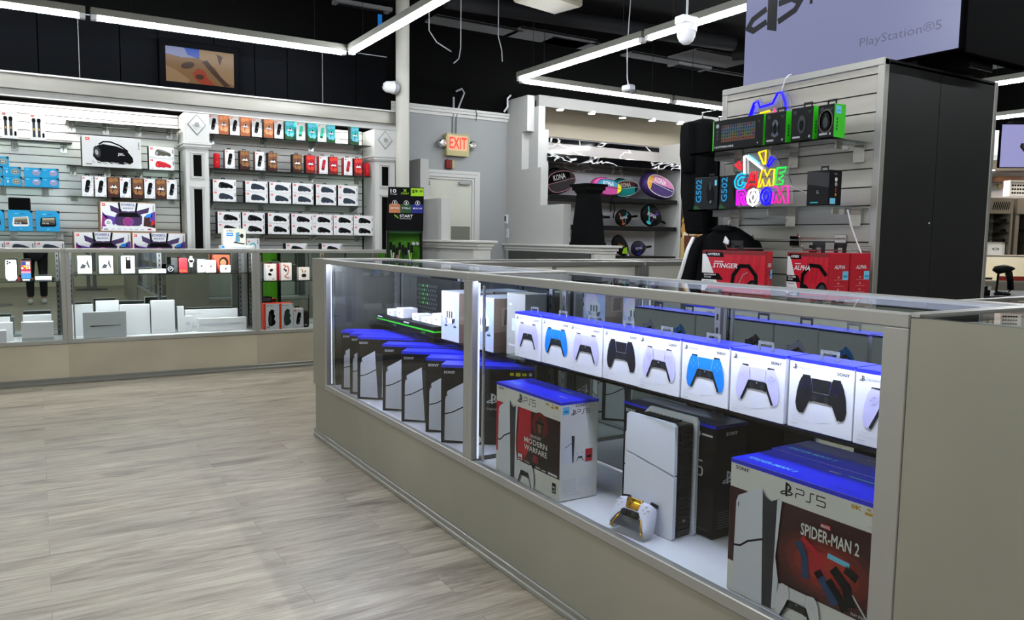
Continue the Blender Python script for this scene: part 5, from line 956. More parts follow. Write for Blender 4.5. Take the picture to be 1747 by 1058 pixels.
dup(sp, (1.653, 1.150, DECK+.0006), -PI/2, 'ivory console carton with blue lid, behind the nearest one')
# black digital carton behind the open console
def big_black():
    w, d, h = .42, .135, .345; q, f = carton(w, d, h, BLACK, .0015); F = f['front']; q.rect(0, w, h-.009, h, F, BLUE, 1).rect(0, d, h-.009, h, f['right'], DBLUE, 1).rect(0, w, 0, d, f['top'], mat('midnight_print', '#151b38', .35), 1)
    q.text('SONY', F, .012, .312, .012, PAPER, .05, 2, bold=True).poly([(.01, .01), (.012, .24), (.04, .27), (.11, .29), (.12, .01)], F, PANELW, 2).stroke([(.01, .128), (.05, .15)], .005, F, BLACK, 3); ps_mark(q, F, .15, .18, .05, PAPER); ps5_word(q, F, .21, .185, .045, PAPER); q.text('Digital Edition', F, .2, .14, .012, LGREY, .15, 2).rect(.3, .325, .308, .322, F, YEL, 2).ell(.35, .312, .011, .011, F, PAPER, 2).rect(.366, .41, .309, .315, F, LGREY, 2)
    R = f['right']; q.text('SONY', R, .068, .312, .011, LGREY, .05, 2, 'c', True); ps_mark(q, R, .035, .165, .04, PAPER)
    for k in range(7): q.rect(.02, .09, .03+.008*k, .033+.008*k, R, CHAR, 2)
    q.rect(.2, .40, .02, .023, F, CHAR, 2); ps_mark(q, f['top'], .3, .06, .03, CHAR); return q
big_black().build('console_carton', None, (1.690, 1.812, DECK+.0006), -PI/2, 'black console carton standing right behind the open white console', 'console box')
# the unboxed console
t = thing('game_console', 'open white console with black core standing behind the gold controller', 'game console', (1.575, 1.762, DECK), -PI/2+.05)
PLATE = mat('console_plate', '#e6e9f0', .3); CORE = mat('console_core', '#0d0d10', .35); wv, hv = .214, .353; x0 = -wv/2
f0 = frame((x0, 0, 0), (1, 0, 0), (0, 0, 1))
MB().prism([(.004, .232), (.006, hv-.006), (.016, hv), (wv-.012, hv), (wv-.002, hv-.008), (wv, .199)], f0, .012, PLATE).build('side_plate', t)
MB().prism([(.0, .004), (.006, .0), (wv-.004, .0), (wv, .006), (wv, .193), (.004, .226)], f0, .012, PLATE).build('side_plate', t)
f1 = frame((x0, .086, 0), (1, 0, 0), (0, 0, 1))
MB().prism([(-.002, .006), (.006, .0), (wv, .0), (wv+.006, .006), (wv+.006, hv-.004), (wv-.004, hv+.010), (.02, hv+.010), (-.002, hv-.01)], f1, .010, PLATE).build('side_plate', t)
q = MB().box(x0+.01, x0+wv-.008, .012, .086, .003, hv-.008, CORE, .004)
for k in range(22): q.box(x0+wv-.009, x0+wv-.003, .026, .078, .016+k*.0148, .016+k*.0148+.009, CORE)
q.build('core', t)
q = MB()
for k in range(9): q.box(x0+.03+k*.016, x0+.04+k*.016, .03, .075, hv-.0085, hv-.004, BPLAS)
q.build('vent', t)
MB().box(x0+wv-.003, x0+wv-.0015, .045, .055, .05, .056, GREYP).build('port', t)
# controller
t = thing('game_controller', 'white and gold game controller leaning in front of the open console', 'controller', (1.504, 1.762, DECK+.003)); t.rotation_euler = (math.radians(-24), 0, math.radians(-82))
SH = mat('white_shell', '#e4e7f2', .28); GOLDM = mat('gold_chrome', '#e0a430', .15, .9); wv = .158
half = [(0, .098), (-.045, .100), (-.062, .096), (-.071, .082), (-.076, .055), (-.079, .025), (-.075, .006), (-.066, -.003), (-.058, .002), (-.048, .022), (-.038, .038), (-.024, .044), (0, .045)]
O = half+[(-x, y) for x, y in reversed(half[1:-1])]
O = [(x, y+.004) for x, y in O]
fc = frame((0, 0, 0), (1, 0, 0), (0, 0, 1)); MB().pillow(O, fc, .042, SH, .012, 4).build('shell', t)
MB().pillow([(-.030, .105), (.030, .105), (.025, .070), (-.025, .070)], frame((0, -.016, 0), (1, 0, 0), (0, 0, 1)), .014, GOLDM, .003, 2).build('touchpad', t)
q = MB().pillow([(-.030, .069), (.030, .069), (.040, .056), (.034, .046), (-.034, .046), (-.040, .056)], frame((0, -.016, 0), (1, 0, 0), (0, 0, 1)), .014, BPLAS, .003, 2); q.build('center_plate', t)
for k in (-1, 1): MB().pillow([(k*.036, .05), (k*.046, .05), (k*.062, .012), (k*.068, .004), (k*.060, .004), (k*.048, .026)], frame((0, -.0145, 0), (1, 0, 0), (0, 0, 1)), .014, GOLDM, .002, 2).build('grip_trim', t)
for k in (-1, 1): MB().lathe([(.0, -.030), (.010, -.030), (.0115, -.027), (.008, -.022), (.007, -.012)], (k*.022, 0, .057), BPLAS, 16, 1).build('thumbstick', t)
for k in (-1, 1):
    q = MB()
    for a, b in ((0, .009), (0, -.009), (.009, 0), (-.009, 0)): q.lathe([(0, -.0235), (.004, -.0235), (.0045, -.018)], (k*.052+a, 0, .083+b), WPLAS, 12, 1)
    q.build('buttons', t)
for k in (-1, 1): MB().pillow([(k*.044, .099), (k*.066, .097), (k*.064, .108), (k*.046, .111)], frame((0, .008, 0), (1, 0, 0), (0, 0, 1)), .026, BPLAS, .004, 2).build('trigger', t)
# far case shelf
def quest():
    w, d, h = .19, .19, .243; q, f = carton(w, d, h, mat('headset_card', '#b4b6c2', .4)); F = f['front']; R = f['right']; q.rect(.006, w-.006, .032, h-.02, F, mat('pale_lilac_print', '#a9b4dc', .35), 1).ell(.07, .15, .06, .07, F, mat('pale_pink_print', '#e4d3ee', .35), 2).text('Quest 3', F, .012, h-.014, .006, GREYP, .04, 2)
    q.ell(.095, .13, .058, .044, F, PAPER, 3, 24).poly([(.042, .115), (.05, .09), (.075, .085), (.07, .11)], F, mat('strap_grey_print', '#8a8fa6', .4), 4).poly([(.12, .085), (.145, .095), (.15, .115), (.12, .11)], F, CHAR, 4)
    for x in (.07, .095, .12): q.rrect(x-.006, x+.006, .112, .148, .005, F, INK, 5)
    for x in (.04, .135): q.rect(x, x+.03, .07, .078, F, CHAR, 3).rect(x+.012, x+.024, .078, .088, F, GREYP, 3)
    q.rect(0, .19, 0, h-.004, R, TAN, 1).rect(0, .19, 0, .09, R, mat('tan_dark_card', '#6b5648', .6), 2).rect(.04, .12, .115, .2, R, mat('tan_light_card', '#a89684', .6), 3).poly([(.05, .12), (.055, .19), (.11, .19), (.105, .125)], R, mat('tan_dark_card'), 4); return q
a = quest().build('headset_carton', None, (1.715, 3.385, SH1+.0006), -PI/2, 'white and brown headset carton on the far case shelf, left of the post', 'headset box', 'headset cartons')
dup(a, (1.705, 3.035, SH1+.0006), -PI/2, 'white and brown headset carton on the far case shelf, right of the post')
plain('grey_carton', -.075, .075, 0, .11, 0, .27, mat('warm_grey_card', '#a9a49c', .5), 'grey carton at the right end of the far case shelf', 'box', None, art_white, -PI/2).location = (1.75, 2.83, SH1+.0006)
def blackkit(q, f, w, d, h): F = f['front']; q.rect(0, w, h*.45, h*.6, F, GREEN, 2).rect(0, d, h*.45, h*.6, f['right'], GREEN, 2).rect(.02, .09, h*.75, h*.88, F, LGREY, 2).text('RAZER', F, .25, h*.15, h*.2, GREEN, None, 2)
o = plain('laptop_carton', -.2, .2, 0, .15, 0, .055, BLACK, 'flat black carton with green stripe on the far case shelf', 'laptop box', None, blackkit, -PI/2); o.location = (1.695, 3.72, SH1+.0006)
o = plain('laptop_carton', -.19, .19, 0, .14, 0, .05, BLACK, 'second flat black carton with green stripe, at the far end', 'laptop box', None, blackkit, -PI/2); o.location = (1.705, 4.13, SH1+.0006)
for i, (y, z, w, h, lab, tl) in enumerate(((3.84, SH1+.0562, .10, .035, 'small white carton lying on the striped black carton, left', 0), (3.70, SH1+.0562, .12, .03, 'wide white carton lying on the striped black carton', 0), (3.58, SH1+.0562, .08, .06, 'small white carton standing on the striped black carton', 0), (4.19, SH1+.0512, .12, .035, 'white carton lying on the farther black carton', 0), (4.05, SH1+.0512, .09, .055, 'white carton standing on the farther black carton', 0))):
    o = plain('accessory_carton', -w/2, w/2, 0, .09, 0, h, WHITE, lab, 'accessory box', 'small white cartons in the far case', lambda q, f, w, d, h: q.ell(w*.5, h*.5, .01, .007, f['front'], GREYP, 2).ell(w*.6, d*.5, .012, .012, f['top'], LGREY, 2), -PI/2+.1*(i % 3-1)); o.location = (1.735, y, z)
def hexart(q, f, w, d, h):
    F = f['front']
    for i in range(9):
        for j in range(10):
            x, y = .02+.028*i+(.014 if j % 2 else 0), .02+.024*j
            if x < w*.62 and y > .1*(x*4) and y < h-.01: q.ell(x, y, .010, .010, F, CHAR, 2, 6)
            if .06 < x < .16 and y > .13 and y < h-.02: q.ell(x, y, .007, .007, F, GREEN if (i+j) % 2 else DGREEN, 3, 6)
    q.stroke([(w*.72, .12), (w*.72, .2), (w*.82, .18), (w*.82, .1), (w*.72, .12)], .004, F, LGREY, 2).rect(w*.75, w*.79, .135, .165, F, GREYP, 2)
    for k in range(4): q.rect(w*.86, w*.97, .06+.045*k, .085+.045*k, F, CHAR, 2)
o = plain('computer_carton', -.27, .27, 0, .02, 0, .28, BLACK, 'tall black carton with green hexagon mesh at the back of the far case', 'computer box', None, hexart, -PI/2); o.location = (1.848, 3.80, SH1+.0006)
# ------------------------------------------------------------------ slat tower in the staff area
TX0, TX1, TY0, TY1, TZ = 3.2, 4.13, 2.13, 3.07, 2.06
SILVS = noisy(mat('silver_slat', '#a6a29a', .35, .35), '#9c988f', '#b0aca4', (1, 1.2, 9), 2)
BLKP = noisy(mat('black_laminate', '#151616', .5, spec=.2), '#131414', '#191a1a', (3, 3, 3), 2)
t = thing('slat_tower', 'square tower with silver slat face and black sides behind the counter', 'display tower', (TX0, TY0, 0)); wy = TY1-TY0; wx = TX1-TX0
MB().box(.02, wx, .012, wy-.01, 0, TZ-.02, BLK).build('core', t)
q = MB().box(.012, .02, .02, wy-.02, 0, TZ-.02, GROOVE); z = .02
while z < TZ-.03: q.box(0, .0125, .03, wy-.03, z, min(TZ-.025, z+.0765), SILVS); z += .0825
q.build('slat_face', t)
MB().box(.03, wx*.47-.002, 0, .012, 0, TZ-.01, BLKP).box(wx*.47+.002, wx-.025, 0, .012, 0, TZ-.01, BLKP).cyl((wx*.47-.03, -.004, 1.35), (wx*.47-.03, .002, 1.35), .004, WPLAS, n=8).build('side_panel', t)
MB().box(-.006, .03, -.004, .03, 0, TZ, ALU, .003).box(-.006, .03, wy-.03, wy+.004, 0, TZ, ALU, .003).box(wx-.025, wx+.004, -.004, .02, 0, TZ, ALU, .003).box(-.008, .03, -.004, wy+.004, TZ-.03, TZ+.004, ALU, .004).build('corner_trim', t)
MB().box(0, wx, .0, wy, TZ-.02, TZ, BLKP).build('top', t)
def tower_shelf(z, label, y0=2.166, y1=3.0):
    t = thing('glass_shelf', label, 'shelf', (2.90, y0, z), 0, 'glass shelves on the slat tower'); L = y1-y0
    MB().box(0, .292, 0, L, -.009, -.002, SHELFGL).build('pane', t)
    for y in (.06, L*.5, L-.06):
        MB().box(.12, .298, y-.003, y+.003, -.035, -.0095, CHROME).box(.285, .2985, y-.028, y+.028, -.085, -.0095, CHROME).build('bracket', t)
tower_shelf(1.70, 'upper glass shelf of keyboard and mouse cartons on the slat tower'); tower_shelf(1.413, 'lower glass shelf of the slat tower under the game room sign')
def on_shelf(x, ya, yb): return (x, (ya+yb)/2)
def place_t(o, x, ya, yb, z, r=0): o.location = (x, (ya+yb)/2, z); o.rotation_euler = (0, 0, -PI/2+r); return o
RB = mat('gaming_black_print', '#0a0a0c', .35, spec=.18)
def edge_green(q, f, d, h, left=True): q.rect(0, d, 0, h, f['right'], GREEN, 1).rect(0, d, 0, h, f['left'], GREEN, 1)
w, d, h = .315, .07, .145; q, f = carton(w, d, h, RB); F = f['front']; edge_green(q, f, d, h); q.rect(0, .006, 0, h, F, GREEN, 2).ell(.03, .118, .012, .012, F, CHAR, 2).ell(.03, .118, .01, .01, F, GREYP, 3)
q.rrect(.055, .27, .035, .118, .004, F, CHAR, 2)
for j in range(5):
    for i in range(14):
        c = (mat('key_orange', '#8a4a2c', .4), mat('key_olive', '#6c6a30', .4), mat('key_green', '#3c6a48', .4), mat('key_teal', '#3a5a70', .4), mat('key_violet', '#52406e', .4))[(i+j) % 5 if (i*j) % 3 else j % 5]
        q.rect(.06+.0148*i, .072+.0148*i, .040+.0153*j, .0525+.0153*j, F, c, 3).rect(.0625+.0148*i, .0695+.0148*i, .043+.0153*j, .0505+.0153*j, F, BLACK, 4)
q.text('HUNTSMAN MINI', F, .015, .010, .010, LGREY, .12, 2)
for k in range(3): q.rect(.024, .036, .05+.017*k, .062+.017*k, F, CHAR, 2)
q.stroke([(.285, .12), (.29, .11), (.296, .12)], .004, F, DGREEN, 2).ell(.285, .015, .004, .004, F, GREYP, 2)
place_t(q.build('keyboard_carton', None, label='wide black carton with colour lit keyboard on the upper tower shelf', cat='keyboard box'), 2.905, 2.85, 2.53, 1.6995)
def mouse_box(kind, w, d, h):
    q, f = carton(w, d, h, RB); F = f['front']; edge_green(q, f, d, h); q.ell(.02, h-.02, .009, .009, F, CHAR, 2).stroke([(w-.026, h-.016), (w-.018, h-.028), (w-.01, h-.016)], .004, F, DGREEN, 2)
    cx = w*.5; c = {'a': mat('slate_print', '#49505c', .4), 'b': CHAR, 'c': BLACK}[kind]
    if kind == 'c':
        for rx, m in ((.036, mat('dim_grey_print', '#4a4440', .4)), (.031, mat('glow_print', '#2c2220', .4))): q.ell(cx, h*.5, rx, rx*1.45, F, m, 2, 20)
        q.ell(.02, h*.55, .006, .012, F, RED, 2).ell(.02, h*.7, .006, .006, F, LGREY, 2)
    q.ell(cx, h*.48, .021, .040, F, c, 4, 20).ell(cx, h*.46, .012, .024, F, BLACK if kind != 'c' else CHAR, 5).rect(cx-.002, cx+.002, h*.58, h*.7, F, DGREEN if kind != 'a' else BLACK, 6)
    if kind == 'a': q.rect(cx-.02, cx-.014, h*.25, h*.6, F, c, 4).rect(cx+.014, cx+.02, h*.25, h*.6, F, c, 4)
    q.rect(.01, .05, .012, .02, F, GREYP, 2).rect(w-.02, w-.012, .01, .02, F, GREYP, 2)
    R = f['right']
    if kind == 'c': q.rect(.01, .045, h-.04, h-.008, R, CYANP, 2).rect(.014, .04, h-.03, h-.026, R, AZURE, 3)
    for k in range(4): q.rect(.015, .024, .03+.014*k, .04+.014*k, R, DGREEN, 2)
    return q
for kind, ya, yb, h, r, lab in (('a', 2.520, 2.405, .142, 0, 'black mouse carton with pale grey mouse, next to the keyboard carton'), ('b', 2.375, 2.26, .145, .0, 'black mouse carton with black curved mouse, middle of three'), ('c', 2.235, 2.125+.03, .14, .0, 'black mouse carton with price sticker and green side, right of three')):
    w = abs(ya-yb); o = mouse_box(kind, w, .075, h).build('mouse_carton', None, label=lab, cat='mouse box'); place_t(o, 2.905, ya, yb, 1.6995, r); hang_tab(o, w, .075, h, TAB, 1.3)
def g_box(w, d, h):
    q, f = carton(w, d, h, mat('graphite_print', '#15171a', .35, spec=.2)); F = f['front']; q.text('G502', frame(F[0]+V(.052, 0, .035), (0, 0, 1), (-1, 0, 0)), 0, 0, .04, AZURE, .12, 2, bold=True)
    q.ell(.115, .075, .026, .055, F, BLACK, 2, 16, .15).ell(.112, .115, .008, .02, F, CHAR, 3).ell(.12, .04, .012, .006, F, CHAR, 3).text('G', F, .112, .03, .012, LGREY, .01, 4).rect(.142, .156, h-.045, h-.018, F, CYANP, 2).poly([(0, 0), (.05, 0), (.02, .02), (0, .02)], F, DGREEN, 2)
    R = f['right']; q.rect(0, d, 0, h, R, mat('graphite_dark_print', '#0e0f11', .35, spec=.2), 1).rect(.02, .05, h-.02, h-.012, R, CYANP, 2); return q
a = place_t(g_box(.162, .08, .163).build('mouse_carton', None, label='graphite mouse carton with blue lettering at the left end of the lower shelf', cat='mouse box', group='graphite mouse cartons'), 2.932, 2.99, 2.83, 1.4125); hang_tab(a, .16, .08, .163, TAB, 1)
dup(a, (2.932, 2.735, 1.4125), -PI/2, 'graphite mouse carton with blue lettering, right behind the game room sign')
w, d, h = .112, .085, .15; q, f = carton(w, d, h, RB); F = f['front']; R = f['right']; q.poly([(0, h), (w, h*.9), (w, h*.5), (0, h*.62)], F, mat('sheen_print', '#2c2c2e', .3), 1).text('G', F, .05, .05, .014, GREYP, .012, 2).rect(.02, .06, .01, .014, F, TEAL, 2).ell(.045, .11, .009, .009, R, LGREY, 2).ell(.045, .09, .009, .009, R, GREYP, 2).rect(.042, .048, .055, .075, R, RED, 2).rect(.04, .05, .04, .05, R, GOLDP, 2).rect(.008, .045, .005, .03, R, CYANP, 2).text('G', R, .03, .13, .008, GREYP, .02, 2)
o = place_t(q.build('mouse_carton', None, label='plain black carton alone at the right of the lower tower shelf', cat='mouse box'), 2.905, 2.275, 2.163, 1.4125); hang_tab(o, w, d, h, TAB, 1.1)
# neon signs
def neon(name, col, s=6): return mat('neon_'+name, col, .4, emit=s, ecol=col)
NEON = {'c': neon('cyan', '#06a8e0', 1.0), 'r': neon('red', '#f00822', 1.0), 'y': neon('yellow', '#f0c800', 1.0), 'g': neon('green', '#08d040', 1.0), 'm': neon('magenta', '#f008f0', 1.0), 'w': neon('white', '#ffffff', 1.6), 'b': neon('blue', '#1004f8', 1.6), 'p': neon('pink', '#f81898', 1.0), 's': neon('sky', '#70d0f0', .9), 'e': neon('emerald', '#08e878', 1.0), 'o': neon('rose', '#f83880', 1.0)}
t = thing('neon_sign', 'colourful neon sign reading game room on the lower tower shelf', 'neon sign', (2.906, 2.705, 1.4135), -PI/2)
NP = lambda pts: [(.345*(x-85)/1010, 0, .268*(962-y)/940+.002) for x, y in pts]
f0 = frame((0, .012, 0), (1, 0, 0), (0, 0, 1)); ACR = glassy('clear_acrylic', (.95, .95, .97, 1), 1.45, .02, .04)
MB().prism([(x, z) for x, _, z in NP([(100, 640), (85, 520), (110, 420), (180, 380), (95, 250), (180, 170), (250, 90), (330, 70), (480, 90), (540, 40), (680, 30), (720, 120), (800, 160), (850, 240), (880, 320), (1030, 330), (1010, 480), (1070, 620), (1095, 930), (1060, 960), (150, 960), (140, 700)])], f0, .004, ACR).build('backing', t)
def nt(name, col, pts, r=.0040, close=False):
    P = NP(pts); P = P+[P[0]] if close else P; MB().tube(P, r, NEON[col], 8).build(name, t)
nt('letter_tube', 'c', [(310, 420), (240, 395), (160, 430), (115, 520), (130, 610), (200, 660), (280, 640), (320, 560), (250, 545)]); nt('letter_tube', 'c', [(300, 465), (230, 460), (175, 520), (185, 590), (240, 600), (270, 570)])
nt('letter_tube', 'r', [(320, 650), (360, 560), (420, 390), (500, 390), (510, 640), (470, 590), (400, 590), (350, 640)], close=True); nt('letter_tube', 'r', [(415, 520), (440, 430), (460, 520)], close=True)
nt('letter_tube', 'y', [(540, 640), (600, 370), (640, 370), (690, 480), (740, 370), (810, 370), (800, 630), (740, 630), (730, 520), (690, 630), (640, 630), (620, 520), (580, 640)], close=True)
nt('letter_tube', 'g', [(850, 360), (1000, 360), (980, 420), (900, 440), (960, 480), (880, 540), (960, 560), (950, 620), (830, 620)], close=True)
nt('letter_tube', 'm', [(170, 930), (165, 680), (300, 680), (340, 740), (290, 810), (340, 930)]); nt('letter_tube', 'm', [(215, 930), (210, 720), (280, 730), (280, 780), (230, 800), (300, 930)])
nt('letter_tube', 'w', [(460, 670), (390, 700), (360, 800), (380, 900), (460, 940), (530, 900), (560, 800), (530, 700)], .0055, True); nt('letter_tube', 'w', [(460, 720), (410, 800), (460, 890), (510, 800)], .005, True)
nt('letter_tube', 'b', [(690, 660), (620, 700), (590, 800), (620, 900), (690, 935), (760, 900), (775, 790), (750, 690)], .0055, True); nt('letter_tube', 'b', [(690, 710), (640, 800), (690, 890), (730, 800)], .005, True)
nt('letter_tube', 'p', [(800, 660), (860, 650), (920, 790), (970, 650), (1040, 650), (1060, 920), (1000, 920), (970, 800), (930, 910), (890, 910), (860, 800), (840, 910), (790, 920), (810, 730)])
nt('house_tube', 'w', [(290, 400), (275, 110), (300, 110), (600, 350)], .005); nt('house_tube', 's', [(345, 100), (550, 260)], .004)
nt('spark_tube', 'r', [(110, 250), (180, 195), (235, 300), (210, 325)], .0042, True); nt('spark_tube', 'y', [(530, 80), (650, 55), (650, 280), (625, 280)], .0045, True); nt('spark_tube', 'b', [(740, 165), (795, 210), (700, 325), (680, 300)], .0045, True)
MB().tube([(.33, .01, .09), (.38, .1, .05), (.42, .2, .04)], .002, WPLAS, 5).build('wire', t)
t = thing('neon_sign', 'blue neon game controller sign high on the slat tower', 'neon sign', (3.16, 2.88, 1.80), -PI/2)
NP = lambda pts: [(.275*(x-220)/560, 0, .20*(960-y)/430) for x, y in pts]
f0 = frame((0, .012, 0), (1, 0, 0), (0, 0, 1)); MB().prism([(x, z) for x, _, z in NP([(215, 960), (240, 780), (330, 580), (400, 570), (440, 630), (580, 620), (640, 520), (710, 520), (770, 640), (790, 800), (780, 960)])], f0, .004, ACR).build('backing', t)
nt('outline_tube', 'b', [(240, 940), (265, 800), (340, 620), (390, 610), (420, 680), (580, 660), (640, 560), (690, 560), (740, 680), (765, 900)], .006); nt('outline_tube', 'b', [(270, 940), (290, 810), (350, 650)], .004); nt('outline_tube', 'b', [(430, 950), (500, 895), (600, 905), (680, 915)], .006)
nt('stick_tube', 'e', [(360+50*math.cos(k*PI/6), 820+60*math.sin(k*PI/6)) for k in range(12)], .0045, True); nt('stick_tube', 'e', [(360+18*math.cos(k*PI/3), 820+22*math.sin(k*PI/3)) for k in range(6)], .003, True); nt('bar_tube', 'y', [(430, 745), (550, 735)], .0055); nt('cross_tube', 'o', [(610, 715), (610, 850)], .005); nt('cross_tube', 'o', [(550, 785), (700, 775)], .005)
MB().tube([at(1334, 186, 0, 3.19), at(1333, 172, 0, 3.19), at(1335, 150, 0, 3.185), at(1340, 135, 0, 3.17), at(1346, 128, 0, 3.17), at(1350, 127, 0, 3.24)], .003, WPLAS, 6).build('power_cord', None, label='white cord running from the blue neon sign over the tower top', cat='cord')
MB().tube([at(1446, 358, 0, 3.05), at(1452, 385, 0, 3.06), at(1459, 405, 0, 3.12), at(1469, 432, 0, 3.12), at(1470, 470, 0, 3.12), at(1474, 500, 0, 3.14), V(3.15, 2.19, .7), V(3.16, 2.2, .02)], .0035, WPLAS, 6).build('power_cord', None, label='white cord hanging down the right side of the slat face', cat='cord')
# hooks and headset cartons
def hook(y, z, xe, label):
    t = thing('peg_hook', label, 'hook', (3.2, y, z), 0, 'peg hooks on the slat tower'); MB().box(-.012, -.001, -.03, .03, -.03, .02, CHROME, .002).build('plate', t); L = 3.2-xe
    MB().tube([(-.01, 0, 0), (-L, 0, .0), (-L-.012, 0, .018)], .004, CHROME, 8).build('peg', t)
ROSEP = mat('pale_rose_print', '#d88a8a', .4)
HXW = mat('headset_white_print', '#e2e2e4', .35)
def headset(q, F, cx, cy, s, alpha):
    a = s; B1 = BLACK
    q.stroke([(cx-.30*a, cy-.15*a), (cx-.26*a, cy+.15*a), (cx-.10*a, cy+.36*a), (cx+.12*a, cy+.36*a), (cx+.30*a, cy+.15*a), (cx+.32*a, cy-.1*a)] if not alpha else [(cx-.32*a, cy-.1*a), (cx-.3*a, cy+.2*a), (cx-.1*a, cy+.42*a), (cx+.14*a, cy+.40*a), (cx+.32*a, cy+.2*a)], .085*a, F, B1, 4)
    q.ell(cx+.20*a, cy-.17*a, .15*a, .23*a, F, B1, 5, 20, -.2).ell(cx+.21*a, cy-.17*a, .10*a, .17*a, F, CHAR, 6, 20, -.2).ell(cx-.22*a, cy-.2*a, .12*a, .19*a, F, B1, 5, 18, .2).stroke([(cx-.2*a, cy-.32*a), (cx-.4*a, cy-.36*a), (cx-.5*a, cy-.28*a)], .04*a, F, B1, 5).ell(cx-.52*a, cy-.26*a, .06*a, .045*a, F, B1, 6).stroke([(cx+.18*a, cy-.2*a), (cx+.26*a, cy-.14*a)], .02*a, F, RED, 7)
    q.stroke([(cx-.12*a, cy-.05*a), (cx-.02*a, cy+.16*a), (cx+.1*a, cy+.22*a)], .015*a, F, RED if alpha else GREYP, 5)
def hx_box(word, sub, w, d, h, alpha):
    q, f = carton(w, d, h, RED); F = f['front']; q.poly([(0, 0), (w*.42, 0), (w*.30, h*.3), (w*.07, h*.93), (0, h*.93)], F, HXW, 2).rect(0, w, h*.93, h, F, DRED, 3).poly([(w*.05, h*.97), (w*.33, h*.97), (w*.36, h*.88), (w*.08, h*.88)], F, BLACK, 4)
    q.text('HYPERX', F, w*.09, h*.905, h*.045, PAPER, w*.2, 5, bold=True, shear=.2).text(word, F, w*.18, h*.68, h*.09, PAPER, w*.40, 5, bold=True, shear=.2).rect(w*.2, w*.35, h*.79, h*.805, F, HXW, 5).poly([(0, h*.58), (w*.28, h*.58), (w*.36, h*.46), (0, h*.46)], F, BLACK, 4).text(sub[0], F, w*.04, h*.535, h*.03, PAPER, w*.2, 5, bold=True).text(sub[1], F, w*.04, h*.49, h*.03, PAPER, w*.12, 5, bold=True).rect(w*.03, w*.2, h*.42, h*.435, F, GREYP, 5)
    for k in range(4): q.poly([(w*(.5+.12*k), h*.92), (w*(.58+.12*k), h*.92), (w*(.44+.12*k), h*.1), (w*(.42+.12*k), h*.1)], F, mat('crimson_print', '#a80f22', .4), 2)
    headset(q, F, w*.68, h*.44, h*.80, alpha); q.rect(w*.05, w*.95, 0, h*.07, F, mat('crimson_print'), 3).text('GAMING HEADSET', F, w*.2, h*.02, h*.035, PAPER, w*.4, 4, bold=True)
    R = f['right']; q.text(word, R, d*.28, h*.72, h*.07, PAPER, d*.5, 3, bold=True, shear=.2).rect(d*.68, d*.95, h*.52, h*.68, R, CYANP, 3).rect(d*.72, d*.9, h*.57, h*.6, R, AZURE, 4)
    for k in range(3): q.rect(d*.3, d*.75, h*(.30+.11*k), h*(.308+.11*k), R, ROSEP, 3).ell(d*.5, h*(.35+.11*k), d*.05, h*.018, R, ROSEP, 3)
    q.rect(d*.2, d*.8, h*.2, h*.21, R, GREYP, 3).rect(0, d*.06, 0, h, R, mat('crimson_print'), 2); return q
def big_tab(o, w, d, h, y=0): q = MB().box(-.03, -.012, d*.5-.002, d*.5+.002, h, h+.035, TAB).box(.012, .03, d*.5-.002, d*.5+.002, h, h+.035, TAB).box(-.03, .03, d*.5-.002, d*.5+.002, h+.022, h+.045, TAB); return q.build('hang_tab', o)
o = hx_box('STINGER', ('LIGHTWEIGHT', 'SOUND'), .315, .06, .245, False).build('headset_carton', None, (2.64, 2.44, .965), -PI/2+.2, 'red and white headset carton hanging left on the slat tower', 'headset box'); big_tab(o, .315, .06, .245); hook(2.44, 1.220, 2.60, 'long chrome peg holding the left headset carton')
a = hx_box('ALPHA', ('DUAL CHAMBER', 'DRIVERS'), .205, .14, .235, True).build('headset_carton', None, (2.80, 2.172, .972), -PI/2, 'red headset carton at the right of the tower, front of two', 'headset box', 'red headset cartons on the right peg'); big_tab(a, .205, .14, .235)
dup(a, (2.945, 2.172, .972), -PI/2, 'red headset carton at the right of the tower, behind another'); hook(2.172, 1.218, 2.77, 'chrome peg holding the two right headset cartons'); hook(2.30, 1.27, 2.9, 'empty chrome peg between the headset cartons'); hook(2.555, 1.262, 2.9, 'chrome peg behind the tracksuit jacket')
# garments
CLOTH = noisy(mat('black_cloth_fabric', '#070708', .9, spec=.08), '#050506', '#0b0b0d', (9, 9, 9), 3, bump=.15); WSTR = mat('white_stripe_cloth', '#e6e6e6', .8)
def gpt(pts, X): return [(3.6-at(x, y, 0, X).y, at(x, y, 0, X).z) for x, y in pts]
t = thing('tracksuit_jacket', 'black tracksuit jacket with white sleeve stripe hanging left of the tower', 'jacket', (2.98, 3.6, 0), -PI/2)
X = 2.98; f0 = frame((0, 0, 0), (1, 0, 0), (0, 0, 1))
body = gpt([(1240, 386), (1226, 392), (1212, 402), (1204, 430), (1196, 470), (1190, 520), (1186, 620), (1300, 620), (1305, 520), (1300, 440), (1288, 410), (1270, 398), (1255, 388)], X); MB().pillow(body, f0, .12, CLOTH, .03, 4).build('body', t)
slv = gpt([(1214, 398), (1200, 404), (1190, 420), (1180, 450), (1168, 480), (1158, 530), (1152, 600), (1172, 602), (1180, 540), (1192, 490), (1204, 450), (1214, 420)], X); MB().pillow(slv, frame((0, -.02, 0), (1, 0, 0), (0, 0, 1)), .1, CLOTH, .025, 4).build('sleeve', t)
st = gpt([(1197, 404), (1187, 424), (1176, 462), (1170, 480), (1176, 482), (1182, 464), (1192, 428), (1201, 405)], X); MB().pillow(st, frame((0, -.066, 0), (1, 0, 0), (0, 0, 1)), .012, WSTR, .002, 2).build('stripe', t)
MB().pillow(gpt([(1228, 392), (1238, 384), (1256, 386), (1262, 394), (1246, 399)], X), frame((0, -.03, 0), (1, 0, 0), (0, 0, 1)), .1, CLOTH, .015, 3).build('collar', t)
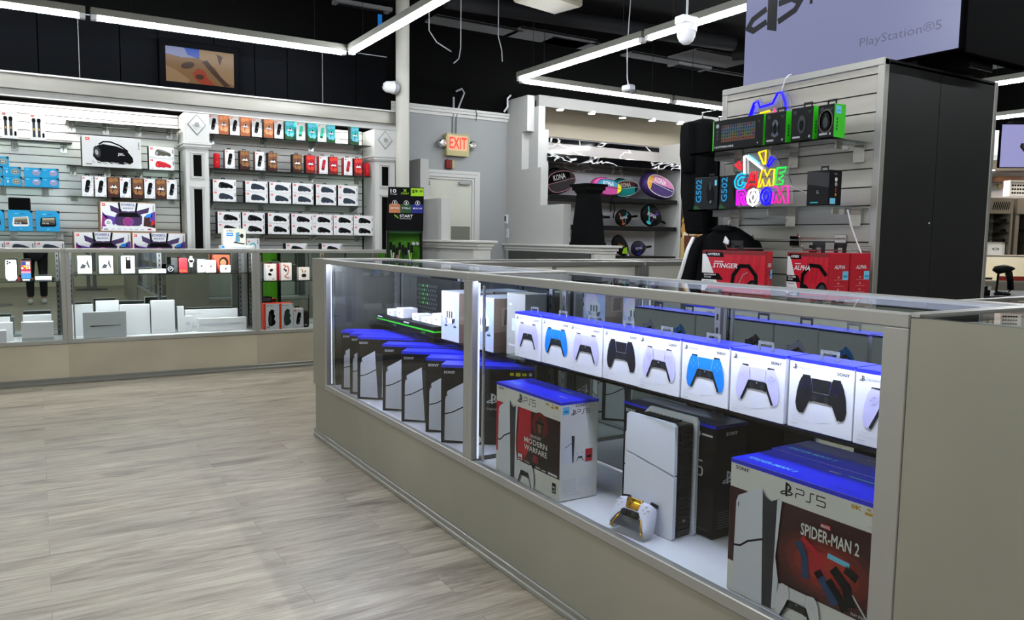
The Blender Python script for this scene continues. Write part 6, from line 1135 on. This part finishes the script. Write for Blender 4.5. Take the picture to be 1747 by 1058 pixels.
MB().pillow(gpt([(1253, 403), (1259, 411), (1258, 418), (1249, 414)], X), frame((0, -.062, 0), (1, 0, 0), (0, 0, 1)), .01, WSTR, .002, 2).build('logo_patch', t)
a = at(1243, 384, 0, X); MB().tube([(3.6-a.y, 0, a.z-.02), (3.6-a.y, 0, a.z+.02), (3.6-a.y+.02, .0, a.z+.035), (3.6-a.y+.02, .215, a.z+.035)], .004, CHROME, 6).build('hanger', t)
for k, (dx, dy, lab) in enumerate(((0, 0, 'black hooded top hanging on the left side of the slat tower, front one'), (.19, 0, 'black hooded top hanging on the left side of the slat tower, rear one'))):
    t = thing('hooded_top', lab, 'hooded top', (3.16+dx, 3.6, 0), -PI/2, 'black hooded tops')
    O = gpt([(1196, 215), (1204, 204), (1225, 198), (1236, 199), (1240, 215), (1240, 330), (1238, 400), (1200, 400), (1190, 330), (1192, 250)], 3.16); O = [(x-.10-.07*k, z) for x, z in O]
    MB().pillow(O, f0, .11, CLOTH, .03, 4).build('body', t); MB().pillow([(x*.5+.5*sum(p[0] for p in O)/len(O)-.03, (z-1.55)*.45+1.74) for x, z in O], frame((0, -.05, 0), (1, 0, 0), (0, 0, 1)), .07, CLOTH, .02, 3).build('hood', t)
    MB().tube([(.42-.06*k, 0, 1.88), (.42-.06*k, 0, 1.955), (.53, 0, 1.955)], .005, CHROME, 6).build('hanger', t)
# screens on the tower
t = thing('television', 'large leaning television showing a pale violet console logo screen', 'television', (3.42, 3.145, 2.085), -PI/2); W_, H_ = 1.215, .70
MB().box(0, W_, .002, .05, 0, H_, TVB, .006).build('bezel', t); MB().box(.3, .9, .05, .09, .12, .55, BPLAS, .01).box(.45, .75, .06, .1, -.02, .3, BPLAS).build('mount', t)
f0 = frame((.008, .002, .010), (1, 0, 0), (0, 0, 1)); SCRM = mat('violet_screen', '#20222c', .25, emit=.5, ecol='#a3a8d6'); DK1, DK2 = mat('screen_logo', '#0a0a0e', .3, emit=.02, ecol='#30323c'), mat('screen_faint_text', '#15161c', .3, emit=.33, ecol='#9096c0')
q = MB().rect(0, W_-.016, 0, H_-.02, f0, SCRM, 1); ps_mark(q, f0, .0, .29, .36, DK1, 2); ps5_word(q, f0, .43, .37, .17, DK1, 2); q.text('PlayStation\u00ae5', f0, .72, .085, .055, DK2, .40, 2); q.build('screen', t)
t = thing('television', 'black switched off television facing sideways on the tower top', 'television', (3.50, 1.99, 2.10), 0); MB().box(0, .62, 0, .05, 0, .95, TVB, .006).build('bezel', t); MB().rect(.01, .61, .01, .94, frame((0, 0, 0), (1, 0, 0), (0, 0, 1)), mat('dark_screen', '#060607', .6, spec=.02), 1).build('screen', t); MB().box(.2, .4, .05, .3, -.036, .4, BPLAS).build('mount', t)
# ------------------------------------------------------------------ far right: eyewear corner
def deep(x, y, depth):
    d = FWD*F_PX+RGT*(x-W_PX/2)-UPV*(y-H_PX/2); return V(0, 0, CAM_H)+d*(depth/F_PX)
RZ = -YAW
def local_z(p): return V(p.x, p.y, 0)
p = deep(1702, 430, 10.6); t = thing('eyewear_cabinet', 'grey glass cabinet with slanted vent slots and oval emblem sign, far right', 'cabinet', local_z(p), RZ)
GCAB = mat('grey_cabinet', '#6a655c', .45); wv = .35; ht = deep(1703, 338, 10.6).z; hb = deep(1703, 365, 10.6).z; base = deep(1703, 436, 10.6).z
q = MB().box(-wv/2, wv/2, 0, .4, 0, base, GCAB).box(-wv/2, wv/2, 0, .4, hb, ht, GCAB, .004).box(-wv/2, -wv/2+.03, 0, .4, base, hb, GCAB).box(wv/2-.03, wv/2, 0, .4, base, hb, GCAB).box(-wv/2, wv/2, .38, .4, base, hb, mat('cabinet_back', '#c9c6bf', .5)); q.build('carcass', t)
f0 = frame((-wv/2, 0, hb), (1, 0, 0), (0, 0, 1)); q = MB(); dh = ht-hb
for k in range(9): q.poly([(.06+.026*k, dh*.25), (.074+.026*k, dh*.25), (.098+.026*k, dh*.75), (.084+.026*k, dh*.75)], f0, BLACK, 2)
q.build('vent_slots', t)
for k in range(3): MB().box(-wv/2+.031, wv/2-.031, .01, .378, base+(hb-base)*(.3+.24*k), base+(hb-base)*(.3+.24*k)+.008, SHELFGL).build('glass_shelf', t)
MB().box(-wv/2+.05, wv/2-.05, .05, .06, base+.002, base+.18, WHITE).text('O', frame((0, .05, base+.1), (1, 0, 0), (0, 0, 1)), 0, -.03, .035, BLACK, .1, 2, 'c', True).build('emblem_card', t)
MB().box(-.012, .012, .24, .26, base+.002, hb-.002, INK).build('stand_post', t)
for k, z in enumerate((.31, .55, .79)):
    g = thing('sunglasses', 'dark sunglasses on the %s shelf of the grey cabinet' % ('lowest', 'middle', 'top')[k], 'sunglasses', t.matrix_basis @ V(.0, 0, 0), RZ, 'sunglasses in the grey cabinet')
    g.location = V(*t.location)+V(math.cos(RZ), math.sin(RZ), 0)*(.055)+V(0, 0, base+(hb-base)*(.3+.24*k)+.0125) + V(-math.sin(RZ), math.cos(RZ), 0)*.06
    MB().pillow([(-.07, .01), (-.01, .012), (-.012, .045), (-.065, .05)], frame((0, 0, 0), (1, 0, 0), (0, 0, 1)), .01, BPLAS, .002, 2).pillow([(.07, .01), (.01, .012), (.012, .045), (.065, .05)], frame((0, 0, 0), (1, 0, 0), (0, 0, 1)), .01, BPLAS, .002, 2).box(-.012, .012, -.003, .003, .03, .04, BPLAS).build('lenses', g)
    MB().tube([(-.07, 0, .04), (-.072, .1, .035), (-.07, .12, .006)], .004, BPLAS, 6).tube([(.07, 0, .04), (.072, .1, .035), (.07, .12, .006)], .004, BPLAS, 6).build('temples', g)
p = deep(1747, 430, 10.6); t = thing('eyewear_cabinet', 'grey cabinet with brown back and sign at the right edge', 'cabinet', local_z(p)+V(math.cos(RZ), math.sin(RZ), 0)*.0, RZ); wv = .295; BRNW = noisy(mat('brown_wood', '#5a4032', .5), '#4a3226', '#6a4c3a', (2, 2, 14), 3)
MB().box(-wv/2, wv/2, 0, .4, 0, base, GCAB).box(-wv/2, wv/2, -.02, .4, hb, ht, GCAB, .004).box(-wv/2, -wv/2+.05, 0, .4, base, hb, GCAB).box(wv/2-.02, wv/2, 0, .4, base, hb, GCAB).box(-wv/2, wv/2, .38, .4, base, hb, BRNW).build('carcass', t)
f0 = frame((-wv/2, -.021, hb), (1, 0, 0), (0, 0, 1)); MB().text('O', f0, .17, dh*.4, dh*.3, LGREY, .06, 2, 'c').rect(.1, .24, dh*.22, dh*.28, f0, LGREY, 2).build('sign', t)
for k in range(2): MB().box(-wv/2+.051, wv/2-.021, .01, .378, base+(hb-base)*(.33+.3*k), base+(hb-base)*(.33+.3*k)+.008, SHELFGL).build('glass_shelf', t)
# wall shelf with sunglasses above
p = deep(1743, 333, 10.9); t = thing('wall_display', 'white wall box showing three rows of sunglasses at the right edge', 'display box', V(p.x, p.y, p.z), RZ); h = deep(1743, 310, 10.9).z-p.z
MB().box(-.16, .2, .12, .14, 0, h, WHITE).box(-.16, .2, 0, .12, -.015, 0, WHITE).box(-.16, .2, 0, .12, h, h+.015, WHITE).box(-.175, -.16, 0, .14, -.015, h+.015, WHITE).build('box', t)
for k in range(3):
    q = MB()
    for x in (-.04, .035, .11): q.ell(x-.018, h*(.2+.28*k), .017, .014, frame((0, .118, 0), (1, 0, 0), (0, 0, 1)), BLACK, 1, 10).ell(x+.018, h*(.2+.28*k), .017, .014, frame((0, .118, 0), (1, 0, 0), (0, 0, 1)), BLACK, 1, 10)
    q.build('sunglasses_row', t)
MB().box(-.16, .3, .3, .5, h+.02, h+.10, BRNW).box(-.1, .2, .14, .3, .1, h+.02, BRNW).build('wood_header', t)
# wall behind and its lamp
p = deep(1700, 300, 11.6); q = MB(); c = V(p.x, p.y, 0); uu = V(math.cos(RZ), math.sin(RZ), 0); nn = V(-math.sin(RZ), math.cos(RZ), 0)
top = deep(1700, 297, 11.6).z
def slab(q, a, bq, y0, y1, z0, z1, m):
    vs = [c+uu*x+nn*y+V(0, 0, z) for x in (a, bq) for y in (y0, y1) for z in (z0, z1)]; q.add(vs, [(0, 1, 3, 2), (4, 6, 7, 5), (0, 4, 5, 1), (2, 3, 7, 6), (0, 2, 6, 4), (1, 5, 7, 3)], m)
slab(q, -1.2, 1.2, 0, .1, 0, 2.95, FARW); q.build('wall_corner', kind='structure')
q = MB(); slab(q, -1.2, 1.2, -2.2, 0, top, top+.06, mat('grey_bulkhead', '#dddbd8', .6)); slab(q, -1.2, 1.2, -2.2, -2.1, top+.06, 2.75, BLK); q.build('trim_9', kind='structure')
p = deep(1707, 318, 11.55); t = thing('wall_lamp', 'oval cream emergency lamp on the far right wall', 'wall lamp', p, RZ); MB().pillow(blob(24, .10, .035, 0, 2.6), frame((0, -.01, 0), (1, 0, 0), (0, 0, 1)), .05, BISQ, .015, 3).build('base', t); MB().box(-.05, .06, -.06, -.03, -.03, .03, mat('lamp_diffuser', '#e6e0c8', .4), .01).build('diffuser', t)
SPOT2 = mat('lit_bulkhead_spot', '#fff4e0', .5, emit=330, ecol='#fff0dc')
p = deep(1690, 277, 10.9); p.z = top; t = thing('downlight', 'single lit downlight in the bulkhead right of the black tower', 'downlight', V(p.x, p.y, top-.012)); MB().cyl((0, 0, 0), (0, 0, .02), .07, WPLAS, n=20).build('ring', t); MB().ell(0, 0, .055, .055, frame((0, 0, -.0005), (1, 0, 0), (0, -1, 0)), SPOT2, 1, 20).build('lens', t)
for k, (a, bq) in enumerate(((.5, -.7), (.0, -1.5), (.9, -1.6))):  # extra lamps added beyond the view to brighten the dark far corner
    g = dup(t, c+uu*a+nn*bq+V(0, 0, top-.012), 0, 'extra bulkhead downlight in the %s row, added unseen to brighten the eyewear corner' % ('front', 'middle', 'rear')[k])
p = deep(1682, 380, 11.2); t = thing('light_column', 'warm lit vertical strip beside the grey cabinet', 'light strip', local_z(p), RZ); WARM = mat('lit_warm_strip', '#ffd9a0', .5, emit=2.2, ecol='#ffcf8a')
MB().box(-.04, .04, 0, .05, 0, 2.3, CREAM).build('housing', t); MB().box(-.022, .022, -.006, 0, .9, 2.05, WARM).build('diffuser', t)
# eyewear counter, lit inside
p = deep(1730, 455, 9.6); t = thing('eyewear_counter', 'lit counter case of eyewear behind the barcode scanner', 'display case', local_z(p), RZ); z1 = deep(1730, 436, 9.6).z; z0 = deep(1730, 482, 9.6).z
MB().box(-.5, .6, 0, .5, 0, z0, GCAB).box(-.5, .6, .45, .5, z0, z1, CREAM).box(-.5, .6, 0, .02, z0, z0+.02, ALU).box(-.5, .6, 0, .02, z1-.02, z1, ALU).box(-.5, .6, .02, .45, z0, z0+.01, mat('cream_deck', '#e8dcc0', .5)).build('body', t)
MB().box(-.48, .58, .03, .045, z1-.018, z1-.006, mat('lit_case_strip', '#ffe8c0', .5, emit=26, ecol='#ffe2b4')).build('light_strip', t); MB().poly([(-.5, z0), (.6, z0), (.6, z1), (-.5, z1)], frame((0, .01, 0), (1, 0, 0), (0, 0, 1)), GLASS, 0).build('front_pane', t); MB().box(-.1, .5, .12, .125, z0+.011, z0+.07, DRED).build('red_riser', t)
lc = V(*t.location)
for k in range(6):
    g = thing('sunglasses', 'small dark sunglasses in the lit counter, %s from left' % ORD[k], 'sunglasses', lc+uu*(-.3+.14*k)+nn*(.2+.05*(k % 2))+V(0, 0, z0+.0115), RZ, 'sunglasses in the lit counter')
    MB().pillow([(-.05, .005), (.05, .005), (.055, .035), (-.055, .035)], frame((0, 0, 0), (1, 0, 0), (0, 0, 1)), .02, BPLAS if k % 2 else GOLDM, .004, 2).build('lenses', g)
# far television
p = deep(1704, 286, 8.6); t = thing('television', 'far television with pale violet screen and brown sunglasses, right edge', 'television', p, -.63); wv, hv = .84, .475
MB().box(0, wv, 0, .05, 0, hv, TVB, .004).build('bezel', t); f0 = frame((.006, 0, .006), (1, 0, 0), (0, 0, 1)); sc_ = mat('far_screen', '#20222c', .3, emit=.75, ecol='#a9a8e0')
MB().rect(0, wv-.012, 0, hv-.012, f0, sc_, 1).poly([(.2, .22), (.21, .26), (.38, .27), (.55, .26), (.55, .22), (.48, .17), (.4, .17), (.38, .22), (.35, .17), (.24, .17)], f0, mat('screen_dark_frame', '#101010', .4, emit=.02, ecol='#302018'), 2).poly([(.23, .22), (.24, .25), (.36, .255), (.34, .19), (.26, .19)], f0, mat('screen_amber', '#40200c', .4, emit=.15, ecol='#a06038'), 3).build('screen', t)
MB().tube([(wv*.5, .04, hv), (wv*.5, .04, CEIL-p.z-.01)], .02, DGREY).box(wv*.4, wv*.6, .05, .06, hv*.4, hv, DGREY).build('ceiling_mount', t)
# cash desk with monitor and scanner
p = deep(1700, 505, 4.9); zd = .93; p = at(1700, 505, 2, zd); t = thing('cash_desk', 'dark cash desk behind the glass counters at the right', 'desk', V(p.x, p.y, 0), RZ)
MB().box(-.55, .75, -.05, .6, zd-.03, zd, BPLAS, .004).build('desktop', t); MB().box(-.53, -.5, -.03, .58, 0, zd-.03, DGREY).box(.7, .73, -.03, .58, 0, zd-.03, DGREY).box(-.5, .7, -.02, 0, .1, zd-.03, DGREY).build('frame', t)
dk = V(p.x, p.y, zd); q0 = deep(1680, 470, 5.0); a = dk+uu*(-.1)+nn*.30; t = thing('monitor', 'grey monitor edge peeking out beside the black tower', 'monitor', a+V(0, 0, .0005), RZ)
z1, z2 = deep(1680, 466, 5.2).z-zd, deep(1680, 396, 5.2).z-zd
MB().box(-.33, .075, 0, .03, z1, z2, GREYP, .004).build('housing', t); MB().rect(-.32, .065, z1+.05, z2-.02, frame((0, 0, 0), (1, 0, 0), (0, 0, 1)), mat('monitor_screen', '#4a4c50', .3), 1).rect(-.3, .05, z1+.025, z1+.032, frame((0, 0, 0), (1, 0, 0), (0, 0, 1)), PAPER, 1).build('screen', t); MB().box(-.2, -.05, .0, .12, 0, .012, DGREY).box(-.15, -.1, .03, .05, .012, z1+.1, DGREY).build('stand', t)
a = dk+uu*.11+nn*.12; t = thing('barcode_scanner', 'black barcode scanner on a stand at the right', 'scanner', a+V(0, 0, .0005), RZ+.3); s = .20
MB().lathe([(0, 0), (.045, 0), (.05, .01), (.02, .02)], (0, 0, 0), BPLAS).tube([(-.05, 0, .015), (-.045, 0, .1), (-.04, 0, .15)], .007, BPLAS).cyl((-.05, 0, .02), (0, 0, .012), .006, BPLAS).build('stand', t)
MB().pillow([(-.075, .155), (-.06, .185), (.0, .195), (.06, .185), (.075, .17), (.06, .155), (.01, .145), (-.04, .135)], frame((0, 0, 0), (1, 0, 0), (0, 0, 1)), .06, BPLAS, .015, 3).build('head', t); MB().pillow([(.02, .15), (.06, .155), (.078, .09), (.085, .03), (.055, .03), (.045, .09)], frame((0, 0, 0), (1, 0, 0), (0, 0, 1)), .035, BPLAS, .01, 3).tube([(.07, 0, .03), (.075, .02, .012), (.1, .08, .004)], .004, BPLAS).build('grip', t)
a = dk+uu*.0+nn*.05; t = thing('receipt_tray', 'black tray box with silver edge under the barcode scanner', 'tray', a+uu*(-.14)+nn*(-.02)+V(0, 0, .0005), RZ); MB().box(-.12, .12, 0, .1, 0, .06, BPLAS, .004).build('body', t); MB().box(.1, .121, -.002, .1, .035, .058, SILV).build('edge', t)
# ------------------------------------------------------------------ things that only the wall mirrors show
t = thing('pedestal_table', 'grey twin post pedestal table reflected at the left edge of the wall mirror', 'table', (-.62, -.12, 0)); TT = mat('table_top', '#d8d6d0', .4)
MB().lathe([(0, 1.02), (.33, 1.02), (.34, 1.035), (.33, 1.05), (0, 1.05)], (0, 0, 0), TT, 32).build('tabletop', t)
for y in (-.05, .05): MB().box(-.03, .03, y-.03, y+.03, .02, 1.02, STEEL, .005).build('post', t)
MB().lathe([(0, .0), (.24, 0), (.24, .01), (.06, .025), (0, .025)], (0, 0, 0), STEEL, 32).build('base', t)
t = thing('pedestal_table', 'grey twin post pedestal table reflected right of the person in the mirror', 'table', (1.0, -3.7, 0))
MB().box(-.4, .4, -.3, .3, 1.0, 1.03, TT, .006).build('tabletop', t)
for x in (-.06, .06): MB().box(x-.035, x+.035, -.035, .035, .02, 1.0, STEEL, .005).build('post', t)
for y in (-.1, .1): MB().box(-.3, .3, y-.03, y+.03, 0, .025, DGREY, .004).build('foot', t)
t = thing('side_stand', 'white stand with red and grey cartons reflected in the middle wall mirror', 'stand', (2.05, -4.3, 0)); MB().box(-.25, .25, -.2, .2, .62, .66, WPAINT).build('top', t); MB().box(-.1, .1, -.15, .15, 0, .62, WPAINT).build('column', t)
# ------------------------------------------------------------------ the photographer, seen in the wall mirror
SKIN = noisy(mat('skin', '#9c7258', .5), '#946a50', '#a67a60', (6, 6, 6), 2); JEAN = mat('black_trousers', '#101013', .8); COAT = mat('dark_jacket', '#20252c', .8); SHOE = mat('pale_grey_shoe', '#b4b2ac', .6); HAIR = mat('dark_hair', '#15100c', .7)
def skin_mesh(name, nodes, edges, m, parent=None, lvl=2):
    me = bpy.data.meshes.new(name); me.from_pydata([n_[:3] for n_ in nodes], edges, []); me.materials.append(m); ob = bpy.data.objects.new(name, me); COL.objects.link(ob)
    sk = ob.modifiers.new('skin', 'SKIN'); sk.use_smooth_shade = True
    if not me.skin_vertices: me.attributes  # layer is made with the modifier
    for i, n_ in enumerate(nodes):
        r = n_[3] if isinstance(n_[3], tuple) else (n_[3], n_[3]); me.skin_vertices[0].data[i].radius = r; me.skin_vertices[0].data[i].use_root = (i == 0)
    sb_ = ob.modifiers.new('sub', 'SUBSURF'); sb_.levels = lvl; sb_.render_levels = lvl
    if parent is not None: ob.parent = parent
    return ob
PX, PY = -.02, -.30
t = thing('person', 'person in dark jacket, black trousers and pale shoes holding up a phone, reflected in mirror', 'person', (PX, PY, 0))
N = [(0, 0, .95, .13), (0, 0, 1.12, .125), (0, 0, 1.30, .14), (0, 0, 1.44, .11), (0, .01, 1.52, .052), (0, .03, 1.58, .062), (0, .035, 1.66, .085), (0, .03, 1.73, .07),
     (.09, 0, .90, .085), (.10, .01, .50, .055), (.10, -.01, .10, .040), (.10, .10, .05, .035), (-.09, 0, .90, .085), (-.10, .01, .50, .055), (-.10, -.01, .10, .040), (-.10, .10, .05, .035),
     (.18, 0, 1.42, .052), (.23, .02, 1.16, .04), (.10, .20, 1.20, .03), (.06, .225, 1.215, .026), (-.18, 0, 1.42, .052), (-.23, .02, 1.16, .04), (-.10, .20, 1.20, .03), (-.06, .225, 1.215, .026)]
E_ = [(0, 1), (1, 2), (2, 3), (3, 4), (4, 5), (5, 6), (6, 7), (0, 8), (8, 9), (9, 10), (10, 11), (0, 12), (12, 13), (13, 14), (14, 15), (3, 16), (16, 17), (17, 18), (18, 19), (3, 20), (20, 21), (21, 22), (22, 23)]
b_ = len(N)
for sx in (1, -1):
    wr = 19 if sx > 0 else 23
    for k, (dx, dz, ln) in enumerate(((0, .03, .05), (0, .012, .055), (0, -.006, .052), (0, -.022, .042))):
        i = len(N); N += [(sx*.045, .245, 1.215+dz, .011), (sx*(.045-ln*.55), .262, 1.217+dz, .009), (sx*(.045-ln), .252, 1.219+dz, .008)]; E_ += [(wr, i), (i, i+1), (i+1, i+2)]
    i = len(N); N += [(sx*.06, .215, 1.25, .011), (sx*.04, .22, 1.272, .009)]; E_ += [(wr, i), (i, i+1)]
skin_mesh('body', N, E_, SKIN, t)
skin_mesh('trousers', [(0, 0, .95, .15), (.095, 0, .86, .10), (.10, .01, .50, .072), (.10, -.01, .10, .060), (-.095, 0, .86, .10), (-.10, .01, .50, .072), (-.10, -.01, .10, .060)], [(0, 1), (1, 2), (2, 3), (0, 4), (4, 5), (5, 6)], JEAN, t)
skin_mesh('jacket', [(0, 0, .90, .165), (0, 0, 1.12, .16), (0, 0, 1.30, .17), (0, 0, 1.43, .13), (.18, 0, 1.42, .07), (.235, .02, 1.16, .058), (.11, .185, 1.195, .045), (-.18, 0, 1.42, .07), (-.235, .02, 1.16, .058), (-.11, .185, 1.195, .045)], [(0, 1), (1, 2), (2, 3), (3, 4), (4, 5), (5, 6), (3, 7), (7, 8), (8, 9)], COAT, t)
for sx in (1, -1): skin_mesh('shoe', [(sx*.10, -.05, .055, .054), (sx*.10, .05, .053, .053), (sx*.105, .14, .044, .044), (sx*.105, .19, .03, .026)], [(0, 1), (1, 2), (2, 3)], SHOE, t)
skin_mesh('hair', [(0, -.0, 1.74, .075), (0, -.03, 1.69, .085), (0, -.045, 1.62, .06), (0, .05, 1.765, .045)], [(0, 1), (1, 2), (0, 3)], HAIR, t)
q = MB(); ff = frame((0, .12, 1.655), (-1, 0, 0), (0, 0, 1))
for sx in (1, -1): q.lathe([(0, .0), (.011, .004), (.013, .012)], (sx*.032, .108, 1.665), WPLAS, 12, 1).lathe([(0, .012+.0), (.006, .012)], (sx*.032, .101, 1.665), BLACK, 10, 1)
q.build('eyes', t); MB().pillow([(-.012, 1.625), (.012, 1.625), (.006, 1.662), (-.006, 1.662)], frame((0, .122, 0), (1, 0, 0), (0, 0, 1)), .03, SKIN, .005, 2).build('nose', t); MB().pillow([(-.024, 1.602), (0, 1.597), (.024, 1.602), (0, 1.610)], frame((0, .112, 0), (1, 0, 0), (0, 0, 1)), .016, mat('lips', '#8a5048', .5), .002, 2).build('mouth', t)
for sx in (1, -1): MB().pillow([(-.012, 1.63), (.012, 1.63), (.016, 1.665), (-.01, 1.67)], frame((sx*.088, .03, 0), (0, 1, 0), (0, 0, 1)), .014, SKIN, .004, 2).build('ear', t)
t = thing('phone', 'black phone held up by the reflected person', 'phone', (PX, PY+.268, CAM_H-.07)); MB().box(-.036, .036, -.004, .005, 0, .055, BPLAS, .003).build('body', t); MB().lathe([(0, .009), (.006, .009), (.007, .005)], (-.024, 0, .045), CHROME, 12, 1).build('lens', t)
